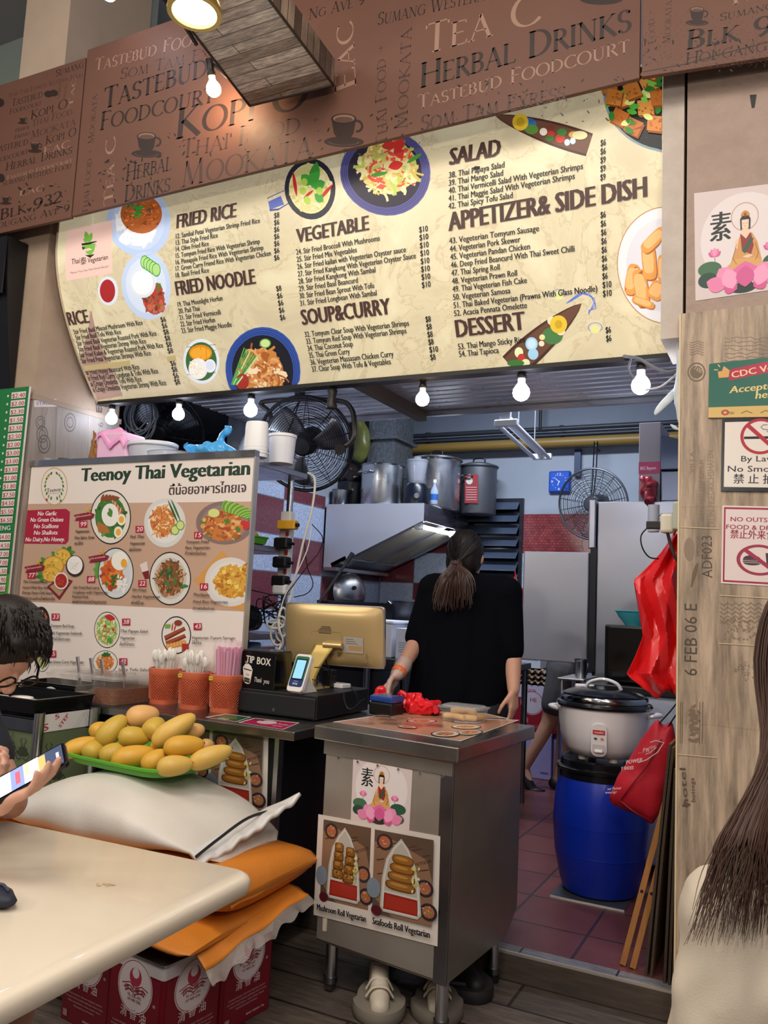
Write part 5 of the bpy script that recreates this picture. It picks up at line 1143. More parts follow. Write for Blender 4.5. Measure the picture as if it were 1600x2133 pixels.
# ================================================================ counter, poster board, rack
CZ=.85
t=thing('service_counter','long steel service counter with black chiller side under sauces, baskets and black cash drawer','counter',(-2.65,3.1,0))
MB().box(-3.60,-1.70,2.69,3.66,CZ-.035,CZ).build('worktop',M('#8d8a88',.25,.95,rvar=.08),t,0,bevel=.004)
MB().box(-3.60,-1.80,2.75,3.62,.12,CZ-.035).build('chiller_body',M('#17181b',.35,.2),t,0,bevel=.004)
MB().box(-1.815,-1.795,2.735,2.77,.12,CZ-.035).build('corner_post',STEEL,t,0);MB().box(-2.02,-1.83,2.735,2.75,.12,.36).build('vent_panel',M('#3c3c3e',.4,.7),t,0)
mb=MB()
for i in range(8): mb.box(-1.93,-1.86,2.728,2.736,.17+i*.018,.178+i*.018)
for i in range(8): mb.box(-2.0,-1.95,2.728,2.736,.17+i*.018,.178+i*.018)
mb.build('vent_louvres',BLACK,t,0)
for x in (-3.4,-1.9):
    for y in (2.85,3.5): MB().cyl((x,y,0),(x,y,.12),.025,10).build('foot',BLACK,t)
CF=Panel((0,2.7485,0),(1,0,0),(0,0,1))
def tubs_photo(p,f,seed,n,roll):
    """photo of rolls in a boat shaped plastic dish with red sauce, on a printed table mat"""
    R=random.Random(seed);R4(p,f,0,0,1,1,'#5b4a3e')
    p.put([f(0,.2),f(.35,.0),f(1,.0),f(1,.5),f(.9,.75),f(.3,.92),f(0,.85)],[(0,1,2,3,4,5,6)],'#8a6a54')
    k0=p.k
    for i in range(26):
        x=R.uniform(.05,.85);y=R.uniform(.1,.88);p.put([f(x,y),f(x+.13,y+.03),f(x+.125,y+.045),f(x-.005,y+.015)],[(0,1,2,3)],'#4a382e',k0+1)
    T4(p,f,'APPETIZER',.62,.62,.98,.035,'#3a2a22',.03,0,.74)
    p.k=k0+3
    for x,y in ((.18,.87),(.88,.42),(.95,.16)): p.dish_f=None;g=D4(f,x,y,.14,.10);p.disc(g,0,1,'#2d2a33');p.disc(g,0,.7,'#a8664a');[p.leaf(g,R.uniform(-.6,.5),R.uniform(-.5,.5),.3,.15,R.uniform(0,6),R.choice(('#d8a878','#c8483a','#7a9a4a'))) for _ in range(10)]
    p.disc(D4(f,.02,.30,.12,.12),0,1,'#7c8a98');p.disc(D4(f,.08,.04,.09,.06),0,1,'#5a1c24')
    out=[(.14,.10),(.16,.45),(.22,.68),(.34,.84),(.47,.95),(.60,.84),(.72,.66),(.80,.42),(.84,.10),(.78,.045),(.2,.045)]
    P=lambda pts,c: p.put([f(*q) for q in pts],[tuple(range(len(pts)))],c)
    P(out,'#b9b7b0');P([((x-.5)*.92+.5,(y-.45)*.95+.45) for x,y in out],'#d9d6cd');P([((x-.5)*.84+.5,(y-.45)*.9+.46) for x,y in out],'#b5b2a8')
    P([(.20,.08),(.78,.08),(.77,.265),(.21,.275)],'#96281f');P([(.22,.10),(.76,.10),(.75,.24),(.24,.25)],'#a83325');P([(.20,.275),(.78,.265),(.775,.29),(.205,.30)],'#cfccc3')
    if roll:
        for i in range(4):
            g=D4(f,.48+.01*i,.38+i*.105,.26-.025*i,.062);P2=[g(math.copysign(abs(cos(2*PI*k/20))**.6,cos(2*PI*k/20)),math.copysign(abs(sin(2*PI*k/20))**.8,sin(2*PI*k/20))+.25*cos(2*PI*k/20)*-.5) for k in range(20)]
            p.put(P2,[tuple(range(20))],'#6d4418');p.put([g(.88*math.copysign(abs(cos(2*PI*k/20))**.6,cos(2*PI*k/20)),.1+.75*math.copysign(abs(sin(2*PI*k/20))**.8,sin(2*PI*k/20))-.125*cos(2*PI*k/20)) for k in range(20)],[tuple(range(20))],'#96642a')
            p.put([g(.6*cos(2*PI*k/14)-.1,.25+.3*sin(2*PI*k/14)-.1*cos(2*PI*k/14)) for k in range(14)],[tuple(range(14))],'#b8863e')
    else:
        for i in range(4):
            for s in (0,1):
                g=D4(f,.36+.22*s+(.02 if s else 0)*i*0+.012*i*(1 if s else .5),.36+i*.11-.03*s,.115-.008*i,.06);q=[(-1,-.8),(-.6,-1),(.7,-1),(1,-.7),(1,.6),(.6,1),(-.7,1),(-1,.7)]
                p.fpoly(g,q,'#5e3a16');p.fpoly(g,[(x*.85,y*.8+.12) for x,y in q],'#8a5c26');p.fpoly(g,[(x*.5-.1,y*.4+.35) for x,y in q],'#b08040')
                for _ in range(5): p.leaf(g,R.uniform(-.7,.4),R.uniform(-.7,.5),.4,.3,R.uniform(0,6),R.choice(('#6e4618','#a07030','#4e3012')))
    for i in range(16): x=.72+R.uniform(-.03,.05)-.0*i;y=.32+R.random()*.3;p.leaf(f,x,y,.05,.03,R.uniform(0,6),R.choice(('#d8d088','#e8e0b0','#c0b860')))
def front_poster(p,f):
    R4(p,f,0,0,1,1,'#cfc8c0')
    g=lambda x,y: f(.02+.44*x,.04+.90*y);tubs_photo(p,g,3,4,False);g2=lambda x,y: f(.50+.46*x,.04+.90*y);tubs_photo(p,g2,5,4,True)
sheet('poster','white framed food photo poster on the counter front behind the mangoes','poster',CF,(342,1497),(560,1528),(556,1700),(330,1660),.002,'#cfc8c0',front_poster,GLOSS)

# big menu board
t=thing('menu_board','large white board titled Teenoy Thai Vegetarian with numbered dishes, standing on the counter','menu board',(-2.9,3.01,CZ))
MB().box(-3.63,-2.19,3.001,3.02,CZ,1.985).build('board',M('#d9d0ca',.35),t,0,bevel=.002)
MB().box(-3.632,-2.186,2.992,3.028,1.975,2.005).build('top_rail',STEEL,t,0);MB().box(-2.19,-2.182,2.994,3.026,CZ,1.975).build('side_strip',M('#c9c6c4',.3,.6),t,0)
p=Panel((-3.63,3.0005,CZ),(1,0,0),(0,0,1))
p.clip=(0,1.438,0,1.122)
WH='#e8ddd6';p.mrect(0,0,1.438,1.122,WH);p.poly([(50,958),(541,944),(541,951),(50,966)],'#c99a4a')
p.poly([(40,1050),(540,1044.5),(528,1275),(30,1252)],'#c3a18b')
p.text('Teenoy Thai Vegetarian',(169,1003),(519,989),27,'#1d3a2c',.075);p.text('ตี๋น้อยอาหารไทยเจ',(352,1031),(512,1025),19,'#4a3c3c',.045)
g=p.aff(113,1013,28,39);p.disc(g,.95,1,'#c9a25a');p.disc(g,0,.95,'#e6dcd4');p.text('Teenoy',(98,1026),(127,1023),8,'#1d3a2c',.03);p.text('Thai Vegetarian',(101,1029),(122,1028),2,'#1d3a2c')
for k in range(9):
    for s in (-1,1): a=rad(-70+k*17);p.leaf(g,s*.74*cos(a),.74*sin(a)-.05,.22,.12,PI/2+s*.6+a*.3*s,('#3d6b3a','#7a9a4a')[k % 2])
p.disc(g,0,.08,'#b0403a',cx=-.55,cy=-.72);p.disc(g,0,.08,'#5a8a4a',cx=.5,cy=-.76);p.disc(g,0,.07,'#d8a84a',cx=-.5,cy=.5)
p.poly([(58,1063),(138,1060),(146,1066),(143,1126),(137,1133),(50,1132)],'#a81d3c')
for s,x0,x1,y in (('No Garlic',79,118,1074),('No Green Onions',64,132,1087),('No Scallions',71,122,1100.5),('No Shallots',71,120,1114),('No Dairy,No Honey.',54,135,1128)): p.text(s,(x0,y),(x1,y-.5),8.5,'#f2e6e4',.045,.15)
t0=t
def pic(fn):
    q=Panel(p.O+V((0,-.0005,0)),p.ux,p.uy);q.clip=p.clip;q.k=4;fn(q);q.build('dish_picture',PRINT,t0)
def p1(q):
    f=q.dish(230,1077,41,54,'#e2dcd2','#e8e2d8',['#3f7a34','#5c9a48','#2d5c28'],40,.8,1,outline='#2a2420')
    for i in range(7): q.leaf(f,-.65+i*.05,-.15-i*.02,.5,.12,-1.4+i*.1,'#b0703a')
    for i in range(9): q.leaf(f,.0+i*.08,.8-i*.06,.34,.1,-1.0-i*.12,('#a85a3a','#d8b090')[i % 2])
    for i in range(6): q.leaf(f,-.5+i*.12,.55+.03*i,.4,.14,1.1-i*.2,'#8a4a2a')
    q.disc(f,0,.44,'#efece6',cy=.08);[q.leaf(f,.0+.03*i,.0+.04*(i % 3),.3,.14,1.2+i*.4,'#4f8a3c') for i in range(5)]
    for x,y in ((.42,-.58),(.58,-.1)): q.disc(f,0,.22,'#f3ead8',cx=x,cy=y);q.disc(f,0,.13,'#e8b040',cx=x,cy=y)
pic(p1)
NOOD=['#cf7f3c','#e2a264','#b8602c','#efcfa0','#d99048']
def p2(q):
    f=q.dish(343,1089,44,51,'#d8d6d4','#e4e2de',NOOD,110,.6,2,'noodle',-.1,.05);q.leaf(f,.15,.95,1.1,.1,-1.1,'#2f5a30');q.leaf(f,.3,.98,1.1,.1,-1.1,'#3f7040')
    for x,y in ((.5,-.3),(.75,-.1)): q.disc(f,0,.2,'#6a9a3a',cx=x,cy=y);q.disc(f,0,.16,'#cfdc8c',cx=x,cy=y)
pic(p2)
RICEF=['#c9793a','#d99a55','#b0602c','#e0b070','#a84a2a','#5a7a34']
def p3(q):
    f=q.dish(467,1089,61,45,'#85706c','#94807c',RICEF,150,.72,3,'mix',-.05,-.12)
    for i in range(26): q.leaf(f,.0+.035*i*.9,.5-.012*i,.55,.2,1.5-i*.07,('#7ab03c','#5a8f2e','#a4c860')[i % 3])
    q.disc(f,0,.2,'#d6dc8a',cx=-.35,cy=.45)
    for x,y in ((.68,-.0),(.82,-.05),(.76,-.2)): q.disc(f,0,.11,'#c8302c',cx=x,cy=y)
pic(p3)
def p4(q):
    for x,y in ((118,1160),(96,1172),(140,1150),(90,1200)): g=q.aff(x,y,16,13);[q.leaf(g,0,0,1.1,.6,k*1.1,('#4f8a3c','#3c6e30')[k % 2]) for k in range(6)]
    q.poly([(98,1222),(124,1250),(152,1210),(128,1200)],'#7a2030');q.poly([(104,1222),(124,1242),(146,1212),(128,1206)],'#b0906c')
    for x,y,rx,ry in ((131,1160,17,17),(112,1178,22,20),(108,1196,19,16)):
        g=q.aff(x,y,rx,ry);q.disc(g,0,1,'#c98f2a');q.disc(g,0,.9,'#e3b548');R=random.Random(int(x));[q.leaf(g,R.uniform(-.7,.4),R.uniform(-.6,.5),.3,.2,R.uniform(0,6),R.choice(('#c98f2a','#efd070','#8a9a3a'))) for _ in range(14)]
    g=q.aff(157,1179,19,22);q.disc(g,0,1,'#33262a');q.disc(g,0,.86,'#f0ede8',cy=.08);[q.leaf(g,-.5+.2*(i % 5),-.3+.2*(i//5),.2,.1,i,'#dcd8d2') for i in range(20)]
    g=q.aff(129,1210,15,18);q.disc(g,0,1,'#e0dad4');q.disc(g,0,.82,'#a8271f');[q.leaf(g,-.5+.25*(i % 4),-.4+.25*(i//4),.14,.1,i,'#d86a3a') for i in range(14)]
pic(p4)
def p5(q):
    g=q.aff(205,1190,16,30);[q.leaf(g,.3,0,1.0,.5,1.2+k*.6,'#5f9a40') for k in range(5)]
    f=q.dish(241,1194,36,51,'#d4d8da','#cfd4d8',['#c85a28','#e0843a','#a8421c','#d8702c','#4f7a30'],80,.62,5,'chunk',-.2,-.05,outline='#1c2420')
    for i in range(26): q.leaf(f,.1+.5*random.Random(i).random(),-.7+.5*random.Random(i+9).random(),.2,.1,i,'#eceae6')
    q.disc(f,0,.48,'#f0ece4',cx=.25,cy=.5,ry=.8);q.disc(f,0,.18,'#e8a83a',cx=.5,cy=.4);[q.leaf(f,-.2+.1*i,-.5+.15*i,.3,.1,.8+i,'#2f6a2c') for i in range(4)]
pic(p5)
def p6(q):
    q.poly([(291,1176),(306,1169),(311,1205),(302,1207)],'#e0d4ce');q.poly([(296,1192),(310,1188),(311,1205),(302,1207)],'#7a1c28')
    f=q.dish(354,1205,42,53,'#dcd8d2','#c9c0b6',['#8a5630','#a8744a','#6e4024','#c89a70','#3c5a28','#7a4a2a'],130,.68,6,'noodle',outline='#201c1a');[q.leaf(f,-.3+.12*i,.3-.2*(i % 4),.4,.14,i*.9,('#335c2a','#4a7a38')[i % 2]) for i in range(8)]
pic(p6)
def p7(q):
    q.poly([(404,1210),(462,1147),(520,1200),(513,1273),(460,1262)],'#d39a50',layer=1)
    f=q.dish(479,1212,54,51,'#dcd8d4','#e2deda',['#d8a238','#c98a2c','#e8c060','#b87224','#dca848'],170,.66,7,'mix',.06,0);[q.fpoly(f,[(x,y),(x+.16,y+.03),(x+.14,y+.2),(x-.02,y+.17)],'#f0d468') for x,y in ((-.3,.3),(.2,-.3),(-.1,-.1),(.4,.4))];q.disc(f,0,.28,'#a8702c',cx=.75,cy=.5);[q.leaf(f,.55+.1*(i % 4),.35+.1*(i//4),.16,.1,i,'#d8a238') for i in range(14)]
pic(p7)
for args,nd in (((86,1296,17,31,'#2a1c1a','#3a2420',['#a84a28','#c86a3a','#e0a070','#7a3018'],50,.75,8),0),((88,1372,15,26,'#e2dcd4','#d0d0a8',['#b8b878','#d8d8a8','#8a9a4a'],30,.7,9),0),((219,1379,25,23,'#e2dcd4','#e8e2da',['#d07a3c','#e09a5a','#b85c28','#f0c89a','#3f6a30'],70,.75,10),0)):
    def pq(q,a=args):
        f=q.dish(*a[:4],a[4],a[5],a[6],a[7],a[8],a[9],outline='#1f2a38');
        if a[0] == 219: [q.leaf(f,.1,.5,.45,.25,.6+i*.7,'#2f6a2c') for i in range(4)]
    pic(pq)
def p38(q):
    f=q.dish(223,1312,26,36,'#e4ddd2','#7ab04a',['#8ab85a','#e8e0b0','#c8d088','#c83a34','#f0ecd0','#e09a3a'],110,.85,11,'noodle',outline='#1f2a38');q.leaf(f,-.2,.8,.9,.35,-.2,'#c03030');[q.leaf(f,.4,-.8+.1*i,.4,.2,2.5+i*.3,'#4f9a3c') for i in range(4)]
pic(p38)
def p43(q):
    f=q.aff(367,1323,30,38);q.disc(f,0,1.04,'#1f2a38');q.disc(f,0,.97,'#e6e0da')
    for x,y,l,a in ((-.85,-.05,1.5,.35),(-.75,-.35,1.4,.3)): g=(x,y);q.fpoly(f,[(x,y),(x+l*cos(a),y+l*sin(a)),(x+l*cos(a)+.12,y+l*sin(a)-.2),(x+.1,y-.28)],'#7a3020');q.fpoly(f,[(x+.05,y-.02),(x+l*cos(a),y+l*sin(a)-.03),(x+l*cos(a)+.05,y+l*sin(a)-.12),(x+.08,y-.14)],'#a8502c')
    for i in range(6): q.disc(f,0,.17,'#c9843c',cx=-.55+.22*i,cy=-.62+.04*i,n=14);q.disc(f,0,.12,'#e0a860',cx=-.55+.22*i,cy=-.60+.04*i,n=14)
    q.disc(f,0,.34,'#d8d4cc',cx=.15,cy=.66,ry=.6);q.disc(f,0,.28,'#8a3a24',cx=.15,cy=.66,ry=.6);[q.disc(f,0,.1,'#a8302c',cx=.5+.15*(i % 3),cy=-.55-.12*(i//3),n=10) for i in range(7)];[q.leaf(f,-.75+.12*i,.35,.3,.16,1.2,'#7aa848') for i in range(3)];q.leaf(f,-.3,.2,.5,.09,1.4,'#b82c2c');q.leaf(f,-.15,.2,.45,.09,1.2,'#b82c2c')
pic(p43)
for s,x,y in (('99',174,1092),('20',291.5,1102.5),('15',413.7,1115),('77',66.5,1198.5),('88',190.7,1207),('22',297.5,1215.5),('16',426,1222),('33',117,1285),('38',264,1295.5),('43',413,1305),('35',110,1362),('42',258,1378)):
    p.rect(x-8.5,y-7,x+8.5,y+7,'#b0203e');p.text(s,(x-6,y+4.5),(x+6,y+4),9,'#f4e8e6',.02,.15)
for x,y in ((155,1073),(185,1160),(52,1181)): p.poly([(x,y),(x+32,y-6),(x+44,y-2),(x+40,y+6),(x+34,y+8),(x+2,y+12),(x+6,y+6)],'#8a1c34');p.text('Chef recommended',(x+5,y+6),(x+36,y+1),4,'#f0d8c0');g=p.aff(x+30,y-10,6,7);[p.leaf(g,0,0,1,.35,PI/2+k*2*PI/5,'#d8b04a') for k in range(5)]
TX='#3a2c28'
for s,x,y,w,h in (('Vegeterain',158,1110,29,6),('Five-Spice Stew',157,1123,41,6),('พะโล้เจ',157,1135,17,6),('Pad Thai',273,1121,28,6),('Vegeterain',272,1135,31,6),('ผัดไทยเจ',271,1148,24,6),('Tomyum Fried',389,1132,47,6),('Rice Vegeterian',388,1144,50,6),('ข้าวผัดต้มยำเจ',387,1155,43,6),
    ('Thai Omelette Bitter',50,1214,52,5.5),('Gourd With Rice And',49,1226,54,5.5),('Shrimp Paste Chili Sauce',48,1237,64,5.5),('ไข่เจียวชะอมข้าวน้ำพริกกะปิเจ',48,1249,68,6),('Stir Fried Red curry',155,1226,54,5.5),('Longbean with Vegeterian',154,1236,72,5.5),('Roasted Pork',153,1245,33,5.5),('ผัดพริกแกงแดงถั่วหมูกรอบเจ',153,1256,70,6),
    ('Stir Fried',278,1231,28,6),('Horfun Vegetearian',277,1245,58,6),('ผัดซีอิ๊วเจ',276,1258,25,6),('PineApple',406,1241,32,6),('Fried Rice Vegeterian',405,1256,71,6),('ข้าวผัดสับปะรด',404,1270,44,6),
    ('Tomyum Red Soup',108,1306,49,6),('with Vegeterian Seafoods',106,1321,67,6),('ต้มยำน้ำข้นทะเลเจ',105,1333,43,6),('Thai Papaya Salad',254,1317,56,6),('Vegeterian',253,1331,30,6),('ส้มตำไทยเจ',252,1344,30,6),('Vegeterian Toyum Sausage',402,1331,90,6),('ไส้อั่วเจ',402,1341,20,6),('Thai Green Curry Vegeterian',101,1381,76,6),('Spicy Tofu Salad',250,1397,64,6),('Vegeterian Rice',430,1422,54,6)):
    p.text(s,(x,y),(x+w,y+(-.8 if y < 1150 else 1.0)),h,TX,.03,.2)
p.build('lettering',PRINT,t)

# rack behind the board
RZ=1.995
t=thing('storage_rack','steel storage rack behind the menu board, plastic goods piled on its top shelf','rack',(-2.95,3.4,CZ))
def shelf(z,x1=-2.285):
    MB().box(-3.55,x1,3.045,3.60,z-.03,z).build('shelf',M('#b9bcc6',.28,.9,rvar=.08),t,0,bevel=.003)
for z in (RZ,1.60,1.17): shelf(z,-2.285 if z > 1.9 else -2.34)
for x in (-3.5,-2.365):
    for y in (3.075,3.57): MB().cyl((x,y,CZ),(x,y,RZ-.03),.017,14).build('post',STEEL,t)
def lathe_thing(name,label,cat,c,prof,mat,part,extra=(),group=None,n=32,R=None):
    t=thing(name,label,cat,c,0,group);MB().lathe(prof,c,n,R=R).build(part,mat,t)
    for nm,pr,m in extra: MB().lathe(pr,c,n,R=R).build(nm,m,t)
    return t
FROST=M('#dfe4ee',.25,alpha=.75)
def ontop(px,Y=3.35,z=RZ): Y=3.10+(Y-3.2)*.55;return V((aY(px,930,Y).x,Y,z))
c=ontop(258,3.30);t=thing('storage_box','pink box with a pink film bag pulled over it on the rack','box',c);w=.118
mb=MB().hexa([c+V((x,y,0)) for x,y in ((-w,-.09),(w*.9,-.09),(w*.9,.09),(-w,.09))],[c+V((x,y,.135)) for x,y in ((-w*.95,-.1),(w*.6,-.1),(w*.6,.1),(-w*.95,.1))]);mb.build('box_body',M('#f0b4dd',.4,noise=(6,.6,'#f7d2ec')),t,0,bevel=.012)
mb=MB().grid(lambda u,v: c+V((-w*1.02+u*w*1.75,-.11+v*.22,.145+.025*sin(u*9)*cos(v*7)+.02*noise3((u*5,v*5,1))-(.05*(abs(v-.5)*2)**6)-.05*u**3)),24,14);mb.build('film_cover',M('#f3a6d8',.3),t,60,solid=.003)
c=ontop(318,3.27);lathe_thing('food_container','round frosted food containers nested beside the pink box on the rack','container',c,[(.001,0),(.115,0),(.13,.07),(.135,.072),(.135,.078),(.001,.082)],FROST,'container_body',(('rim',[(.136,.066),(.14,.07),(.14,.08),(.134,.083)],M('#e8ecf4',.3)),))
c=ontop(355,3.22);lathe_thing('flat_lids','stack of flat clear lids before the blue bag on the rack','plates',c,[(.001,0),(.12,0),(.125,.012),(.118,.016),(.118,.03),(.122,.034),(.001,.038)],M('#cfd8e8',.2,alpha=.6),'lid_stack',(('rim',[(.121,.004),(.128,.008),(.128,.014),(.12,.016)],FROST),))  # flat clear container lids in a stack
c=ontop(402,3.2);lathe_thing('orange_lid','small orange lid at the front of the rack top','dish',c,[(.001,0),(.045,0),(.047,.014),(.001,.018)],M('#e0825a',.4),'lid_top',(('rim',[(.044,.0),(.05,.002),(.05,.02),(.044,.021)],M('#d8744c',.4)),))  # an orange container lid lying flat
c=ontop(440,3.33);t=thing('plastic_bag','crumpled bright blue plastic bag on the rack','bag',c)
mb=blob([('e',c+V((.02,0,.045)),(.11,.08,.06)),('c',c+V((-.06,0,.05)),.04,c+V((-.13,-.02,.075)),.022),('c',c+V((.05,0,.07)),.03,c+V((.09,-.01,.15)),.022),('e',c+V((.08,.02,.04)),(.07,.06,.045)),('e',c+V((.095,-.01,.155)),(.022,.015,.03))],.010,2);mb.xform(lambda p: p+V((noise3(p,24),noise3(p+V((3,0,0)),26),noise3(p+V((0,5,0)),22)))*.02);mb.build('bag_film',M('#2f9be8',.22,noise=(18,.6,'#58b4f2')),t,50)
mb=MB().tube(smooth_path([c+V((-.13,-.02,.07)),c+V((-.15,-.03,.085)),c+V((-.13,-.03,.10))]),.009,8,flat=.4);mb.build('bag_handle',M('#3fa6ee',.22),t)
c=ontop(533,3.24);t=lathe_thing('paper_cups','tall stack of white cups upside down at the right of the rack','cups',c,[(.001,0),(.060,0),(.062,.02),(.056,.135),(.053,.142),(.001,.142)],M('#f2f2f4',.4),'cup_stack')
for i in range(3): MB().lathe([(.0605-.001*i,.012+.012*i),(.064-.001*i,.015+.012*i),(.0605-.001*i,.018+.012*i)],c,32).build('cup_rim',M('#e4e4e8',.4),t)
c=V((aY(588,930,3.3).x,3.3,RZ));lathe_thing('plastic_tub','white lidded tub behind the clear box on the rack','tub',c,[(.001,0),(.058,0),(.066,.13),(.001,.13)],M('#eef0f6',.4),'tub_body',(('lid',[(.066,.126),(.07,.13),(.07,.142),(.064,.144),(.001,.144)],M('#f6f7fb',.4)),))
c=V((-2.375,3.44,RZ));t=thing('clear_box','ribbed clear plastic box at the right corner of the rack top','box',c+V((.02,-.02,0)));ps=[]
def rr(w,d,z,n=40):
    o=[]
    for k in range(n): a=2*PI*k/n;x=w*math.copysign(abs(cos(a))**.45,cos(a));y=d*math.copysign(abs(sin(a))**.45,sin(a));o.append((x,y,z))
    return o
CL=M('#c9d2de',.12,alpha=.45)
mb=MB().rings([[c+V((x*(1+.02*(i % 2)),y*(1+.02*(i % 2)),z)) for i,(x,y,z) in enumerate(rr(w,d,z))] for w,d,z in ((.055,.10,0),(.062,.11,.055))]);mb.build('box_body',CL,t,0);mb=MB().rings([[c+V(q) for q in rr(w,d,z)] for w,d,z in ((.066,.116,.055),(.066,.116,.061),(.055,.10,.068))]);mb.build('lid',M('#d8dfe8',.15,alpha=.6),t,0)
# carved figurine and glasses at the left end
c=ontop(196,3.2);t=thing('figurine','small carved wooden animal figurine at the left end of the rack top','figurine',c)
mb=blob([('e',c+V((0,0,.03)),(.028,.025,.032)),('c',c+V((-.004,0,.05)),.02,c+V((-.002,0,.085)),.015),('e',c+V((-.004,0,.10)),(.016,.015,.017)),('c',c+V((-.008,0,.11)),.006,c+V((-.012,0,.15)),.004),('c',c+V((.0,0,.11)),.006,c+V((.004,0,.14)),.004),('e',c+V((.022,-.01,.05)),(.014,.013,.024)),('e',c+V((.024,-.012,.08)),(.011,.01,.011)),('e',c+V((-.022,-.01,.012)),(.018,.02,.012)),('e',c+V((.02,-.01,.012)),(.016,.02,.012))],.005,1);mb.build('carving',M('#a8743e',.5,noise=(40,.6,'#7d5228')),t,60);MB().lathe([(.001,0),(.034,0),(.034,.006),(.001,.006)],c,20).build('base',M('#7d5228',.5),t)
for px,r,h,lab in ((103,.03,.035,'tiny clear glass, leftmost on the rack top'),(136,.035,.03,'shallow dark glass dish left of the wooden figurine'),(165,.04,.022,'flat dish of pale grains left of the wooden figurine')):
    c=ontop(px,3.2);lathe_thing('glass_dish',lab,'glass',c,[(.001,0),(r*.8,0),(r,h),(r-.003,h),(r*.75,.004),(.001,.004)],M('#b8bcc0' if px != 136 else '#3c4048',.1,alpha=.5),'dish_body',(('contents' if px > 110 else 'base',[(.001,.006),(r*.8,.006),(r*.82,h*.6),(.001,h*.75)],M('#cfc2a4' if px > 150 else '#8d8f92',.6)),),n=24)

for o in list(COL.objects):   # goods on the rack top stand a little taller than first measured
    if o.type == 'EMPTY' and o.name.split('.')[0] in ('storage_box','food_container','flat_lids','orange_lid','plastic_bag','paper_cups','figurine','glass_dish') and abs(o.location.z-RZ) < .01: o.scale=(1.0,.8,.95 if 'bag' in o.name else 1.18)

# ================================================================ on the service counter
def counter_pt(px,py,z=CZ): return aZ(px,py,z)
# sauce tubs with lids and ladles
def rbox(mb,c,w,d,z0,z1,tp=1.0,n=36,e=.35,mi=0,caps=True):
    def rg(s,z): return [c+V((w*s*math.copysign(abs(cos(2*PI*k/n))**e,cos(2*PI*k/n)),d*s*math.copysign(abs(sin(2*PI*k/n))**e,sin(2*PI*k/n)),z)) for k in range(n)]
    mb.rings([rg(1,z0),rg(tp,z1)],mi,caps);return mb
PLASTIC=M('#d6cfc8',.12,alpha=.09)
def sauce_tub(px,label,sauce,lvl,ladle_dx):
    c=V((aZ(px,1462,CZ).x,2.835,CZ));t=thing('sauce_tub',label,'tub',c,0,'sauce tubs in a row before the menu board')
    rbox(MB(),c,.0765,.13,0,.105,1.05,caps=False).build('tub_body',PLASTIC,t,40)
    rbox(MB(),c,.073,.126,.004,.004+lvl,1.04).build('sauce',sauce,t,40)
    mb=MB();rbox(mb,c,.0815,.14,.105,.112);rbox(mb,c,.074,.125,.112,.122,.95);mb.build('lid',M('#cfc9c6',.12,alpha=.3),t,40)
    q=c+V((ladle_dx,-.02,0));mb=MB().tube([q+V((0,0,.05)),q+V((-.012,-.006,.13)),q+V((-.02,-.012,.185))],[.008,.009,.012],8,flat=.35);mb.build('ladle_handle',STEEL,t);MB().ell(q+V((.002,.0,.045)),(.024,.024,.012)).build('ladle_bowl',STEEL,t)
    return t
sauce_tub(268,'clear tub of brown grainy sauce beside the orange baskets',M('#5a2a12',.5,noise=(90,.6,'#8a4a1e'),bump=(80,.5)),.065,.03)
sauce_tub(196,'clear tub with a thin layer of dark red sauce, second from the baskets',M('#6d2422',.35,noise=(40,.5,'#8c3a2c')),.022,.0)
sauce_tub(124,'clear tub with pale contents, third from the baskets',M('#b59a78',.5,noise=(50,.5,'#a07f58')),.04,.03)
sauce_tub(55,'clear tub behind the black trays, farthest from the baskets',M('#9d8a6c',.5,noise=(50,.5,'#86724f')),.04,.035)

# perforated orange baskets
ORG=M('#d9714f',.4,noise=(9,.5,'#cf6544'))
def basket(x,y,label):
    t=thing('utensil_basket',label,'basket',(x,y,CZ),0,'orange baskets on the counter');c=V((x,y,CZ));H,r0,r1=.158,.058,.066
    def ring(s,z): return [c+V((s*math.copysign(abs(cos(2*PI*k/40))**.75,cos(2*PI*k/40)),s*math.copysign(abs(sin(2*PI*k/40))**.75,sin(2*PI*k/40)),z)) for k in range(40)]
    MB().rings([ring(r0,.0),ring(r0+.001,.02)]).build('base',ORG,t,40)
    mb=MB();n=34;m=17
    def pt(a,z): q=ring_r(a);s=r0+(r1-r0)*z/H;return c+V((s*q[0],s*q[1],z))
    def ring_r(a): return (math.copysign(abs(cos(a))**.75,cos(a)),math.copysign(abs(sin(a))**.75,sin(a)))
    for i in range(n):
        for s in (1,-1):
            mb.tube([pt(2*PI*(i+s*k*.5)/n,.02+k*(.105/m)) for k in range(m+1)],.0019,4,flat=.7)
    mb.build('lattice',ORG,t)
    mb=MB().rings([ring(r1-.002,.125),ring(r1,.128),ring(r1+.001,.156),ring(r1-.003,.158),ring(r1-.004,.125)],caps=False);mb.build('top_band',ORG,t,40)
    MB().lathe([(r0-.004,.02),(r1-.0035,.125)],c,40).build('liner',M('#b85a3c',.6),t)
    return t
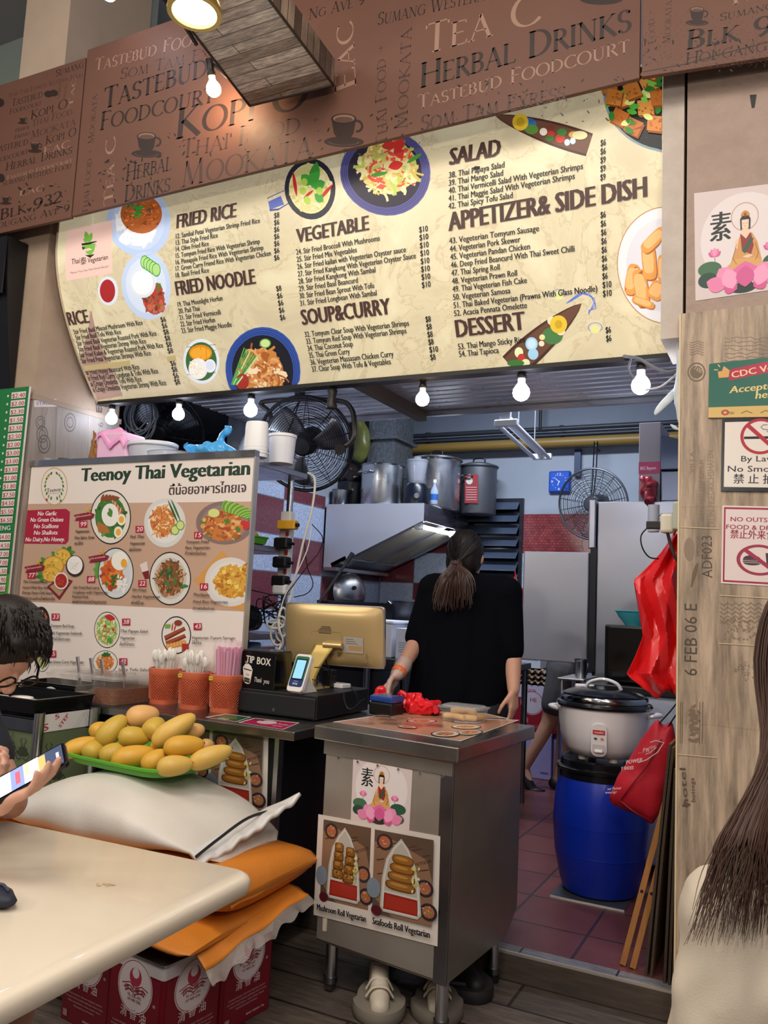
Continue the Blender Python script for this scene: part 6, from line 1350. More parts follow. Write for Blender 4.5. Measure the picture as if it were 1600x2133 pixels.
def spoons(x,y,n,label,z=CZ):
    t=thing('plastic_spoons',label,'spoons',(x,y,z+.02));R=random.Random(int(x*1000))
    m=M('#e9e6e0',.35);
    for i in range(n):
        a=2*PI*i/n+R.uniform(-.2,.2);rr=.045*math.sqrt((i+1)/n);b=V((x+rr*.6*cos(a),y+rr*.6*sin(a),z+.03));tp=V((x+rr*1.25*cos(a),y+rr*1.25*sin(a),z+.158+R.uniform(.02,.05)))
        mb=MB().tube([b,b.lerp(tp,.6),tp],.0026,6);d=(tp-b).normalized();X=V((cos(a+R.uniform(-1,1)),sin(a+R.uniform(-1,1)),0));X=(X-d*X.dot(d)).normalized();Y=d.cross(X);Q=Matrix((X,Y,d)).transposed()
        mb.ell(tp+d*.02,(.015,.005,.025),Q,nu=12,nv=8);mb.build('spoon',m,t)
    mb=MB().grid(lambda u,v: V((x,y,z+.15))+V(((.052+.012*v*(1+.3*sin(u*40)))*cos(2*PI*u),(.052+.012*v*(1+.3*cos(u*33)))*sin(2*PI*u),.05*v+.008*sin(u*50)*v)),60,6);mb.build('bag_wrap',M('#e8e6e2',.15,alpha=.25),t,60)
    return t
B3=counter_pt(446,1485)+V((0,.07,0));B2=counter_pt(381,1478)+V((0,.07,0));B1=counter_pt(333,1466)+V((0,.035,0))
basket(B3.x,B3.y,'orange basket holding pink straws, nearest the tip box');basket(B2.x,B2.y,'front orange basket of white plastic spoons in the middle');basket(B1.x-.012,B1.y+.0,'orange basket of spoons half hidden, left of the other two')
spoons(B2.x,B2.y,22,'white plastic spoons in a clear bag in the middle orange basket');spoons(B1.x-.012,B1.y,18,'white plastic spoons in the left, half hidden orange basket')
for q in (B2,B3):
    s=thing('price_sticker','yellow sticker on the %s orange basket' % ('middle' if q is B2 else 'straw'),'sticker',(q.x-.03,q.y-.064,CZ+.14));MB().obox((q.x-.032,q.y-.0665,CZ+.142),(.02,.002,.017)).build('sticker_sheet',M('#d8c23a',.5),s,0);MB().obox((q.x-.032,q.y-.0678,CZ+.143),(.012,.0006,.006)).build('sticker_mark',M('#a89228',.5),s,0)
t=thing('straws','bundle of pink wrapped straws in a clear bag standing in the right orange basket','straws',(B3.x,B3.y,CZ+.02));R=random.Random(31)
for i in range(54):
    rr=.046*math.sqrt((i+.5)/54);a=i*2.39996;b=V((B3.x+rr*.75*cos(a),B3.y+rr*.75*sin(a),CZ+.025));e=V((B3.x+rr*1.2*cos(a),B3.y+rr*1.2*sin(a),CZ+.265+R.uniform(-.01,.012)));MB().cyl(b,e,.0042,7).build('straw',M(('#d9709f','#e08cb4','#cf5f94','#e6a3c4')[i % 4],.4),t)
mb=MB().grid(lambda u,v: V((B3.x,B3.y,CZ+.15))+V(((.056+.008*v+.006*sin(u*44)*v)*cos(2*PI*u)*(1-.35*max(0,v-.85)/.15),(.056+.008*v+.006*cos(u*37)*v)*sin(2*PI*u)*(1-.35*max(0,v-.85)/.15),.155*v+.01*v*sin(u*61))),60,10);mb.build('bag_wrap',M('#f2dfe8',.1,alpha=.22),t,60)

# cash drawer, tip box, payment terminal, monitor
DZ=CZ+.105
dx0,dx1,dy0,dy1=-2.175,-1.772,2.955,3.42
t=thing('cash_drawer','wide black cash drawer at the right end of the counter','cash drawer',((dx0+dx1)/2,3.18,CZ))
MB().box(dx0,dx1,dy0+.01,dy1,CZ+.006,DZ).build('drawer_case',M('#1b1c20',.45,bump=(300,.05)),t,0,bevel=.004);MB().box(dx0+.004,dx1-.004,dy0,dy0+.01,CZ+.012,DZ-.012).build('drawer_front',M('#202126',.4),t,0,bevel=.004);MB().cyl((dx0+.2,dy0+.001,CZ+.03),(dx0+.2,dy0-.004,CZ+.03),.008,14).build('lock',STEEL_D,t)
for x in (dx0+.03,dx1-.03):
    for y in (dy0+.04,dy1-.04): MB().cyl((x,y,CZ),(x,y,CZ+.007),.012,10).build('foot',BLACK,t)
TBm=M('#0c0c0e',.12,coat=.4)
t=thing('tip_box','black box lettered TIP BOX and Thank you with a bubble tea drawing','tip box',(-2.11,3.02,DZ));x0,x1,y0,y1=-2.172,-1.995,2.975,3.105
MB().box(x0,x1,y0,y1,DZ,DZ+.158).build('box_body',TBm,t,0,bevel=.003);MB().box(x0+.004,x1-.004,y0+.004,y1-.004,DZ+.158,DZ+.164).build('lid',M('#4a4c52',.12,.3),t,0,bevel=.002)
p=Panel((x0,y0-.0006,DZ),(1,0,0),(0,0,1));W0='#e6e0d6'
p.text('TIP',(.024,.108),(.066,.106),.030,W0,.03,px=False);p.text('BOX',(.082,.105),(.152,.102),.030,W0,.03,px=False);p.text('Thank',(.072,.030),(.112,.028),.020,W0,.0,.1,px=False);p.text('you',(.122,.027),(.150,.026),.020,W0,.0,.1,px=False)
g=lambda x,y: (.036+.026*x+.0*y,.060+.040*y-.004*x);p.fpoly(g,[(-1,.55),(-.65,-.9),(-.3,-1.05),(.3,-1.05),(.65,-.9),(1,.55),(.6,.95),(0,1.1),(-.6,.95)],W0);p.fpoly(g,[(-.85,.5),(.85,.5),(.8,.38),(-.8,.38)],'#2a2626');p.fpoly(g,[(-.25,1.0),(-.46,1.2),(-.36,1.22),(-.05,1.0)],'#17161a');p.stroke([g(-.3,.7),g(-.52,1.28),g(-.36,1.32),g(-.1,.7)],.0016,W0);p.text('TEA',(.027,.052),(.046,.0505),.009,'#3a2a28',.01,px=False)
for i in range(8): p.disc(g,0,.15,'#2a2324',cx=-.42+.28*(i % 4),cy=-.55-.25*(i//4),n=10)
p.build('lettering',PRINT,t)
c=aY(623,1445,2.99);t=thing('payment_terminal','white hand sized payment terminal with a lit blue screen on its stand','payment terminal',(c.x,2.99,DZ),rad(-6))
def PT(mb): return mb.xform(lambda q: Matrix.Rotation(rad(-22),3,'X')@V((q.x,q.y,q.z))+V((0,-.03,.004)))
def rrect(w,h,r,n=6):
    o=[]
    for cx,cy,a0 in ((w-r,h-r,0),(-w+r,h-r,90),(-w+r,-h+r,180),(w-r,-h+r,270)):
        o += [(cx+r*cos(rad(a0+90*i/n)),cy+r*sin(rad(a0+90*i/n))) for i in range(n+1)]
    return o
mb=MB().prism([(x,y+.083) for x,y in rrect(.041,.082,.014)],-.011,.011,'y');PT(mb).build('case',M('#e4e2de',.35),t,30,bevel=.003,local=True)
mb=MB().prism([(x,y+.088) for x,y in rrect(.035,.066,.010)],-.0122,-.0108,'y');PT(mb).build('bezel',M('#22356e',.35),t,0,local=True)
mb=MB().prism([(x,y+.104) for x,y in rrect(.035,.050,.010)],-.0128,-.0120,'y');PT(mb).build('green_band',M('#2d6b45',.35),t,0,local=True)
mb=MB().prism([(x,y+.097) for x,y in rrect(.0285,.045,.003)],-.0136,-.0126,'y');PT(mb).build('screen_frame',M('#0f1116',.2),t,0,local=True)
mb=MB().prism([(x,y+.097) for x,y in rrect(.024,.040,.002)],-.0142,-.0134,'y');PT(mb).build('screen',M('#7fb4f0',.25,emit=.9),t,0,local=True)
p=Panel((0,-.0128,0),(1,0,0),(0,0,1));p.text('POS',(-.014,.030),(.010,.030),.008,'#e8e8f0',.04,px=False);p.mrect(-.012,.044,.010,.0455,'#b8c4e0');PT(p.mb).build('lettering',PRINT,t,0,local=True)
mb=MB().prism([(-.02,.0),(.095,.0),(.085,.012),(.02,.075),(.0,.07)],-.03,.03,'x');mb.xform(lambda q: q+V((0,-.005,.0)));mb.build('stand',M('#e0deda',.35),t,0,bevel=.004,local=True)
# monitor, back towards the customer
GOLD=M('#c9ae7c',.32,.45,rvar=.05)
mc=aY(698,1322,3.27);t=thing('monitor','gold backed checkout monitor turned away, on a curved gold foot','monitor',(mc.x,3.27,DZ),rad(5))
def MT(mb): return mb.xform(lambda q: Matrix.Rotation(rad(7),3,'X')@V((q.x,q.y,q.z))+V((0,0,mc.z-DZ)))
def bulge(mb): return mb.xform(lambda q: V((q.x,q.y-(.028*(1-(q.x/.25)**4)*(1-(q.z/.14)**4) if q.y < 0 else 0),q.z)))
mb=MB().grid(lambda u,v: (V(((u-.5)*.49,0,(v-.5)*.272))),26,18)
mb.xform(lambda q: V((q.x,-.012-.026*(max(0,1-(abs(q.x)/.245)**5))*(max(0,1-(abs(q.z)/.136)**5)),q.z)));MT(mb).build('back_shell',GOLD,t,60,local=True)
mb=MB().prism(rrect(.247,.138,.02),-.014,.004,'y');MT(mb).build('bezel',M('#b9b4ae',.3,.7),t,30,local=True,bevel=.002);mb=MB().prism(rrect(.235,.125,.004),.004,.0055,'y');MT(mb).build('screen',M('#5f86c8',.2,emit=.5),t,0,local=True)
p=Panel((0,-.0392,0),(1,0,0),(0,0,1))
for i in range(5): w=.055-.008*abs(i-3)*.9;p.mrect(-.015-w,.038-i*.007,-.015+w*.3,.041-i*.007,'#3a342c')
p.stroke([(-.10,.0),(-.10,.012),(-.092,.018),(.045,.018),(.052,.01),(.052,-.06),(.046,-.066)],.0012,'#8d7a55')
p.mrect(.062,-.07,.155,-.0,'#a8a39c');p.mrect(.085,-.06,.15,-.038,'#b08a5c')
for i in range(3): p.mrect(.07,-.012-i*.009,.11+.01*i,-.009-i*.009,'#6a655e')
for i in range(4): p.stroke([(-.02+.005*i,-.078-i*.006),(-.002,-.082-i*.006),(.016-.005*i,-.078-i*.006)],.002,'#4a4234')
for i in range(3): p.mrect(.03,-.075-i*.007,.055-.006*i,-.072-i*.007,'#4a4234')
for y in (-.085,-.11): p.mrect(.165,y,.173,y+.018,'#8d7a55')
MT(p.mb).build('markings',PRINT,t,0,local=True)
mb=MB().prism([(-.19,.0),(-.16,.0),(-.13,.06),(-.115,.09),(-.02,.09)] and [(-.045,-.005),(.03,-.005),(.045,.05),(.09,.052),(.11,-.0)],0,.001,'y')
hh=mc.z-DZ
def neck(u,v):
    a=[(-.005,-.045,hh-.045),(-.02,-.06,hh-.08),(-.045,-.075,hh*.45),(-.062,-.085,.06),(-.075,-.095,.012),(-.075,-.14,.004)]
    k=v*(len(a)-1);i=min(int(k),len(a)-2);q=V(a[i]).lerp(V(a[i+1]),k-i);w=.052-.008*sin(v*3);return V((q.x-.02+(u-.5)*2*w,q.y,q.z))
MB().grid(neck,6,24).build('foot_arm',M('#b59c5a',.35,.5),t,60,solid=.009,local=True);MB().cyl((-.03,-.05,hh-.045),(.06,-.05,hh-.045),.014,14).build('hinge',M('#c9b07c',.3,.6),t,local=True);MB().obox((-.08,-.03,.004),(.14,.24,.008)).build('base_plate',M('#b59c5a',.35,.5),t,0,bevel=.003,local=True)
c=aZ(706,1432,DZ);t=thing('card_reader','small white card reader on the cash drawer right of the terminal','card reader',(c.x,c.y,DZ),rad(-12));MB().prism(rrect(.047,.034,.010),0,.02,'z').build('reader_body',M('#e2e0dc',.4),t,30,bevel=.004,local=True);MB().obox((-.01,0,.0205),(.05,.03,.002)).build('top_window',M('#c9c7c4',.25),t,0,local=True);MB().obox((.01,-.0,.0218),(.008,.005,.001)).build('red_mark',M('#b03a3a',.4),t,0,local=True)
c=V((-1.93,3.27,DZ));t=thing('adapter','black power adapter behind the white card reader','adapter',(c.x+.02,c.y+.02,DZ));MB().obox((c.x+.02,c.y+.02,DZ+.04),(.05,.045,.08)).build('adapter_body',BLACK,t,0,bevel=.005);MB().tube(smooth_path([(c.x+.02,c.y+.02,DZ+.08),(c.x+.01,c.y-.0,DZ+.13),(c.x+.03,c.y-.03,DZ+.115),(c.x+.035,c.y-.02,DZ+.09)]),.003,6).build('adapter_cord',BLACK,t)
c2_=V((c.x-.045,c.y-.01,DZ));lathe_thing('steel_tumbler','little steel tumbler between monitor foot and black adapter','cup',c2_,[(.001,0),(.022,0),(.024,.05),(.001,.052)],STEEL,'tumbler_body',(('black_top',[(.001,.052),(.026,.052),(.026,.095),(.001,.098)],BLACK),),n=20)
t=thing('power_cable','thin black cords from the payment terminal over the drawer edge','cable',aZ(770,1450,DZ-.05));mb=MB();mb.tube(smooth_path([aY(655,1390,3.02),aY(680,1392,3.02),aY(686,1408,3.05),aY(702,1410,3.12)]),.0022,5);mb.tube(smooth_path([aY(650,1415,3.0),aY(668,1422,3.0),aY(676,1434,3.01)]),.0022,5);mb.tube(smooth_path([aY(716,1444,3.1),aY(718,1462,3.02),aY(726,1476,3.0),aY(738,1474,3.02),aY(752,1460,3.1),aY(760,1456,3.15)]),.0025,5);mb.tube(smooth_path([aY(730,1432,3.2),aY(744,1450,3.2),aY(742,1480,3.2)]),.0025,5);mb.build('cord',BLACK,t)
c=aZ(530,1400,DZ);c=V((-2.20,3.14,DZ));
c=V((aY(530,1350,3.5).x,3.47,CZ));t=lathe_thing('tumbler','white tumbler with a pale blue handled lid behind the tip box','tumbler',c,[(.001,0),(.036,0),(.045,.235),(.001,.24)],M('#dfe2ea',.35),'cup_body',(('lid',[(.047,.235),(.05,.237),(.05,.262),(.044,.268),(.001,.27)],M('#8fb8dc',.4)),),n=24)
for s in (-.03,-.005): MB().tube([c+V((s,-.02,.265)),c+V((s,-.02,.30))],.006,8).build('lid_handle',M('#8fb8dc',.4),t)
# flyers by the drawer
def flyer(name,label,px4,paint):
    w=[aZ(x,y,CZ+.0012) for x,y in px4];c=sum(w,V())/4;p=Panel(w[3],w[2]-w[3],V((0,0,1)).cross(w[2]-w[3]));t=thing(name,label,'flyer',V((c.x,c.y,CZ)))
    MB().hexa(w,[q+V((0,0,.0008)) for q in w]).build('sheet',M('#d8d4d0',.4),t,0)
    q=Panel(w[3]+V((0,0,.001)),p.ux,p.uy);f=quadmap(q,*px4);paint(q,f);q.build('print',GLOSS,t)
def fl1(p,f): R4(p,f,.05,.05,.95,.95,'#1f5c3a');p.put([f(.1,.5),f(.5,.85),f(.9,.5),f(.5,.2)],[(0,1,2,3)],'#2f7a4c');T4(p,f,'Grab',.3,.1,.62,.2,'#e8efe8',.03)
def fl2(p,f): R4(p,f,.03,.04,.97,.96,'#c2185b');p.disc(D4(f,.42,.6,.2,.28),0,1,'#e8d8dc');R4(p,f,.03,.70,.3,.96,'#8a1c3a');T4(p,f,'Order',.62,.5,.92,.16,'#f2d8b8',.03);T4(p,f,'now',.66,.25,.86,.14,'#f4e8ec',.02)
flyer('flyer','green flyer on the counter edge before the cash drawer',((470,1487),(524,1494),(492,1504),(428,1494)),fl1);flyer('flyer','pink flyer at the counter corner before the cash drawer',((530,1496),(624,1506),(590,1520),(496,1505)),fl2)

# goods on the rack shelves and the power strip
c=V((-2.45,3.27,1.60));t=thing('serving_tray','green plastic tray with mangoes on the rack beside the menu board','tray',c)
GRN=M('#5fae35',.4)
def traymesh(c,w,d,h,fl=.9): mb=MB();rg=lambda s,z: [c+V(((w)*s*math.copysign(abs(cos(2*PI*k/44))**.4,cos(2*PI*k/44)),d*s*math.copysign(abs(sin(2*PI*k/44))**.4,sin(2*PI*k/44)),z)) for k in range(44)];mb.rings([rg(fl,0),rg(fl+.02,.004),rg(1,h),rg(1.04,h+.002),rg(1.04,h-.003),rg(1.0,h-.005),rg(fl+.015,-.004),rg(fl,-.004)]);return mb
traymesh(c+V((0,0,.006)),.13,.09,.03).build('tray_body',GRN,t,40);MB().lathe([(.09,.0),(.09,.005)],c,8).build('foot_ring',GRN,t)
MANG=M('#e3b246',.42,noise=(6,.9,'#d8a032'),bump=(120,.04));MANG2=M('#e6c26a',.42,noise=(5,.8,'#d3a644'));MANG3=M('#e6b083',.42,noise=(4,.9,'#dfae50'));MGRN=M('#dcb044',.42,noise=(6,.8,'#b9a244'))
def mango_mesh(l,r,mat,parent,C,Q,stem=True):
    mb=MB();n=22;m=20;rs=[]
    for i in range(n+1):
        t_=i/n;x=-1+2*t_;k=math.sqrt(max(0,1-abs(x)**2.3))*(1-.16*x);rs.append([V((l/2*x,r*k*cos(2*PI*j/m),r*.93*k*sin(2*PI*j/m)+.12*r*(1-x*x)*(.5-.5*x)-.05*r*x)) for j in range(m)])
    mb.rings(rs);mb.xform(lambda p: C+Q@p);return mb.build('flesh_skin',mat,parent)
def mango(c,l,r,ang,tilt,label,mat,depth_rot=0,group='mangoes piled on the green tray'):
    t=thing('mango',label,'mango',V(c)-V((0,0,r*.9)),0,group)
    ax=(rt*cos(ang)+up*sin(ang));ax=(ax*cos(tilt)+fw*sin(tilt)).normalized();z=up-ax*up.dot(ax);z=z.normalized() if z.length > .1 else -fw;y=z.cross(ax);Q=Matrix((ax,y,z)).transposed()
    mango_mesh(l,r,mat,t,V(c),Q);MB().cyl(V(c)+ax*(l*.485),V(c)+ax*(l*.505),.004,8).build('stem_scar',M('#5a3d1c',.7),t);return t
for i,(dx,dy,z,a,lab) in enumerate(((-.06,0,.045,.1,'upright left'),(.03,.02,.045,-.1,'middle'),(.055,-.03,.04,.0,'right reddish'),(-.02,.03,.10,.1,'top'))): mango(c+V((dx,dy,z)),.12,.036,a,.2,'mango on the rack tray beside the menu board, %s one' % lab,MANG if i != 2 else MANG3,group='mangoes on the rack tray')
# power strip with plugs on the rack post
a,b_=aY(624,1066,3.5),aY(606,1240,3.5);t=thing('power_strip','white power strip tied upright to the rack post, full of plugs','power strip',V((b_.x,3.5,b_.z)))
zt,zb=a.z,b_.z;X=-2.325
MB().box(X-.03,X+.03,3.475,3.52,zb,zt).build('strip_body',M('#e3e2e0',.4),t,0,bevel=.006)
for i in range(4):
    z=zt-.07-i*.095
    if i == 0: MB().box(X-.02,X+.085,3.43,3.475,z-.025,z+.02).build('usb_charger',M('#e0a62e',.4),t,0,bevel=.006);MB().box(X+.06,X+.10,3.44,3.46,z-.012,z+.006).build('usb_plug',BLACK,t,0,bevel=.003)
    else: MB().box(X-.028,X+.055,3.42,3.475,z-.028,z+.028).build('plug',BLACK,t,0,bevel=.01);MB().tube([(X+.055,3.45,z),(X+.085,3.44,z-.004)],[.012,.006],8).build('plug_tail',BLACK,t)
    MB().box(X+.012,X+.028,3.468,3.476,z-.055,z-.035).build('switch',M('#c4283a',.35),t,0)
MB().box(X-.02,X+.06,3.42,3.475,zb+.0,zb+.055).build('white_plug',M('#e6e6e8',.4),t,0,bevel=.012)
t=thing('cable_bundle','white and black cables knotted in a bundle beside the monitor','cable',aY(590,1390,3.4));mb=MB();WC=M('#d8d4c8',.4)
mb.tube(smooth_path([aY(642,985,3.5),aY(656,1000,3.46),aY(650,1060,3.44),aY(634,1120,3.42),aY(618,1190,3.40),aY(606,1240,3.38),aY(594,1280,3.36),aY(590,1330,3.34),aY(580,1355,3.32)]),.006,8)
mb.tube(smooth_path([aY(650,1095,3.43),aY(640,1145,3.4),aY(615,1200,3.36),aY(590,1250,3.33),aY(582,1300,3.3),aY(590,1340,3.3),aY(581,1356,3.31)]),.003,6)
for k in range(4):
    cx,cy,rx,ry=((586,1310,12,26),(578,1320,14,24),(590,1296,10,30),(574,1300,18,9))[k];mb.tube([aY(cx+rx*cos(2*PI*j/22),cy+ry*sin(2*PI*j/22),3.32+.02*sin(2*PI*j/22+k)) for j in range(22)],.0055,6,closed=True)
mb.build('white_cables',WC,t)
mb=MB();R=random.Random(17)
for k in range(7):
    pts=[aY(535+R.uniform(-8,20),1270+R.uniform(0,30),3.4)]
    for j in range(5): pts.append(aY(552+R.uniform(-22,45),1268+R.uniform(-28,34),3.38+R.uniform(-.04,.04)))
    mb.tube(smooth_path(pts),.0028,5)
mb.tube(smooth_path([aY(650,1092,3.42),aY(672,1120,3.42),aY(664,1150,3.42),aY(640,1180,3.4),aY(610,1220,3.38),aY(575,1265,3.36)]),.0025,5);mb.tube(smooth_path([aY(634,1130,3.42),aY(640,1180,3.42),aY(652,1215,3.42),aY(640,1236,3.4),aY(612,1244,3.38)]),.0025,5)
mb.tube(smooth_path([aY(523,1229,3.3),aY(540,1233,3.3),aY(570,1240,3.33),aY(590,1248,3.36)]),.0028,5)
mb.build('black_cables',BLACK,t)
t=thing('black_bag','heap of dark plastic bags on the rack lower shelf','bag',V((-2.6,3.38,1.17)));c=V((-2.50,3.36,1.17));mb=blob([('e',c+V((0,0,.06)),(.14,.10,.07)),('e',c+V((-.1,0,.05)),(.1,.1,.06)),('e',c+V((.06,0,.09)),(.06,.06,.05))],.014,2);mb.xform(lambda q: V((q.x+noise3(q,16)*.02,q.y+noise3(q,18)*.02,max(1.171,q.z+noise3(q,20)*.02))));mb.build('bag_film',M('#141418',.3),t,50);MB().tube(smooth_path([c+V((.03,-.02,.12)),c+V((.05,-.03,.16)),c+V((.09,-.02,.13))]),.008,6).build('bag_handle',M('#141418',.3),t)

# ================================================================ side table, sacks, mangoes, oil tins
p1_,p2_=aZ(94,1492,.84),aZ(238,1478,.84)
ux_=(p1_-p2_);ux_.z=0;Lr=ux_.length
t=thing('side_table','steel side table with round posts and a green patterned panel, black trays on it','table',(-3.05,2.55,0))
SX0,SX1,SY0,SY1=-3.32,-2.72,2.40,2.665
for x,y in ((SX1,SY0),(SX1+.03,SY1),(SX0,SY0),(SX0,SY1)):
    MB().lathe([(.021,.02),(.021,.845),(.017,.845),(.017,.80),(.0005,.80)],(x,y,0),20).build('post',STEEL,t);MB().cyl((x,y,0),(x,y,.02),.024,12).build('foot',BLACK,t)
MB().box(SX0,SX1,SY0+.02,SY1,.80,.815).build('table_top',STEEL,t,0,bevel=.002);MB().box(SX0,SX1-.02,SY0-.012,SY0+.004,.765,.815).build('front_rail',STEEL_D,t,0,bevel=.003)
gpat=M('#5f6b4e',.5,noise=(3,.6,'#535f45'))
MB().box(SX1-.006,SX1+.004,SY0+.022,SY1-.022,.30,.765).build('patterned_panel',gpat,t,0);MB().box(SX0+.02,SX1-.022,SY0-.004,SY0+.004,.30,.764).build('patterned_panel',gpat,t,0)
for P_,n_,uu,w_ in ((Panel((SX1+.0045,SY0,.3),(0,1,0),(0,0,1)),5,.03,.22),(Panel((SX0,SY0-.0045,.3),(1,0,0),(0,0,1)),14,.05,.5)):
    R=random.Random(6);P_.mrect(0,0,*((SY1-SY0,.46) if n_ == 5 else (SX1-SX0-.02,.46)),'#5f6b4e')
    for i in range(n_):
        cx,cy=uu+w_*((i*.37) % 1),.05+.38*((i*.61) % 1);g=lambda x,y: (cx+.05*x,cy+.06*y)
        for k in range(6): P_.leaf(g,0,-.2,.7,.26,PI/2+(k-2.5)*.5,'#33382c')
        for s in (-1,1): P_.stroke([g(s*.1,-.4),g(s*.5,-.5),g(s*.8,-.2),g(s*.6,.05),g(s*.5,-.15)],.004,'#33382c');P_.stroke([g(s*.1,.5),g(s*.35,.75),g(s*.15,.9)],.003,'#33382c')
    P_.build('damask_print',PRINT,t)
# printed paper strip along the side
w=[aZ(112,1530,.76),aZ(228,1508,.76)];t2=thing('paper_strip','white paper strip with red letters STEP along the side table rail','paper',(SX1+.01,2.55,.755))
MB().box(SX1-.0,SX1+.006,SY0+.022,SY1-.01,.766,.835).build('sheet',M('#d9d6d4',.5),t2,0)
P_=Panel((SX1+.0065,SY0+.02,.766),(0,1,0),(0,0,1));P_.text('STEP',(.085,.008),(.125,.055),.016,'#b83048',.04,px=False);P_.text('5',(.055,.045),(.075,.05),.02,'#b83048',.05,px=False);P_.text('S',(.0,.004),(.025,.01),.026,'#b83048',.05,px=False);P_.stroke([(.15,.0),(.20,.06),(.23,.0)],.001,'#9a9a9c');P_.stroke([(.17,.0),(.215,.065),(.24,.02)],.001,'#9a9a9c');P_.build('print',PRINT,t2)
def tray_box(label,c,w,d,h,ang,name='serving_tray'):
    t=thing(name,label,'tray',c,ang);k=.035
    o=[(-w,-d),(w,-d),(w,d),(-w,d)]
    MB().prism([(x*.96,y*.96) for x,y in o],0,.006,'z').build('tray_floor',M('#0b0b0d',.3),t,0,local=True)
    mb=MB()
    for i in range(4):
        a,b=V((*o[i],0)),V((*o[(i+1) % 4],0));ai,bi=a*.955,b*.955;H=V((0,0,h));mb.hexa([a*.96,b*.96,bi*.955,ai*.955],[a+H,b+H,bi+H,ai+H])
    mb.build('tray_wall',M('#0e0e10',.28),t,0,local=True,bevel=.002)
    mb=MB()
    for i in range(4):
        a,b=V((*o[i],h)),V((*o[(i+1) % 4],h));mb.hexa([a*1.0,b*1.0,b*.94+V((0,0,h*.06)),a*.94+V((0,0,h*.06))],[q+V((0,0,.006)) for q in (a*1.03-V((0,0,h*.03)),b*1.03-V((0,0,h*.03)),b*.94+V((0,0,h*.06)),a*.94+V((0,0,h*.06)))])
    mb.build('rim',M('#141416',.25),t,0,local=True);return t
# the front tray (near corner seen low) and the one behind it
n0,n1,n2=aZ(116,1478,.85),aZ(220,1449,.85),aZ(-40,1452,.85)
c=V((-2.985,2.52,.842));tr=tray_box('front black tray of white dishes on the side table',c,.27,.155,.05,rad(0))
for i,(dx,dy,a) in enumerate(((-.13,-.02,.2),(-.02,.03,-.3),(.07,-.02,.1),(.17,.02,.5),(.02,-.07,.9),(.14,-.08,-.2))):
    q=c+V((dx,dy,.0071));s=thing('sauce_dish','small white dish in the front black tray','dish',q,a,'white dishes in the black tray')
    MB().lathe([(.001,.0),(.035,.0),(.05,.016),(.054,.017),(.05,.013),(.034,.004),(.001,.003)],(0,0,0),28,sx=1.15,sy=.75).build('dish_body',M('#ece9e4',.3),s,local=True);MB().lathe([(.05,.016),(.055,.017),(.055,.020),(.05,.019)],(0,0,0),28,sx=1.15,sy=.75).build('rim',M('#f4f2ee',.25),s,local=True)
c=V((-3.03,2.79,.851));tr2=tray_box('rear black tray with a pale green sticker, between front tray and sauce tubs',c,.17,.09,.06,0)
P_=Panel((-.17,-.0945,0),(1,0,0),(0,0,1));g=lambda x,y: (.20+.05*x,.012+.04*y);P_.disc(g,0,1,'#cfd8c8',0,180,20);P_.disc(g,0,.8,'#6f9a78',20,160,16);P_.mrect(.02,.01,.08,.04,'#d6d4d0');P_.mb.build('sticker',PRINT,tr2,0,local=True)
t=thing('crate','bright green plastic crate low behind the steel post','crate',(-2.95,2.55,0));MB().box(-3.25,-2.78,2.43,2.66,0,.285).build('crate_body',M('#5aa62c',.4),t,0,bevel=.01);MB().box(-3.26,-2.77,2.424,2.666,.26,.29).build('rim',M('#66b434',.4),t,0,bevel=.006)

def sack(name,label,x0,x1,yc,hd,zb,zt,mat,seed,taper=.55,sag=0,ends=.35,bumpy=.012,ext=()):
    """a filled woven sack lying along x: rounded in section, flattening to a seam at each end"""
    mb=MB();n,m=36,40;rs=[]
    for i in range(n+1):
        t_=i/n;x=x0+(x1-x0)*t_;e=math.sin(PI*min(max(t_,.0),1))**ends if 0 < t_ < 1 else 0
        h=(zt(t_)-zb(t_))/2 if callable(zt) else (zt-zb)/2;zc=(zt(t_)+zb(t_))/2 if callable(zt) else (zt+zb)/2
        w=hd*(taper+(1-taper)*e);hh=max(.008,h*e);r=[]
        for j in range(m):
            a=2*PI*j/m;X=math.copysign(abs(cos(a))**.75,cos(a));Z=math.copysign(abs(sin(a))**.85,sin(a));r.append(V((x,yc+w*X,zc+hh*Z)))
        rs.append(r)
    mb.rings(rs);mb.xform(lambda p: p+V((noise3(p+V((seed,0,0)),5),noise3(p+V((0,seed,0)),6),noise3(p+V((0,0,seed)),5)))*bumpy)
    return mb
WHS=M('#e6e2dd',.42,noise=(2.5,.7,'#d3cbc0'),bump=(240,.12));OR=M('#dd8a30',.5,noise=(4,.7,'#c87420'),bump=(160,.15))
t=thing('rice_sack','plump white rice sack carrying the mango tray, tied end at right','sack',(-2.2,2.39,.47))
zt_=lambda q: .505+.188*sin(PI*min(1,q*.98+.02))**.7-.05*q*0+.0;zb_=lambda q: .475-.02*sin(PI*q)+.02*q
sack('rice_sack','',-2.70,-1.66,2.39,.285,zb_,zt_,WHS,3).build('sack_body',WHS,t,60)
def tail(u,v):
    x=-1.73+.05*v+.06*v*u+.03*u*u*v;y=2.16+.42*u;z=.535+.05*u+.07*v*u**2+.004*sin(u*19)*v+.005*sin(u*41+v*5)*v*v-.035*v*(1-u);return V((x,y,z))
MB().grid(tail,60,10).build('gathered_end',M('#dcdad8',.4),t,60,solid=.014)
mb=MB().tube(smooth_path([V((-1.695,2.15,.53)),V((-1.685,2.25,.565)),V((-1.68,2.4,.60)),V((-1.69,2.6,.59))]),.005,6);mb.build('seam_cord',M('#1d1d22',.5),t)
t=thing('orange_sack','upper orange woven sack lying under the white rice sack','sack',(-2.15,2.36,.40));sack('','',-2.69,-1.535,2.37,.30,.345,.515,OR,9,.92,ends=.2).build('sack_body',OR,t,60)
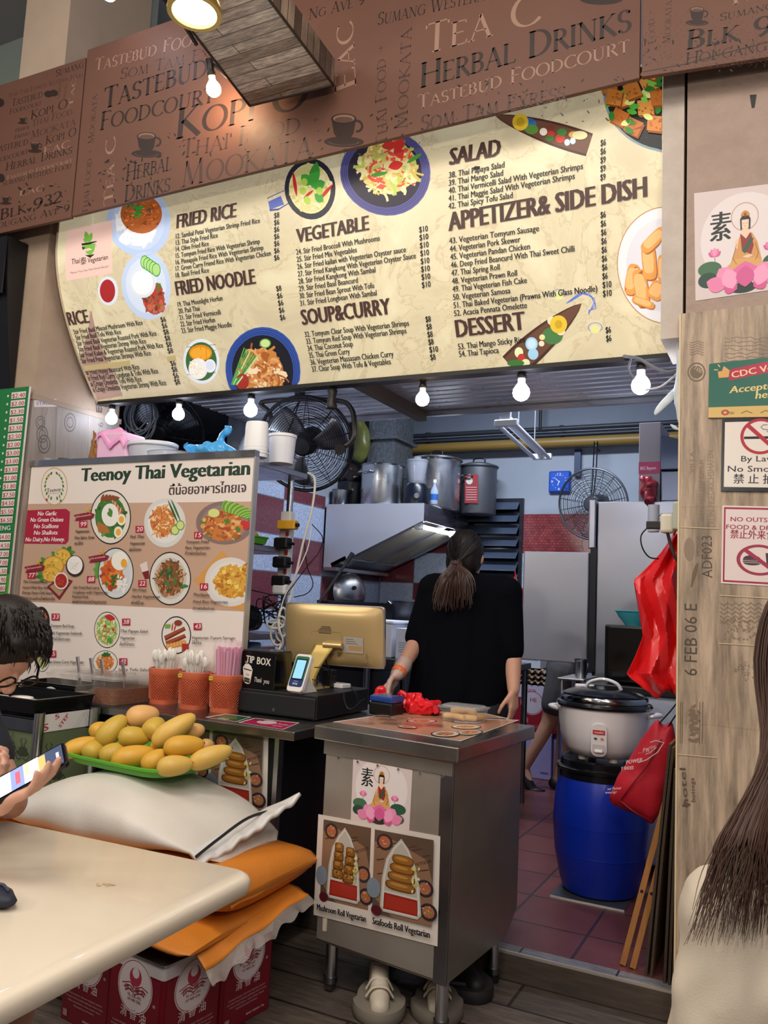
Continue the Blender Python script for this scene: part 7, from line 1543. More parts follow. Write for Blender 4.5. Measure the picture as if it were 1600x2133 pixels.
def tail2(u,v): return V((-1.56+.02*v,2.14+.46*u,.43-.012*v+.003*sin(u*17)*v-.01*v*(1-u)))
MB().grid(tail2,40,6).build('gathered_end',OR,t,60,solid=.006)
mb=MB().grid(lambda u,v: V((-2.66-.10*v+.03*u,2.10+.28*u,.47+.10*v*(1-u*.3)+.008*sin(u*20))),20,6);mb.build('torn_edge',OR,t,60,solid=.005)
t=thing('orange_sack','lower orange woven sack with a torn clear lining, resting on the oil tins','sack',(-2.1,2.3,.292));sack('','',-2.70,-1.56,2.28,.33,.292,.372,OR,15,.92,ends=.2,bumpy=.010).build('sack_body',OR,t,60)
def tail3(u,v): return V((-1.60+.07*v+.02*u*v,2.02+.52*u,.335+.03*u-.06*v*(1-.7*u)+.006*sin(u*15+v*3)*v))
MB().grid(tail3,44,8).build('gathered_end',OR,t,60,solid=.005)
MB().grid(lambda u,v: tail3(u,1)+V((.035*v+.007*sin(u*27)*v,-.01*v,-.03*v*(1-.5*u)+.007*sin(u*41)*v)),60,6).build('clear_lining',M('#e6dcd4',.12,alpha=.28),t,60)
# oil tins
def tin(x,y,label,rz):
    t=thing('oil_tin',label,'tin',(x,y,0),rz,'red cooking oil tins under the sacks');w,h=.118,.288
    MB().prism(rrect(w,w,.012),.0,.245,'z').build('tin_body',M('#741022',.35,.2),t,30,local=True);MB().prism(rrect(w,w,.012),.245,h-.006,'z').build('top_band',M('#d3cdd0',.35,.2),t,30,local=True);MB().prism(rrect(w+.003,w+.003,.014),h-.006,h,'z').build('rim',STEEL,t,30,local=True)
    for (O,ux) in (((-w,-w-.0006,0),(1,0,0)),((w+.0006,-w,0),(0,1,0))):
        p=Panel(O,ux,(0,0,1));g=lambda x,y: (w+.075*x,.20+.075*y);p.mrect(.012,.004,2*w-.012,.24,'#741022');p.disc(g,0,1,'#d8ced0',n=36);p.disc(g,.93,.96,'#8c1428',n=36)
        p.disc(g,0,.35,'#a8324a',cy=.35,n=18);p.disc(g,0,.2,'#d8ced0',cy=.5,n=14)
        for k in range(3): p.stroke([g(-.75+.1*k,-.02-.12*k),g(-.3,.1-.12*k),g(0,-.05-.12*k),g(.4,.08-.12*k),g(.75-.1*k,-.02-.12*k)],.003,'#8c1428')
        p.text('香品餐金',(w-.045,.185),(w+.045,.185),.012,'#8c1428',.02,px=False);p.text('TEL 6282 6652',(w-.03,.170),(w+.03,.170),.008,'#8c1428',.01,px=False);p.text('HP 9489 5596',(w-.028,.158),(w+.028,.158),.008,'#8c1428',.01,px=False)
        p.text('清 香 油',(w-.055,.112),(w+.055,.112),.022,'#d9c4c6',.01,px=False);p.text('®',(w+.08,.165),(w+.092,.165),.008,'#d9c4c6',px=False)
        for i,(s,q) in enumerate((('KANDUNGAN: MINYAK SELEPAS SAWIT',.085),('DOUBLE FRACTIONED REFINED PALM OLEIN',.09),('TIADA KOLESTEROL, TIADA LEMAK TRANS',.08),('MENGANDUNGI VITAMIN E',.05))): p.text(s,(w-q,.086-i*.011),(w+q,.086-i*.011),.005,'#c49aa2',.01,px=False)
        p.text('BERAT BERSIH 17kg',(w-.0,.020),(w+.085,.020),.006,'#d9c4c6',.01,px=False);p.mrect(.02,.015,.04,.035,'#a8808a')
        p.mb.build('label',PRINT,t,0,local=True)
    return t
a=aZ(344,2013,.288);ang=rad(-7);Q=rotz(ang)
o=V((a.x,a.y,0))+Q@V((-.118,.118,0));tin(o.x,o.y,'red oil tin with white roundels at the front right under the sacks',ang)
o2=o+Q@V((-.245,.02,0));tin(o2.x,o2.y,'red oil tin left of the front one, mostly hidden by the table',ang);o3=o+Q@V((-.01,.25,0));tin(o3.x,o3.y,'red oil tin behind the front one under the sacks',ang);o4=o2+Q@V((-.25,.2,0));tin(o4.x,o4.y,'red oil tin farthest left under the sacks, in deep shade',ang)

# green tray with the mango pile
TZ=.701;tc=V((-2.225,2.475,TZ));t=thing('serving_tray','bright green tray heaped with mangoes on the white rice sack','tray',tc,rad(-5))
mb=traymesh(V((0,0,.004)),.265,.185,.028,.93);mb.build('tray_floor',GRN,t,40,local=True)
mb=MB();rg=lambda s,z: [V((.265*s*math.copysign(abs(cos(2*PI*k/56))**.4,cos(2*PI*k/56)),.185*s*math.copysign(abs(sin(2*PI*k/56))**.4,sin(2*PI*k/56)),z)) for k in range(56)];mb.rings([rg(1.03,.030),rg(1.06,.036),rg(1.085,.034),rg(1.085,.026),rg(1.04,.022)],caps=False);mb.build('rim',GRN,t,40,local=True)
PXC=lambda x,y: (60+x/2.6667,1440+y/2.6667)
ML=[(285,310,190,95,20,2.36,MANG,'at the far left end of the front row'),(365,330,120,108,40,2.36,MGRN,'second in the front row, end on'),(470,345,150,104,25,2.36,MGRN,'third in the front row'),(585,365,235,115,8,2.35,MANG,'long one in the middle of the front row'),(700,385,150,104,40,2.34,MANG,'small tilted one right of the long front one'),
    (812,415,190,106,5,2.33,MANG2,'at the front right, shiny, nearest the tray edge'),(1010,365,240,106,18,2.44,MANG2,'at the right end of the tray'),(395,218,98,92,30,2.48,MANG,'peeping out at the upper left'),(465,218,195,118,52,2.41,MGRN,'steeply tilted one with a dark tip at upper left'),(588,255,170,104,-4,2.41,MGRN,'round one in the centre of the second row'),
    (633,140,175,116,10,2.50,MANG3,'topmost blushing one of the pile'),(700,205,120,112,65,2.46,MGRN,'green tinged one under the topmost'),(808,215,262,112,35,2.45,MANG2,'longest one lying across the top right'),(862,305,215,108,4,2.39,MANG,'second row on the right above the shiny one'),(920,222,112,82,15,2.55,MANG3,'pink one behind the longest one'),
    (990,300,76,66,0,2.56,MANG3,'small pink one peeping out behind the right pair'),(725,312,80,80,20,2.45,MANG,'hidden one in the gap at the centre'),(560,195,90,70,60,2.56,MANG3,'pink one wedged behind the topmost')]
for x,y,l,w_,ang,Y,mt,lab in ML:
    pc=PXC(x,y);c=aY(pc[0],pc[1],Y);d_=(c-CAM).dot(fw);k=d_/FPX/2.6667
    mango(c,max(l,w_*1.18)*k*1.06,w_*k*.565,rad(ang),rad(22) if l > 1.3*w_ else rad(50),'mango '+lab,mt)

# ================================================================ front stand with posters
FA,FB,FC=V((-1.563,2.604,.9)),V((-.976,2.522,.9)),V((-.924,3.204,.9));FD=FA+FC-FB
fx=(FB-FA).normalized();fy=(FC-FB).normalized();fz=V((0,0,1))
t=thing('counter_stand','small stainless stand on casters with food posters on its front','counter',V(((FA.x+FC.x)/2,(FA.y+FC.y)/2,0)))
def fr_(a,b,z): return FA+fx*a+fy*b+fz*(z-.9)
Wd,Dp=(FB-FA).length,(FC-FB).length
SB=M('#a39d96',.36,.75,noise=(2.2,.7,'#8d8780'),rvar=.10)
def fbox(mb,a0,a1,b0,b1,z0,z1): return mb.hexa([fr_(a0,b0,z0),fr_(a1,b0,z0),fr_(a1,b1,z0),fr_(a0,b1,z0)],[fr_(a0,b0,z1),fr_(a1,b0,z1),fr_(a1,b1,z1),fr_(a0,b1,z1)])
fbox(MB(),0,Wd,0,Dp,.852,.9).build('top_slab',M('#a19e9b',.28,.95,rvar=.08),t,0,bevel=.004)
mb=MB();ch=[(.035,.16),(Dp-.16,.16),(Dp-.06,.235),(Dp-.06,.852),(.035,.852)]
mb.hexa([fr_(.035,b,z) for b,z in ch],[fr_(Wd-.03,b,z) for b,z in ch]);mb.build('body',SB,t,0,bevel=.003)
fbox(MB(),.04,Wd-.075,.028,.035,.17,.80).build('front_panel',M('#b3aca3',.40,.6,noise=(2.6,.8,'#968f87'),rvar=.12),t,0,bevel=.002);fbox(MB(),Wd-.075,Wd-.026,.026,.035,.16,.852).build('corner_strip',STEEL_D,t,0,bevel=.002);fbox(MB(),.03,Wd-.03,.024,.035,.80,.852).build('front_rail',SB,t,0,bevel=.003)
for k in range(6): q=fr_(.10+k*.085,.024,.795);MB().cyl(q,q-fy*.004,.0035,8).build('rivet',STEEL,t)
for a_,b_2,cst in ((.09,.06,1),(Wd-.05,.05,0),(Wd-.07,Dp-.18,0),(.09,Dp-.2,0)):
    q=fr_(a_,b_2,0);l=MB().cyl(V((q.x,q.y,.045)),V((q.x,q.y,.17)),.021,16).build('leg',STEEL,t);MB().cyl(V((q.x,q.y,.03)),V((q.x,q.y,.05)),.025,16).build('leg_collar',STEEL_D,l)
    if cst: MB().cyl(V((q.x-.012,q.y,.02)),V((q.x+.012,q.y,.02)),.02,16).build('caster',STEEL_D,l)
    else: MB().cyl(V((q.x,q.y,0)),V((q.x,q.y,.03)),.022,16).build('rubber_foot',BLACK,l)
FPn=Panel(fr_(0,.0275,0),fx,fz)
sheet('sticker','sticker of a robed figure on a lotus on the front of the steel stand','sticker',FPn,(737,1565),(861,1583),(853,1730),(731,1708),.001,'#d9cdc6',lotus_art,GLOSS)
def roll_poster(p,f):
    R4(p,f,0,0,1,1,'#d9d0c8');tubs_photo(p,lambda x,y: f(.05+.41*x,.17+.79*y),3,4,False);tubs_photo(p,lambda x,y: f(.50+.46*x,.17+.79*y),5,4,True)
    T4(p,f,'Mushroom Roll Vegetarian',.045,.07,.46,.058,'#232126',.05);T4(p,f,'Seafoods Roll Vegetarian',.515,.07,.955,.062,'#232126',.05)
sheet('poster','framed poster of Mushroom Roll and Seafoods Roll on the stand front','poster',FPn,(664,1696),(918,1742),(912,1971),(654,1905),.002,'#d9d0c8',roll_poster,GLOSS)
sheet('tape_piece','scrap of cream tape under the roll poster on the stand','tape',FPn,(673,1911),(682,1913),(680,1940),(672,1939),.001,'#cfc4ae',lambda p,f: R4(p,f,.1,.05,.9,.95,'#d4cab4'))
# printed sheets on the stand top
def top_sheet(name,label,cat,px4,z,paint):
    w=[aZ(x,y,z) for x,y in px4];c=sum(w,V())/4;t=thing(name,label,cat,V((c.x,c.y,z)))
    MB().hexa([w[3],w[2],w[1],w[0]],[q+V((0,0,.001)) for q in (w[3],w[2],w[1],w[0])]).build('sheet',M('#e2dcd6',.25),t,0)
    q=Panel(w[3]+V((0,0,.0012)),w[2]-w[3],V((0,0,1)).cross(w[2]-w[3]));f=quadmap(q,*px4);paint(q,f);q.build('print',GLOSS,t);return t
def menu_sheet(p,f):
    R4(p,f,.015,.02,.985,.98,'#c9977c');R=random.Random(21)
    for x,y,rx,ry,s in ((.22,.80,.08,.09,1),(.42,.66,.10,.13,2),(.70,.76,.09,.09,3),(.80,.52,.10,.11,4),(.92,.30,.08,.12,5),(.82,.14,.09,.12,6),(.06,.86,.06,.07,7),(.50,.22,.07,.06,8)):
        g=D4(f,x,y,rx,ry);p.disc(g,0,1,'#3a2a30');p.disc(g,0,.9,('#e0d8d0','#c9b8b0')[s % 2]);p.disc(g,0,.6,'#c8703c',n=14);[p.leaf(g,R.uniform(-.5,.4),R.uniform(-.4,.4),.35,.18,R.uniform(0,6),R.choice(('#e09a5a','#a84a2a','#6a8a3a','#d8b060'))) for _ in range(8)]
    for bx,by in ((.14,.62),(.26,.38),(.12,.22),(.55,.50),(.56,.86),(.42,.40)):
        for i in range(5): p.put([f(bx,by-i*.028),f(bx+.14+R.uniform(-.04,.02),by-i*.028),f(bx+.14,by-.012-i*.028),f(bx,by-.012-i*.028)],[(0,1,2,3)],'#6a4a3e')
    T4(p,f,'FRIED RICE',.12,.66,.32,.04,'#5a2a20',.03);T4(p,f,'VEGETABLE',.24,.42,.46,.04,'#5a2a20',.03);T4(p,f,'SALAD',.54,.90,.68,.04,'#5a2a20',.03)
top_sheet('menu_sheet','laminated food menu sheet covering most of the stand top','menu',((790,1490),(1082,1500),(960,1544),(694,1504)),.9012,menu_sheet)
def sheet2(p,f): R4(p,f,.02,.03,.98,.97,'#d3a68a');p.disc(D4(f,.5,.6,.16,.2),0,1,'#e0d8d0');p.disc(D4(f,.5,.6,.12,.15),0,1,'#b86a3a');R4(p,f,.1,.2,.4,.23,'#6a4a3e');R4(p,f,.1,.27,.45,.3,'#6a4a3e');R4(p,f,.6,.2,.9,.23,'#6a4a3e')
top_sheet('menu_sheet','second laminated menu sheet under the food box at the far edge of the stand','menu',((830,1480),(1010,1486),(1060,1497),(800,1492)),.9032,sheet2)
c=(aZ(766,1491,.9)+aZ(822,1491,.9))/2+V((0,.045,0));t=thing('receipt_printer','small black and blue receipt printer at the left end of the stand top','printer',(c.x,c.y,.9),rad(-8));MB().obox((0,0,.026),(.115,.09,.052),None).build('printer_body',M('#101114',.3),t,0,bevel=.008,local=True);MB().obox((.0,0,.064),(.116,.088,.026)).build('blue_cover',M('#1f3f8a',.2,coat=.3),t,0,bevel=.008,local=True);MB().obox((-.062,.0,.05),(.008,.05,.03)).build('paper_end',M('#e6e4e0',.5),t,0,local=True)
def crumple_bag(name,label,c,prims,mat,amp=.014,fr=34,vox=.006,extra=None):
    t=thing(name,label,'bag',c);mb=blob(prims,vox,2);mb.xform(lambda q: V((q.x+noise3(q,fr)*amp,q.y+noise3(q+V((3,1,0)),fr)*amp,max(c.z+.001,q.z+noise3(q+V((0,5,2)),fr*.9)*amp))));mb.build('bag_film',mat,t,45)
    if extra: mb=MB();[mb.tube(smooth_path(e),.007,8,flat=.35) for e in extra];mb.build('bag_handle',mat,t)
    return t
REDF=M('#e0202a',.22,coat=.3);c=V((*(aZ(862,1488,.905)+V((0,.04,0))).xy,.9048))
crumple_bag('plastic_bag','crumpled red plastic bag lying between printer and food box on the stand',c,[('e',c+V((0,0,.03)),(.075,.05,.035)),('e',c+V((-.05,.01,.035)),(.05,.045,.04)),('e',c+V((.05,.0,.025)),(.05,.05,.03)),('e',c+V((-.02,-.01,.05)),(.035,.03,.03))],REDF,.024,38,extra=[[c+V((-.05,-.02,.06)),c+V((-.07,-.03,.085)),c+V((-.04,-.035,.075))]])
# clear box with spring rolls
c=aZ(955,1503,.906)+V((.0,.055,0));c=V((c.x,c.y,.9048));t=thing('food_box','clear plastic box holding spring rolls on the stand top','food box',c)
rbox(MB(),c,.075,.052,.0,.05,1.18,e=.3,caps=False).build('box_body',M('#e6e6ea',.1,alpha=.12),t,40);rbox(MB(),c,.074,.051,.0,.002,e=.3).build('box_floor',M('#dcdce2',.15,alpha=.4),t,0);mb=MB();rbox(mb,c,.094,.067,.05,.054,e=.3);rbox(mb,c,.080,.055,.054,.060,.95,e=.3);mb.build('lid',M('#eceef2',.12,alpha=.2),t,40)
PASTRY=M('#e6c48a',.5,noise=(18,.6,'#d2a35e'))
for i,(dx,dy,dz,a) in enumerate(((-.045,-.02,.013,.5),(-.01,-.028,.013,-.4),(.03,-.02,.013,.2),(.05,.02,.013,1.2),(-.03,.02,.013,-.2),(.012,.022,.013,.1),(-.02,-.005,.034,.3),(.025,.0,.034,-.5))):
    s=thing('spring_roll',('pale fried spring roll in the clear box, lower layer' if i < 6 else 'pale fried spring roll on top of the others in the clear box'),'spring roll',c+V((dx,dy,dz-.008)),a,'spring rolls in the clear box')
    MB().tube([(-.032,0,.01),(-.03,0,.01),(-.015,0,.01),(.015,0,.01),(.03,0,.01),(.032,0,.01)],[.005,.0105,.013,.013,.0105,.005],12).build('pastry',PASTRY,s,local=True);MB().tube([(-.034,0,.01),(-.031,0,.01)],[.003,.005],10).build('pastry_tip',M('#c8924e',.5),s,local=True)

# shoes under the stand
def shoe(label,x,y,rz,upper,sole,strap=None,z=0,L=.27,name='sneaker'):
    t=thing(name,label,'shoe',(x,y,z),rz)
    def outline(k,zz,top=1.0):
        o=[]
        for j in range(36):
            a=2*PI*j/36;u_=cos(a);w_=.047*(1+.12*u_) if u_ > 0 else .040;o.append(V((u_*L/2*k,sin(a)*w_*2*k*.95*(1-.12*max(0,u_)**3),zz)))
        return o
    MB().rings([outline(.95,0),outline(1.0,.008),outline(1.0,.030),outline(.97,.042)]).build('sole',sole,t,50,local=True)
    pr=[('c',(-.085,0,.06),.036,(-.08,0,.10),.034),('c',(-.085,0,.055),.036,(.0,0,.055),.038),('c',(.0,0,.055),.038,(.085,0,.042),.032),('c',(-.06,0,.10),.03,(.01,0,.075),.032)]
    mb=blob(pr,.009,3);mb.v=[tuple(V((q[0]*L/.27,q[1],max(q[2],.035)))) for q in mb.v];mb.build('upper',upper,t,60,local=True)
    MB().lathe([(.034,.0),(.036,.01),(.030,.012),(.026,-.01),(.001,-.015)],(-.075,0,.125),20,sx=1.25).build('collar',M('#6e6862',.6),t,local=True)
    for i in range(2 if strap else 1): mb=MB().tube(smooth_path([(.0+.035*i,-.044,.065-.008*i),(.002+.035*i,-.02,.100-.014*i),(.002+.035*i,.02,.100-.014*i),(.0+.035*i,.044,.065-.008*i)]),.013 if strap else .006,8,flat=.3);mb.build('strap' if strap else 'lace',strap or upper,t,local=True)
    return t
q=aZ(780,2110,0);shoe('cream sneaker with straps under the steel stand, left one',q.x,q.y+.03,rad(-62),M('#cfc6b6',.6,noise=(20,.5,'#b8ad9c')),M('#7f786e',.6),M('#cabfae',.6))
q=aZ(885,2120,0);shoe('cream sneaker under the steel stand, right one behind its leg',q.x+.012,q.y+.07,rad(-66),M('#bfb4a4',.6,noise=(20,.5,'#a89d8c')),M('#6d665e',.6),M('#b8ad9c',.6))
q=aZ(962,2078,0);s=shoe('black sneaker with white letters on its sole at the back of the stand',q.x-.02,q.y+.07,rad(-40),M('#1a191b',.6),M('#232124',.6))
P_=Panel((.03,-.1,.012),(1,.0,0),(0,0,1));
t=thing('shoe_band','dark band lettered IC SPORT leaning on the black sneaker','band',(q.x,q.y,0),rad(20));MB().tube([(-.06,.0,.03),(.06,0,.03)],.006,8,flat=3.4).build('band_strip',M('#19181b',.6),t,local=True);P_=Panel((-.05,-.0065,.018),(1,0,0),(0,0,1));P_.text('IC SPORT',(.0,.004),(.1,.004),.014,'#cfc9c4',.02,px=False);P_.mb.build('lettering',PRINT,t,0,local=True)

# ================================================================ barrel, rice cooker, bags and boards by the right pillar
bc=V((-.822,3.95,KF));t=thing('steel_plate','thin grey plate on the floor under the blue barrel','plate',(bc.x,bc.y,KF));MB().box(bc.x-.17,bc.x+.15,bc.y-.205,bc.y+.15,KF+.0005,KF+.008).build('plate_sheet',M('#6e7278',.35,.7),t,0);MB().box(bc.x-.17,bc.x+.15,bc.y-.209,bc.y-.205,KF+.0005,KF+.009).build('plate_edge',M('#c9c6c0',.4),t,0)
t=thing('barrel','blue plastic barrel with a black lid, carrying the rice cooker','barrel',bc+V((0,0,.009)))
z0=.009;BL=M('#0f2fae',.35,noise=(3,.5,'#0c2896'),rvar=.06)
MB().lathe([(.001,z0),(.15,z0),(.165,z0+.008),(.178,z0+.05),(.203,z0+.17),(.2035,z0+.175),(.213,z0+.30),(.2135,z0+.306),(.205,z0+.42),(.188,z0+.50),(.182,z0+.515),(.182,z0+.53),(.001,z0+.53)],bc,56).build('barrel_body',BL,t,40)
MB().lathe([(.184,z0+.495),(.190,z0+.50),(.192,z0+.53),(.200,z0+.532),(.203,z0+.538),(.203,z0+.546),(.196,z0+.55),(.186,z0+.552),(.186,z0+.578),(.180,z0+.584),(.172,z0+.580),(.168,z0+.572),(.001,z0+.572)],bc,56).build('lid',M('#111217',.22),t,40)
MB().lathe([(.1995,z0+.165),(.204,z0+.171),(.2045,z0+.176),(.203,z0+.182)],bc,56).build('hoop',BL,t,40);MB().lathe([(.2125,z0+.298),(.2145,z0+.303),(.2125,z0+.31)],bc,56).build('hoop',BL,t,40)
RZ0=KF+z0+.584;rc=V((-.815,3.95,RZ0));t=thing('rice_cooker','large white rice cooker with a domed black and steel lid on the blue barrel','rice cooker',rc)
RW=M('#ded9dc',.25,coat=.3)
MB().lathe([(.001,.012),(.12,.012),(.15,.02),(.178,.055),(.196,.11),(.203,.17),(.205,.232),(.001,.232)],rc,64).build('body',RW,t,40)
MB().lathe([(.206,.228),(.214,.232),(.218,.242),(.212,.252),(.200,.256),(.19,.25),(.15,.25)],rc,64).build('black_rim',M('#141519',.18),t,40)
MB().lathe([(.194,.252),(.198,.258),(.197,.276),(.192,.282),(.18,.284)],rc,64).build('lid_band',M('#9b9ca2',.15,1.0),t,40);MB().lathe([(.186,.282),(.187,.290),(.15,.306),(.09,.316),(.03,.32),(.001,.32)],rc,64).build('lid_dome',M('#1b1d23',.15,.4),t,40)
mb=MB().tube(smooth_path([rc+V((-.085,-.02,.306)),rc+V((-.06,-.02,.34)),rc+V((0,-.02,.358)),rc+V((.06,-.02,.34)),rc+V((.085,-.02,.306))]),[.016]*30,10,flat=.5) if False else MB().tube(smooth_path([rc+V((-.085,-.02,.306)),rc+V((-.06,-.02,.34)),rc+V((0,-.02,.356)),rc+V((.06,-.02,.34)),rc+V((.085,-.02,.306))]),.016,10,flat=.5);mb.build('lid_handle',RW,t)
for s in (-1,1): MB().tube(smooth_path([rc+V((s*.2,-.035,.205)),rc+V((s*.235,-.03,.212)),rc+V((s*.25,0,.212)),rc+V((s*.235,.03,.212)),rc+V((s*.2,.035,.205))]),.013,8,flat=.8).build('side_handle',RW,t)
MB().obox(rc+V((-.10,.04,.31)),(.09,.05,.022),rotz(.2)).build('steam_vent',RW,t,0,bevel=.006)
for a in (-2.2,-1.0,.6,2.2): MB().cyl(rc+V((.12*cos(a),.12*sin(a),0)),rc+V((.12*cos(a),.12*sin(a),.03)),.02,10).build('foot',M('#cfc8b4',.5),t)
pa=-1.56+.1;n_=V((cos(pa),sin(pa),0));tx=V((-sin(pa),cos(pa),0));pc=rc+n_*.207+V((0,0,.105))
pl=lambda x,y,h: pc+tx*x+V((0,0,y))+n_*h+n_*(-.012 if y < -.03 else 0)*((-.03-y)/.05 if y < -.03 else 0)
mb=MB().hexa([pl(x,y,-.012) for x,y in rrect(.034,.072,.028)],[pl(x,y,.006) for x,y in rrect(.034,.072,.028)]);mb.build('switch_panel',RW,t,30,bevel=.002)
P_=Panel(pc+n_*.0075,tx,(0,0,1));P_.mrect(-.026,.026,.026,.044,'#b8202c');P_.text('nushi',(-.018,.031),(.018,.031),.008,'#f0dcdc',.03,px=False);P_.mrect(-.02,.004,-.008,.011,'#2a2624');P_.mrect(.008,.004,.02,.012,'#d8703c');P_.mrect(-.026,-.05,.026,-.018,'#b9b3b6');P_.build('panel_print',PRINT,t);MB().obox(pc+n_*.012+V((0,0,-.045)),(.034,.012,.012),rotz(pa+PI/2)).build('switch_lever',M('#f0eeea',.3),t,0,bevel=.003)

# leaning strips and cardboard
def stick(a,b,w,label):
    t=thing('wood_strip',label,'wood strip',a,0);d=(b-a).normalized();x=V((1,.15,0));x=(x-d*x.dot(d)).normalized();y=d.cross(x)
    mb=MB().hexa([a+x*w*i+y*.012*j for i,j in ((-1,-1),(1,-1),(1,1),(-1,1))],[b+x*w*i+y*.012*j for i,j in ((-1,-1),(1,-1),(1,1),(-1,1))]);mb.build('strip_body',M('#b0783a',.5,noise=(4,.7,'#8d5a26'),stretch=(10,10,.8)),t,0,bevel=.001)
    q=a+d*.26;MB().cyl(q-y*.0122,q-y*.0128,.006,12).build('bolt_hole',M('#1c120a',.8),t)
a1=aZ(1297,2010,KF);b1_=aY(1418,1548,3.40);stick(a1+V((0,0,.001)),b1_,.0105,'left one of two brown wood strips leaning on the right pillar');a2=aZ(1318,2017,KF);b2_=aY(1424,1600,3.385);stick(a2+V((0,0,.001)),b2_,.0105,'right one of two brown wood strips leaning on the right pillar')
CB=M('#54463c',.8,noise=(120,.7,'#2e2620'))
for i,(px,py,top) in enumerate(((1345,2032,.80),(1356,2036,.79),(1384,2048,.72),(1394,2052,.75),(1402,2056,.66))):
    a=aZ(px,py,KF);a=V((a.x,a.y,KF+.001));e=V((-.374-.011*(4-i),a.y,KF+top));kk=a.lerp(e,.52);kk.x=a.x*.5+e.x*.5
    t=thing('cardboard_sheet',('outermost folded dark cardboard sheet leaning by the right pillar','second dark cardboard sheet leaning by the right pillar','middle dark cardboard sheet in the stack by the right pillar','fourth dark cardboard sheet from the wood strips','innermost cardboard sheet, tight against the right pillar')[i],'cardboard',a)
    prof_=[(a.x,a.z),(kk.x,kk.z),(e.x,e.z)];th=.0045
    mb=MB();mb.prism([(x-th,z) for x,z in prof_]+[(x+th,z) for x,z in reversed(prof_)],a.y,a.y+.55,'y');mb.build('sheet_body',M('#8a6c4c',.8,noise=(60,.5,'#6e5438')),t,0)
    mb=MB();mb.prism([(x-th,z) for x,z in prof_]+[(x+th,z) for x,z in reversed(prof_)],a.y-.001,a.y,'y');mb.build('corrugated_edge',CB,t,0)

def puff(outline,depth,nrm,k=7,seed=0,amp=.006,fr=14):
    """a cushion like closed shape from an outline in space"""
    c=sum(outline,V())/len(outline);n=V(nrm).normalized();mb=MB();rs=[]
    steps=[0,.08,.2,.4,.6,.8,.94]
    for s in steps[::-1][:-1]: rs.append([c+(p-c)*(1-s)-n*depth*math.sqrt(1-(1-s)**2.4) for p in outline])
    rs.append(list(outline))
    for s in steps[1:]: rs.append([c+(p-c)*(1-s)+n*depth*math.sqrt(1-(1-s)**2.4) for p in outline])
    mb.rings(rs);mb.xform(lambda p: p+V((noise3(p+V((seed,0,0)),fr),noise3(p+V((0,seed,0)),fr),noise3(p+V((0,0,seed)),fr)))*amp)
    return mb
def outl(pts,Y,k=5,dy=None): return smooth_path([aY(x,y,Y if dy is None else Y+dy(x,y)) for x,y in pts],k,True)
TY=3.52;t=thing('tote_bag','red cloth tote bag with a white shield logo hanging at the right pillar','bag',aY(1330,1712,TY))
ol=outl([(1364,1502),(1384,1512),(1402,1505),(1408,1540),(1402,1600),(1384,1660),(1362,1716),(1330,1700),(1290,1682),(1270,1668),(1276,1640),(1300,1598),(1330,1550)],TY,4)
mb=puff(ol,.055,(.25,-1,.1),seed=2,amp=.008);mb.build('bag_body',M('#c01c30',.55,bump=(300,.2)),t,60)
for pts in ([(1374,1506),(1396,1482),(1412,1462)],[(1392,1514),(1402,1498),(1414,1482)]): MB().tube([aY(x,y,TY-.01) for x,y in pts],.012,8,flat=.25).build('strap',M('#17181c',.5),t)
mb=MB();mb.tube(smooth_path([aY(1378,1540,TY-.052),aY(1346,1596,TY-.066),aY(1312,1640,TY-.060),aY(1292,1668,TY-.035)]),.003,6);mb.tube(smooth_path([aY(1292,1668,TY-.035),aY(1320,1690,TY-.05),aY(1358,1712,TY-.02)]),.003,6);mb.build('side_seam',M('#8f1222',.6),t)
P_=Panel(aY(1300,1620,TY-.0655),V((1,.1,0)),V((.36,-.1,1)));f=P_.aff(1330,1560,26,26)
f=P_.aff(1331,1566,22,24)
for pts in ([(-.25,1.0),(.2,1.05),(1.0,.6),(.75,-.3),(.0,-.85),(-.65,-.95)],): P_.stroke([f(*q) for q in pts],.004,'#f0dcdc')
P_.stroke([f(-.2,.45),f(.1,.55),f(.0,.25),f(.35,.5),f(.3,.2),f(.5,.3),f(.2,.0),f(.1,-.15),f(-.25,-.2)],.003,'#f0dcdc');P_.text('PR',(1318,1562),(1331,1566),8,'#f0dcdc',.03);P_.text('KPR',(1310,1564),(1331,1566),1,'#f0dcdc')
P_.text('POWER',(1294,1585),(1324,1588),9,'#f0dcdc',.03,.15);P_.text('Y SHOES',(1288,1598),(1312,1603),8,'#f0dcdc',.03);P_.text('our Partner',(1276,1643),(1303,1649),7,'#f0dcdc',.01);P_.text('www.kpr',(1274,1651),(1297,1657),7,'#f0dcdc',.01)
P_.build('lettering',PRINT,t)
# large red plastic apron hanging above
t=thing('plastic_apron','large bright red plastic sheet hanging beside the right pillar above the tote bag','apron',aY(1370,1450,3.45))
Lx=[(1112,1404),(1150,1378),(1180,1350),(1208,1320),(1260,1328),(1325,1340),(1370,1322),(1405,1305),(1430,1335),(1441,1354)]
def apr(u,v):
    y=1112+(1447-1112)*v
    for i in range(len(Lx)-1):
        if Lx[i][0] <= y <= Lx[i+1][0]+.01: k=(y-Lx[i][0])/(Lx[i+1][0]-Lx[i][0]);xl=Lx[i][1]+(Lx[i+1][1]-Lx[i][1])*k
    if y > 1441: xl=1356
    tri=lambda q: abs((q % 1)-.5)*2
    x=xl+(1424-xl)*u;fold=.06*tri(u*1.7+v*.9)*(.4+.8*v)+.035*tri(u*2.6-v*1.7)-.03*tri(v*2.1+u*.4)*u*(1-u)*3
    yy=y+(8*sin(u*9) if v > .95 else 0)
    return aY(x,yy,3.50+fold)
MB().grid(apr,40,46).build('apron_sheet',M('#ee2a30',.28,coat=.2),t,28,solid=.0015)
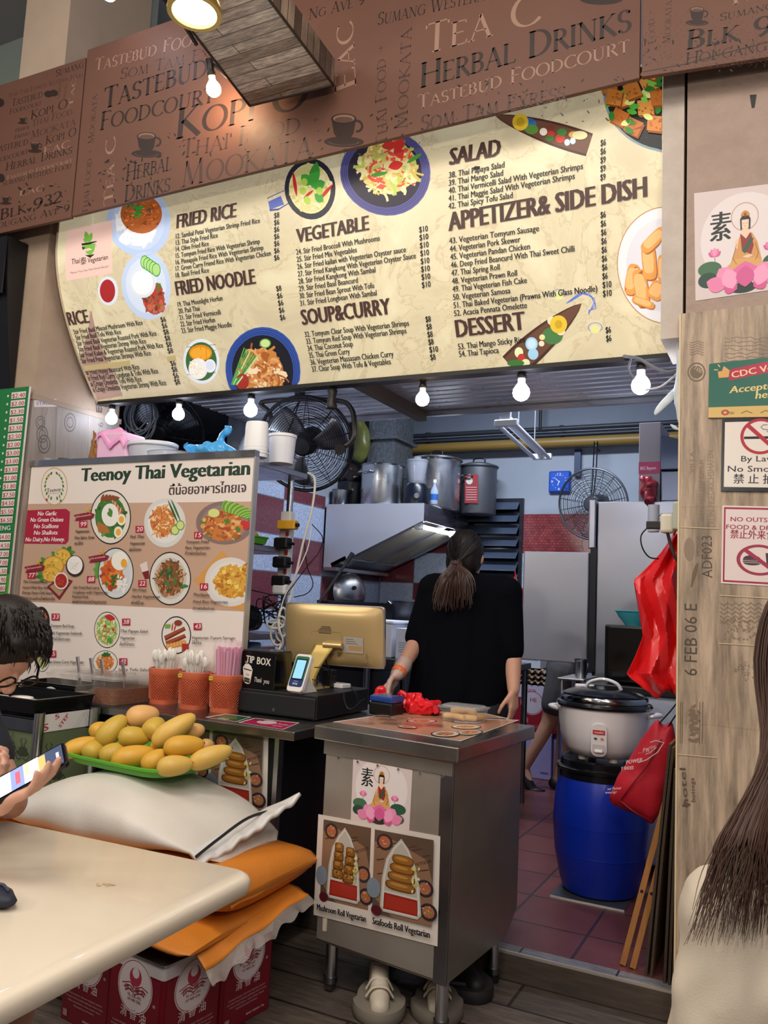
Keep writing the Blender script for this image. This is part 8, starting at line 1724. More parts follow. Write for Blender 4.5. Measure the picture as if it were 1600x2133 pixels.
MB().tube(smooth_path([aY(1404,1114,3.48),aY(1411,1096,3.42),aY(1420,1088,3.36)]),.005,6).build('tie_cord',M('#e4242c',.3),t)
# pipe holder, adaptor, plug and lead on the pillar side
t=thing('tube_holder','grey plastic tube holder fixed beside the pillar at socket height','holder',aY(1361,1110,3.42));a,b_=aY(1362,1052,3.42),aY(1361,1108,3.42);MB().lathe([(.0185,b_.z),(.0185,a.z),(.0225,a.z),(.0225,b_.z),(.0005,b_.z)],(a.x,3.42,0),24).build('tube_body',M('#a3a9b8',.4),t);MB().tube([V((a.x+.02,3.42,a.z-.04)),V((-.36,3.30,a.z-.05))],.006,8).build('bracket',M('#8d929c',.4),t)
c=aY(1392,1086,3.16);t=thing('wall_socket','cream wall socket with plug and adaptor on the side of the right pillar','socket',c-V((0,0,.05)));MB().box(-.408,-.372,3.10,3.2,c.z-.035,c.z+.065).build('socket_plate',M('#b9c0b4',.45),t,0,bevel=.006);MB().box(-.455,-.408,3.12,3.17,c.z-.045,c.z+.025).build('plug',M('#d9d2c0',.45),t,0,bevel=.01);MB().box(-.505,-.455,3.13,3.155,c.z-.03,c.z-.002).build('usb_plug',BLACK,t,0,bevel=.003)
mb=MB().tube(smooth_path([(-.505,3.14,c.z-.016),aY(1352,1096,3.15),aY(1336,1115,3.16),aY(1338,1140,3.18),aY(1352,1160,3.2),aY(1372,1164,3.22)]),.0028,6);mb.build('thin_lead',BLACK,t);MB().tube(smooth_path([V((-.43,3.14,c.z-.045)),aY(1396,1130,3.15),aY(1404,1155,3.15),aY(1414,1172,3.16)]),.006,8).build('thick_lead',M('#3b3034',.5),t)
t=thing('plastic_bags','white translucent plastic bags tied to the top of the pillar edge','bag',aY(1400,900,3.05));WB=M('#dfeaf2',.25,alpha=.85)
mb=puff(outl([(1418,700),(1410,720),(1408,780),(1404,840),(1414,876),(1420,880),(1421,780)],3.03,4),.02,(0,-1,0),amp=.005,fr=30);mb.build('bag_roll',WB,t,60)
mb=puff(outl([(1409,805),(1392,820),(1370,845),(1362,860),(1368,864),(1386,848),(1404,830)],3.08,4),.008,(0,-1,0),amp=.003,fr=30);mb.build('bag_corner',WB,t,60);mb=puff(outl([(1396,884),(1408,888),(1418,900),(1414,898),(1402,894)],3.06,4),.006,(0,-1,0),amp=.002);mb.build('bag_corner',WB,t,60)

# boxes at the back of the kitchen
def box6(name,label,x0,x1,y0,y1,z0,z1,col,paint,cat='carton',group=None):
    t=thing(name,label,cat,((x0+x1)/2,(y0+y1)/2,z0),0,group);MB().box(x0,x1,y0,y1,z0,z1).build('carton_body',M(col,.55),t,0,bevel=.003)
    p=Panel((x0,y0-.0006,z0),(1,0,0),(0,0,1));paint(p,x1-x0,z1-z0);p.build('print',PRINT,t);return t
def lil(p,w,h): p.mrect(.04,h*.35,.12,h*.65,'#b9a86a');[p.mrect(.045,h*(.38+.05*i),.115,h*(.395+.05*i),'#8d84b8') for i in range(5)];p.mrect(w-.08,h*.12,w-.02,h*.16,'#6a629a')
box6('carton','lilac carton on the floor behind the person in shorts',-1.90,-1.66,6.2,6.44,KF+.001,.43,'#a79fd6',lil);box6('carton','second lilac carton right of the first, behind the shorts',-1.655,-1.42,6.24,6.46,KF+.001,.43,'#9d95cf',lil)
def redc(p,w,h): p.mrect(0,h*.72,w,h,'#c9c2da');g=lambda x,y: (w*.6+.09*x,h*.62+.09*y);p.disc(g,0,1,'#cfc4d4',n=28);p.disc(g,.9,.95,'#a8203c',n=28);p.text('COOK',(w*.4,h*.85),(w*.7,h*.85),.02,'#a8203c',.03,px=False);p.text('HE',(w*.55,h*.64),(w*.72,h*.64),.03,'#a8203c',.03,px=False);p.text('油',(w*.4,h*.2),(w*.5,h*.2),.03,'#d8a8b0',.02,px=False);[p.mrect(w*.2,h*(.1+.04*i),w*.8,h*(.112+.04*i),'#c86a78') for i in range(2)]
box6('carton','red and white COOKING OIL carton stacked on the lilac cartons',-1.99,-1.70,6.2,6.44,.432,.78,'#98162c',redc);box6('carton','second red oil carton beside the first, above the lilac cartons',-1.695,-1.42,6.22,6.45,.432,.78,'#8a1428',redc)
for i in range(3):
    z=.782+i*.04;t=thing('egg_tray',('bottom','middle','top')[i]+' grey pulp egg tray on the red oil cartons','egg tray',(-1.85,6.31,z),0,'egg trays on the oil cartons')
    MB().grid(lambda u,v,z=z: V((-1.99+.29*u,6.19+.24*v,z+.02+.014*cos(u*6*2*PI)*cos(v*5*2*PI))),36,30).build('pulp_tray',M('#8f8474',.8),t,60,solid=.004)
    for j in range(5): MB().ell((-1.965+.048*j+.024,6.19+.03,z+.024),(.017,.017,.020),nu=12,nv=8).build('egg',M('#b88a6c',.5),t)
def wht(p,w,h): p.mrect(w*.1,h*.3,w*.9,h*.34,'#9aa2b8');p.mrect(w*.1,h*.6,w*.5,h*.66,'#8d95ad')
z=.905;box6('tub','lower white tub above the egg trays',-1.97,-1.76,6.2,6.42,z,z+.19,'#d3dae8',wht,'tub');box6('tub','upper white tub on the stack of tubs and egg trays',-1.96,-1.76,6.2,6.42,z+.192,z+.38,'#cdd5e4',wht,'tub')
c=aY(1076,1262,6.3);t=thing('hanging_bag','small red plastic bag hanging by the louvred window','bag',c);mb=puff(outl([(1074,1196),(1080,1215),(1094,1228),(1096,1258),(1086,1276),(1076,1276),(1066,1250),(1062,1226),(1068,1208)],6.35,4),.05,(0,-1,0),amp=.02,fr=16);mb.build('bag_film',M('#b81e30',.25,coat=.3),t,50);MB().tube(smooth_path([aY(1074,1198,6.35),aY(1073,1188,6.42),aY(1076,1180,6.48)]),.006,6).build('bag_handle',M('#b81e30',.25),t)

# ================================================================ near table
TBL=.75;t=thing('dining_table','cream laminate dining table with rounded edges in the foreground','table',(-1.45,1.2,0))
e1=V((-1.033,.887,0));e2=V((-1.065,1.573,0));dy_=(e2-e1).normalized();dx_=V((-dy_.y,dy_.x,0))   # dx_ points to -x
far=e2;Wt,Lt=.78,1.35
def tp(a,b): return far+dx_*a-dy_*b
rr_=.045;pts=[]
for cx,cy,a0 in ((rr_,rr_,180),(Wt-rr_,rr_,270),(Wt-rr_,Lt-rr_,0),(rr_,Lt-rr_,90)):
    for k in range(9): a=rad(a0+90*k/8);pts.append((cx+rr_*cos(a),cy+rr_*sin(a)))
mb=MB();rs=[]
for off,z in ((.02,TBL-.042),(.004,TBL-.038),(.0,TBL-.028),(.0,TBL-.014),(.004,TBL-.005),(.012,TBL)):
    rs.append([V((*tp(Wt/2+(a-Wt/2)*(1-off*2/Wt),Lt/2+(b-Lt/2)*(1-off*2/Lt)).xy,z)) for a,b in pts])
mb.rings(rs);mb.build('tabletop',M('#e4dac8',.32,noise=(1.6,.9,'#ddd1bc'),coat=.2),t,50)
q=tp(Wt/2,Lt/2);MB().cyl(V((q.x,q.y,.04)),V((q.x,q.y,TBL-.042)),.04,20).build('pedestal',STEEL_D,t);MB().lathe([(.001,0),(.25,0),(.25,.015),(.06,.045),(.001,.045)],(q.x,q.y,0),36).build('base',M('#3a3836',.5,.4),t)
sg=thing('stain','faint yellow smear on the cream table top','stain',aZ(220,1843,TBL));P_=Panel(aZ(220,1843,TBL)+V((0,0,.0004)),(1,0,0),(0,1,0));R=random.Random(3)
f=P_.aff(220,1843,22,5);
for i in range(14): P_.disc(f,0,R.uniform(.12,.3),('#c8b088','#c2a678','#cdb894')[i % 3],cx=R.uniform(-1,1)*.8,cy=R.uniform(-.5,.5),n=9)
P_.build('smear',PRINT,sg)
c=aZ(-12,1886,TBL);t=thing('pouch','dark navy pouch on the table at the left picture edge','pouch',V((c.x,c.y,TBL)));mb=puff([V((c.x+.045*cos(a)*(1+.2*cos(3*a)),c.y+.035*sin(a),TBL+.016)) for a in [2*PI*i/24 for i in range(24)]],.016,(0,0,1),amp=.003);mb.build('pouch_body',M('#1c2032',.6),t,60);MB().tube(smooth_path([(c.x-.03,c.y+.0,TBL+.03),(c.x,c.y+.012,TBL+.035),(c.x+.03,c.y+.005,TBL+.03)]),.003,6).build('zip',M('#3a3f55',.4),t)

# ================================================================ people
SKIN=M('#c79a84',.5,sub=.15,noise=(9,.6,'#bd8d78'));SKIN2=M('#d0a28c',.5,sub=.15,noise=(9,.6,'#c49480'))
def D(px,py,d): return CAM+ray(px,py)*d
def hand_prims(Wr,d,n,s,curl=.5,size=1.0,spread=0.0,thumb=(.05,.045,.02)):
    """five fingers and a thumb on a palm; d to the fingers, n out of the palm, s = thumb side"""
    d=V(d).normalized();n=V(n);n=(n-d*n.dot(d)).normalized();x=d.cross(n)*s;k=size;P=[]
    base=V(Wr)
    for i,(o,L,r) in enumerate(((.027,.072,.0088),(.009,.080,.0090),(-.010,.074,.0086),(-.027,.058,.0078))):
        kn=base+(d*(.085-.006*abs(i-1))+x*o)*k;P.append(('c',base+x*o*.5*k+d*.012*k,.014*k,kn,.0118*k));q=kn;a=curl*(.55+.12*i)
        for f_,g_ in ((.45,1.0),(.30,1.9),(.25,2.6)):
            dd=d*cos(a*g_)+n*sin(a*g_)+x*spread*(1.5-i)*.12;e=q+dd.normalized()*L*f_*k;P.append(('c',q,r*k,e,r*.9*k));q=e
    t0=base+(x*.018+d*.018)*k;t1=t0+(x*.026+d*.026+n*.010)*k;t2=t1+(x*thumb[0]*.35+d*thumb[1]*.8+n*thumb[2])*k;t3=t2+(d*.022+n*.012-x*.004)*k
    P += [('c',t0,.014*k,t1,.0115*k),('c',t1,.0115*k,t2,.0098*k),('c',t2,.0098*k,t3,.0082*k)]
    return P
def C_(*p): return ('c',)+p
def hairs(paths,r,name,mat,parent):
    mb=MB()
    for pts in paths: n=len(pts);mb.tube(pts,[r*(1-.75*(i/(n-1))**2) for i in range(n)],4)
    return mb.build(name,mat,parent,60)
HAIR=M('#120d0c',.5,noise=(30,.5,'#1c1311'),spec=.3);HAIRB=M('#2c1c18',.45,noise=(14,.6,'#46302a'))

# woman behind the stand, seen from the back
YW=3.55;w=lambda x,y,dy=0: aY(x,y,YW+dy)
hd=w(970,1158);fl_=KF;hipL,hipR=w(925,1480),w(1012,1480);
t=thing('person','person in a loose black T shirt, ponytail, back turned, gloved hand on a red bag','person',(w(968,1400).x,YW,fl_))
shL,shR=w(908,1232),w(1048,1238);elL,wrL=w(868,1338,-.02),w(829,1404,-.20);elR,wrR=w(1068,1362,.0),w(1070,1436,-.05)
body=[('e',hd,(.074,.088,.108)),('e',hd+V((0,.055,-.05)),(.052,.05,.06)),('e',hd+V((0,.088,-.025)),(.012,.02,.018)),C_(hd+V((0,-.01,-.09)),.05,w(972,1225),.058),('e',hd+V((-.076,0,-.01)),(.012,.02,.03)),('e',hd+V((.076,0,-.01)),(.012,.02,.03)),
    C_(shL,.07,shR,.07),C_(w(975,1260),.12,w(968,1360),.125),C_(w(968,1360),.125,w(968,1470),.135),C_(w(940,1270),.09,w(940,1440),.10),C_(w(1005,1270),.09,w(1000,1440),.10),
    C_(shL,.052,elL,.044),C_(elL,.043,wrL,.029),C_(shR,.052,elR,.044),C_(elR,.042,wrR,.028)]
for h_,s in ((hipL,-1),(hipR,1)):
    kn=V((h_.x,YW+.02,.50));an=V((h_.x-.01*s,YW-.02,fl_+.09));body += [C_(h_,.088,kn,.058),C_(kn,.058,an,.036),C_(an,.036,an+V((0,.03,-.055)),.034),C_(an+V((0,-.02,-.06)),.030,an+V((.0,.15,-.06)),.028)]
body += hand_prims(wrL,(-.35,-.35,-.8),(.8,-.1,-.3),1,.55,1.0) + hand_prims(wrR,(.06,-.1,-1),(-.9,.15,.05),-1,.38,1.0)
mb=blob(body,.0075,4);mb.build('body',SKIN,t,80)
sh=[C_(shL+V((-.005,0,.005)),.082,shR+V((.005,0,.005)),.082),C_(w(975,1255),.142,w(965,1360),.150),C_(w(965,1360),.150,w(952,1500),.165),C_(w(928,1265),.108,w(915,1500),.118),C_(w(1018,1265),.108,w(1000,1500),.118),
    C_(w(902,1238),.074,w(868,1328,-.02),.055),C_(w(1053,1246),.074,w(1067,1356),.053),C_(w(1025,1300),.09,w(1030,1420),.075),C_(w(905,1300),.08,w(880,1460),.075),('e',w(973,1228),(.075,.07,.03))]
mb=blob(sh,.011,5);mb.xform(lambda p: p+V((noise3(V((p.x,p.y,p.z*.35)),11),noise3(V((p.x+3,p.y,p.z*.35)),11),0))*.009);mb.build('t_shirt',M('#070910',.95,noise=(6,.5,'#05070c'),spec=.1),t,80)
mb=blob([C_(hipL,.104,V((hipL.x,YW+.02,.50)),.078),C_(V((hipL.x,YW+.02,.50)),.078,V((hipL.x,YW-.02,fl_+.10)),.06),C_(hipR,.104,V((hipR.x,YW+.02,.50)),.078),C_(V((hipR.x,YW+.02,.50)),.078,V((hipR.x,YW-.02,fl_+.10)),.06)],.012,4);mb.build('trousers',M('#15161c',.8),t,80)
mb=blob([C_(V((h_.x,YW-.05,fl_+.035)),.042,V((h_.x,YW+.14,fl_+.032)),.037) for h_ in (hipL,hipR)],.009,3);mb.build('shoes',BLACK,t,80)
mb=blob([('e',hd+V((0,-.008,.012)),(.086,.098,.112)),('e',hd+V((0,-.04,-.03)),(.078,.066,.085)),('e',hd+V((0,-.105,-.04)),(.032,.03,.032))],.008,4);mb.build('hair',HAIR,t,80)
R=random.Random(5);ps=[];tie=hd+V((.004,-.125,-.045))
for i in range(190):
    a=R.uniform(-1,1);ex=R.uniform(-1,1);L=R.uniform(.75,1.05);tip=w(912+(ex+1)*.5*78-40*(L-.75),1192+64*L+R.uniform(-22,14),-.17+.02*a);mid=tie.lerp(tip,.45)+V((ex*.022+.012,-.028,.01));ps.append(smooth_path([tie+V((R.uniform(-.018,.018),R.uniform(-.01,.01),R.uniform(-.015,.015))),mid,tip+V((0,0,.03)),tip+V((R.uniform(-.01,.01),0,-.012))],4))
hairs(ps,.0036,'ponytail',HAIRB,t)
ps=[]
for i in range(150): a=R.uniform(0,2*PI);ph=R.uniform(.25,1.5);s0=hd+V((.088*cos(a)*sin(ph),-.008+.1*sin(a)*sin(ph),.012+.114*cos(ph)));ps.append([s0,s0.lerp(tie,.5)+(s0.lerp(tie,.5)-hd).normalized()*.026,tie])
hairs(ps,.0022,'hair_strands',HAIR,t);MB().lathe([(.02,-.008),(.026,0),(.02,.008)],tie,16).build('hair_tie',M('#3a1c18',.6),t)
mb=MB().lathe([(.034,-.012),(.036,0),(.033,.012)],(0,0,0),20);Q=V((0,0,1)).rotation_difference((wrL-elL).normalized()).to_matrix();mb.xform(lambda p: wrL+Q@p+(elL-wrL)*.05);mb.build('wrist_band',M('#e2682e',.5),t)
mb=blob([(p[0],p[1],p[2]+.002,p[3],p[4]+.002) for p in hand_prims(wrL,(-.35,-.35,-.8),(.8,-.1,-.3),1,.55,1.0)]+[C_(wrL,.033,wrL+(elL-wrL)*.3,.04)],.006,2);mb.xform(lambda p: p+V((noise3(p,60),noise3(p,63),noise3(p,57)))*.004);mb.build('plastic_glove',M('#e4dcda',.15,alpha=.28),t,60)
hb=wrL+V((-.03,-.045,-.075));crumple_bag('plastic_bag','red plastic bag being lifted by the gloved hand behind the receipt printer',V((hb.x-.012,hb.y-.02,.9048)),[C_(hb+V((0,-.01,.005)),.016,V((hb.x-.02,hb.y-.02,.955)),.03),('e',V((hb.x-.02,hb.y-.02,.93)),(.045,.035,.025))],REDF,.012,34)

# person in shorts behind the refrigerator door
Y5=5.82;w=lambda x,y,dy=0: aY(x,y,Y5+dy)
t=thing('person','person in grey shorts and black slip on shoes, upper body hidden by the steel door','person',(-1.5,Y5,KF));hp=w(1176,1402);hp2=hp+V((.02,.12,0));kA,aA=w(1144,1505),w(1093,1598);kB,aB=w(1178,1512,.1),w(1164,1612,.1)
body=[C_(hp+V((0,.06,.0)),.13,hp+V((.03,.06,.25)),.125),C_(hp+V((.03,.06,.25)),.125,hp+V((.08,.06,.45)),.12),C_(hp+V((.08,.06,.5)),.045,hp+V((.11,.06,.60)),.045),('e',hp+V((.13,.06,.66)),(.09,.07,.105)),('e',hp+V((.215,.06,.65)),(.02,.012,.015)),
    C_(hp,.09,kA,.058),C_(kA,.056,aA,.036),C_(hp2,.09,kB,.058),C_(kB,.056,aB,.036),C_(hp+V((.06,-.06,.44)),.05,hp+V((.10,-.10,.2)),.04),C_(hp+V((.10,-.10,.2)),.04,hp+V((.24,-.06,.22)),.03),C_(hp+V((.06,.18,.44)),.05,hp+V((.1,.2,.2)),.04),C_(hp+V((.1,.2,.2)),.04,hp+V((.26,.14,.22)),.03),
    C_(aA,.035,aA+V((.03,0,-.10)),.034),C_(aB,.035,aB+V((.0,0,-.04)),.035),C_(aB+V((-.02,0,-.045)),.03,aB+V((.15,0,-.05)),.026)]
body += hand_prims(hp+V((.24,-.06,.22)),(1,.1,0),(0,.3,-1),-1,.4) + hand_prims(hp+V((.26,.14,.22)),(1,-.1,0),(0,-.3,-1),1,.4)
blob(body,.009,4).build('body',SKIN,t,80)
mb=blob([C_(hp+V((0,.06,.02)),.15,hp+V((.0,.06,.08)),.14),C_(hp+V((0,.0,.02)),.115,hp.lerp(kA,.62),.098),C_(hp2,.112,hp2.lerp(kB,.60),.095)],.011,4);mb.build('shorts',M('#5d5a5c',.85,noise=(8,.5,'#514e50')),t,80)
mb=blob([C_(hp+V((.01,.06,.14)),.142,hp+V((.06,.06,.42)),.142),C_(hp+V((.06,-.06,.44)),.065,hp+V((.09,-.085,.28)),.055),C_(hp+V((.06,.18,.44)),.065,hp+V((.09,.19,.28)),.055)],.012,4);mb.build('shirt',M('#3a3c46',.85),t,80)
mb=blob([('e',hp+V((.11,.06,.69)),(.095,.08,.095)),('e',hp+V((.07,.06,.65)),(.06,.078,.09))],.01,3);mb.build('hair',HAIR,t,80)
mb=blob([C_(aA+V((-.025,0,-.03)),.042,aA+V((.06,0,-.155)),.04),C_(aA+V((.06,0,-.158)),.04,aA+V((.12,0,-.166)),.034)],.009,3);mb.v=[(q[0],q[1],max(q[2],KF+.003)) for q in mb.v];mb.build('shoe',M('#121318',.5),t,80)
mb=blob([C_(V((aB.x-.03,aB.y,KF+.045)),.043,V((aB.x+.15,aB.y,KF+.036)),.035)],.009,3);mb.v=[(q[0],q[1],max(q[2],KF+.003)) for q in mb.v];mb.build('shoe',M('#121318',.5),t,80)

# seated man at the left edge looking down at his phone
hc=D(-2,1346,1.95);F=V((.60,.02,-.80)).normalized();Wd_=V((.1,-1,0));Wd_=(Wd_-F*Wd_.dot(F)).normalized();U=Wd_.cross(F);U=U if U.z > 0 else -U;Wd_=F.cross(U)
HQ=Matrix((Wd_,F,U)).transposed();hl=lambda x,y,z: hc+HQ@V((x,y,z))
t=thing('person','dark haired person bent over a phone at the left edge','person',(-2.12,1.3,0))
chest=V((-2.08,1.30,.98));sR=V((-2.0,1.10,1.06));sL=V((-2.0,1.50,1.06));pel=V((-2.2,1.30,.52))
phc=D(64,1610,1.72);pa_=(rt*.80+up*.42+fw*.25).normalized();pn=((hc-phc).normalized()*.5+(CAM-phc).normalized()*.75+V((0,0,.35))).normalized();pn=(pn-pa_*pn.dot(pa_)).normalized();pw=pa_.cross(pn)
if pw.dot(fw) > 0: pw=-pw
wR=D(2,1672,1.70);wL=D(-30,1592,1.86);eR=V((-1.80,1.10,.80));eL=V((-1.80,1.52,.80))
kR,kL=V((-1.515,1.19,.47)),V((-1.60,1.42,.47))
body=[('e',hc,(.073,.09,.108),HQ),('e',hl(0,.035,-.055),(.055,.055,.06),HQ),('e',hl(0,.10,-.018),(.013,.018,.022),HQ),C_(hl(0,.088,-.03),.012,hl(0,.095,.012),.008),('e',hl(0,.082,-.062),(.024,.012,.010),HQ),('e',hl(0,.06,-.095),(.03,.025,.02),HQ),('e',hl(-.076,-.005,-.01),(.009,.018,.03),HQ),('e',hl(.076,-.005,-.01),(.009,.018,.03),HQ),
    C_(hl(0,-.04,-.08),.055,chest+V((.02,0,.13)),.06),C_(sR,.06,sL,.06),C_(chest,.13,pel+V((.02,0,.1)),.14),C_(chest+V((0,-.08,0)),.10,pel+V((0,-.07,.05)),.11),C_(chest+V((0,.08,0)),.10,pel+V((0,.07,.05)),.11),
    C_(sR,.055,eR,.043),C_(eR,.043,wR,.027),C_(sL,.055,eL,.043),C_(eL,.043,wL,.027),C_(pel+V((.02,-.09,0)),.095,kR,.062),C_(pel+V((.02,.09,0)),.095,kL,.062),C_(kR,.06,V((-1.62,1.18,.09)),.036),C_(kL,.06,V((-1.68,1.42,.09)),.036),C_(V((-1.63,1.18,.04)),.032,V((-1.46,1.16,.035)),.028),C_(V((-1.69,1.42,.04)),.032,V((-1.52,1.42,.035)),.028)]
body += hand_prims(wR,(phc+pw*.038-pn*.012-wR).normalized(),(pn+pw*-.6),-1,.42,.95) + hand_prims(wL,(phc-pw*.04-wL).normalized(),(pn*.7+pw*.6),1,.45,.95)
blob(body,.006,3).build('body',SKIN2,t,80)
mb=blob([('e',hl(0,-.015,.022),(.084,.098,.104),HQ),('e',hl(0,-.05,-.01),(.078,.066,.09),HQ),('e',hl(0,.045,.085),(.066,.04,.03),HQ)],.008,3);mb.build('hair',HAIR,t,80)
R=random.Random(8);ps=[]
for i in range(420):
    a=R.uniform(0,2*PI);ph=R.uniform(0,1.45);x,y,z=.086*cos(a)*sin(ph),-.012+.1*sin(a)*sin(ph),.022+.107*cos(ph)
    if y > .035 and z < .075: continue
    s0=hl(x,y,z);n=(s0-hc).normalized();dn=HQ@V((x*1.2,.9,-.35));ps.append(smooth_path([s0-n*.012,s0+n*.006+dn*.016,s0+n*.008+dn*.026+V((0,0,-.004)),s0+n*.0+dn*.036+V((0,0,-.009))],3))
hairs(ps,.0026,'hair_strands',HAIR,t)
g=thing('glasses','black framed glasses worn by the person with the phone','glasses',hl(0,.1,.01))
for s in (-1,1): mb=MB().tube([hl(s*.034+.024*cos(2*PI*k/24),.102+.004*abs(cos(2*PI*k/24)),.008+.020*sin(2*PI*k/24)) for k in range(24)],.0026,6,closed=True);mb.build('rim',BLACKG,g);MB().tube([hl(s*.058,.098,.014),hl(s*.078,.07,.014),hl(s*.08,-.01,.012),hl(s*.078,-.025,-.006)],.003,6).build('temple',BLACKG,g)
MB().tube([hl(-.011,.108,.012),hl(.011,.108,.012)],.0025,6).build('bridge',BLACKG,g)
mb=blob([C_(sR,.078,sL,.078),C_(chest,.145,pel+V((.02,0,.06)),.158),C_(chest+V((0,-.08,0)),.115,pel+V((0,-.07,.05)),.125),C_(chest+V((0,.08,0)),.115,pel+V((0,.07,.05)),.125),C_(sR,.07,sR.lerp(eR,.6),.062),C_(sL,.07,sL.lerp(eL,.6),.062)],.012,4);mb.build('t_shirt',M('#2b2f3c',.85),t,80)
mb=blob([C_(pel+V((.02,-.09,0)),.11,(pel+V((.02,-.09,0))).lerp(kR,.62),.085),C_(pel+V((.02,.09,0)),.11,(pel+V((.02,.09,0))).lerp(kL,.62),.085),C_(pel+V((0,-.06,.02)),.13,pel+V((0,.06,.02)),.13)],.012,4);mb.build('shorts',M('#3b3d44',.85),t,80)
mb=MB().tube([wR+(eR-wR)*.07+frame(eR-wR)[0]*.0305*cos(2*PI*k/20)+frame(eR-wR)[1]*.0305*sin(2*PI*k/20) for k in range(20)],.0012,5,closed=True);mb.build('cord_bracelet',M('#b0402c',.6),t)
s=thing('stool','round stool carrying the person at the left edge','stool',(-2.22,1.3,0));MB().lathe([(.001,.365),(.17,.365),(.175,.38),(.17,.395),(.001,.395)],(-2.22,1.3,0),32).build('seat',M('#7a2a24',.45),s)
for k in range(4): a=PI/4+k*PI/2;MB().cyl((-2.22+.16*cos(a),1.3+.16*sin(a),0),(-2.22+.12*cos(a),1.3+.12*sin(a),.366),.014,10).build('leg',STEEL_D,s)
ph_=thing('phone','black cased phone with a lit screen held by the person at left','phone',phc);Q=Matrix((pa_,pw,pn)).transposed()
def PH(mb): return mb.xform(lambda p: phc+Q@p)
PH(MB().prism(rrect(.079,.039,.010),-.006,.004,'z')).build('case',BLACKG,ph_,30,bevel=.001);PH(MB().prism(rrect(.075,.0355,.008),.004,.0046,'z')).build('bezel',M('#0a0a0d',.1),ph_,30);PH(MB().obox((.0,-.0395,-.0015),(.022,.002,.005))).build('side_button',M('#b9b4ac',.4),ph_,0)
P_=Panel(phc+pn*.005,pa_,pn.cross(pa_));P_.mrect(-.072,-.033,.072,.033,'#39455f')
for q in ((-.072,-.033,-.04,.033,'#cfe0ee'),(-.04,-.033,-.012,.033,'#7f8fd0'),(-.012,-.033,.02,.033,'#e6e9ee'),(.02,-.02,.035,.03,'#c9a468'),(.02,-.033,.045,-.02,'#8a93a8'),(-.03,-.02,-.02,.02,'#c05a6a'),(-.01,-.01,.0,.033,'#d8d0a0'),(.058,-.01,.064,.012,'#dfe4ec')): P_.mrect(*q)
P_.build('screen',SCREEN,ph_)

# woman in the right foreground, seen from behind
t=thing('person','person with long brown hair in a cream T shirt, seen from behind','person',D(1760,2400,1.2)*0+V((D(1770,1900,1.15).x,D(1770,1900,1.15).y,0)))
nk,hc2=D(1765,1640,1.12),D(1735,1400,1.10);s1,s2=D(1524,1905,1.06),D(2010,1850,1.22);bk=(s2-s1).normalized();bk.z=0;fo=V((0,0,1)).cross(bk)
pe=V((nk.x,nk.y,.55));e1_,e2_=s1+V((0,0,-.27))-bk*.03,s2+V((0,0,-.27))+bk*.03;w1_,w2_=e1_+fo*.13+bk*.17+V((0,0,-.05)),e2_+fo*.13-bk*.17+V((0,0,-.05));k1,k2=pe+fo*.42-bk*.1,pe+fo*.42+bk*.1
body=[('e',hc2,(.075,.075,.112)),C_(hc2+V((0,0,-.08)),.05,nk,.056),C_(s1+bk*.02,.058,s2-bk*.02,.058),C_(nk+V((0,0,-.16)),.13,pe+V((0,0,.08)),.135),C_(nk+V((0,0,-.16))-bk*.07,.1,pe-bk*.08,.11),C_(nk+V((0,0,-.16))+bk*.07,.1,pe+bk*.08,.11),C_(s1,.05,e1_,.042),C_(e1_,.041,w1_,.027),C_(s2,.05,e2_,.042),C_(e2_,.041,w2_,.027),
    ('e',hc2+fo*.075+V((0,0,-.02)),(.015,.015,.02)),C_(pe-bk*.09,.095,k1,.06),C_(pe+bk*.09,.095,k2,.06),C_(k1,.058,V((k1.x,k1.y,.08)),.036),C_(k2,.058,V((k2.x,k2.y,.08)),.036),C_(V((k1.x,k1.y,.035)),.032,V((k1.x,k1.y,.035))+fo*.17,.028),C_(V((k2.x,k2.y,.035)),.032,V((k2.x,k2.y,.035))+fo*.17,.028)]
body += hand_prims(w1_,fo*.6+bk,(0,0,-1),1,.4) + hand_prims(w2_,fo*.6-bk,(0,0,-1),-1,.4)
blob(body,.009,4).build('body',SKIN,t,80)
CT=M('#cbbfae',.85,noise=(5,.5,'#c3b6a4'),bump=(400,.08))
sh=[C_(s1+bk*.035,.068,s2-bk*.035,.068),C_(nk+V((0,0,-.03))-bk*.03,.075,nk+V((0,0,-.03))+bk*.03,.075),C_(s1+bk*.09+V((0,0,-.03)),.075,nk+V((0,0,-.07)),.09),C_(s2-bk*.09+V((0,0,-.03)),.075,nk+V((0,0,-.07)),.09),C_(nk+V((0,0,-.17)),.148,pe+V((0,0,.02)),.16),C_(nk+V((0,0,-.17))-bk*.08,.118,pe-bk*.08,.13),C_(nk+V((0,0,-.17))+bk*.08,.118,pe+bk*.08,.13),C_(s1,.066,s1.lerp(e1_,.72)-bk*.01,.066),C_(s2,.066,s2.lerp(e2_,.72),.066)]
mb=blob(sh,.009,5);mb.xform(lambda p: p+V((1,1,.4))*(.013*noise3(V((p.x*1.2+p.z*.8,p.y,p.z*.4)),9)+.011*noise3(V((p.x-p.z,p.y,p.z*.7)),13)));mb.build('t_shirt',CT,t,80)
mb=blob([C_(pe-bk*.09,.112,pe.lerp(k1,.7)-bk*.03,.08),C_(pe+bk*.09,.112,pe.lerp(k2,.7)+bk*.03,.08),C_(pe-bk*.06,.13,pe+bk*.06,.13)],.012,4);mb.build('shorts',M('#3a4254',.85),t,80)
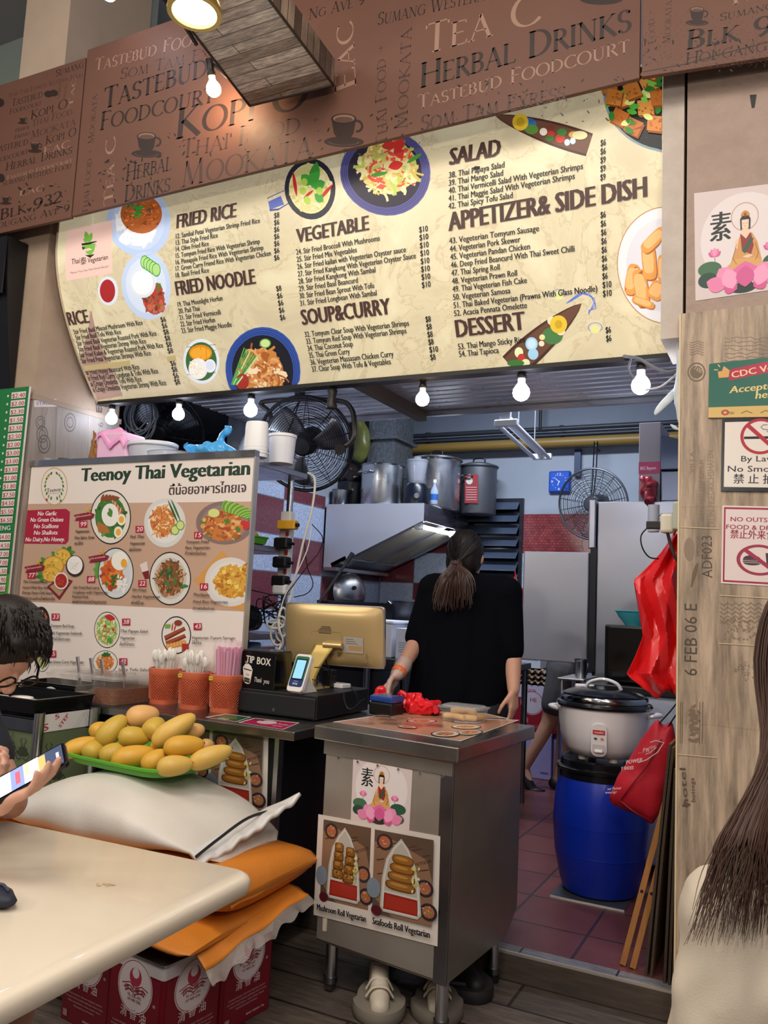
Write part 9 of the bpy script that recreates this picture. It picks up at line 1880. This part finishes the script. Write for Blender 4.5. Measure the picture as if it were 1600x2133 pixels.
mb=blob([('e',hc2+V((0,0,.012)),(.088,.088,.116)),C_(hc2-fo*.02,.074,nk-fo*.035+V((0,0,.03)),.062),C_(hc2-bk*.035-fo*.01+V((0,0,-.05)),.052,nk-fo*.045-bk*.06,.042)],.009,4);mb.build('hair',M('#241917',.5,noise=(14,.5,'#33221d')),t,80)
R=random.Random(15);ps=[];Z=V((0,0,1))
for i in range(1150):
    ph=R.uniform(-25,62) if i % 2 else R.uniform(20,205);dr=-bk*cos(rad(ph))-fo*sin(rad(ph));j=V((R.uniform(-1,1),R.uniform(-1,1),R.uniform(-1,1)))*.004;g_=R.uniform(.0,.006)
    p0,p1,p2,p3=hc2+dr*.02+Z*.130+j,hc2+dr*(.072+g_)+Z*.098+j,hc2+dr*(.097+g_)+Z*.01+j,hc2+dr*(.098+g_)-Z*.09+j
    if i % 2:
        q=max(0,min(1,1-(ph+25)/87))**1.1;k=R.uniform(.3,1.15)
        m1=D(1590+60*(1-q)+R.uniform(-10,10),1580+R.uniform(-20,20),1.04);m2=D(1645-140*q+R.uniform(-14,14),1725+15*q,.985+.02*R.random());e=D(1642-140*q-66*q*k+R.uniform(-12,12),1742+15*q+190*k,.972-.02*k+.03*R.random())
        ps.append(smooth_path([p0,p1,p2,m1,m2,m2.lerp(e,.5)+rt*R.uniform(-.007,.007),e],4))
    else:
        L=R.uniform(.10,.30);sp=R.uniform(-.02,.02);ps.append(smooth_path([p0,p1,p2,p3,nk+dr*.075-fo*.075+Z*.02+bk*sp,nk+dr*.07-fo*(.10+.03*L)-Z*(L*.5)+bk*sp*1.5,nk+dr*.07-fo*(.115+.04*L)-Z*L+bk*sp*2],4))
hairs(ps,.0011,'hair_strands',M('#453129',.5,noise=(10,.6,'#5f463b'),alpha=.75,spec=.3),t)
s=thing('stool','round stool under the person in the right foreground','stool',(pe.x,pe.y,0));MB().lathe([(.001,.365),(.17,.365),(.175,.38),(.17,.39),(.001,.39)],(pe.x,pe.y,0),32).build('seat',M('#7a2a24',.45),s)
for k in range(4): a=PI/4+k*PI/2;MB().cyl((pe.x+.16*cos(a),pe.y+.16*sin(a),0),(pe.x+.12*cos(a),pe.y+.12*sin(a),.366),.014,10).build('leg',STEEL_D,s)

bpy.data.objects.remove(_fo)
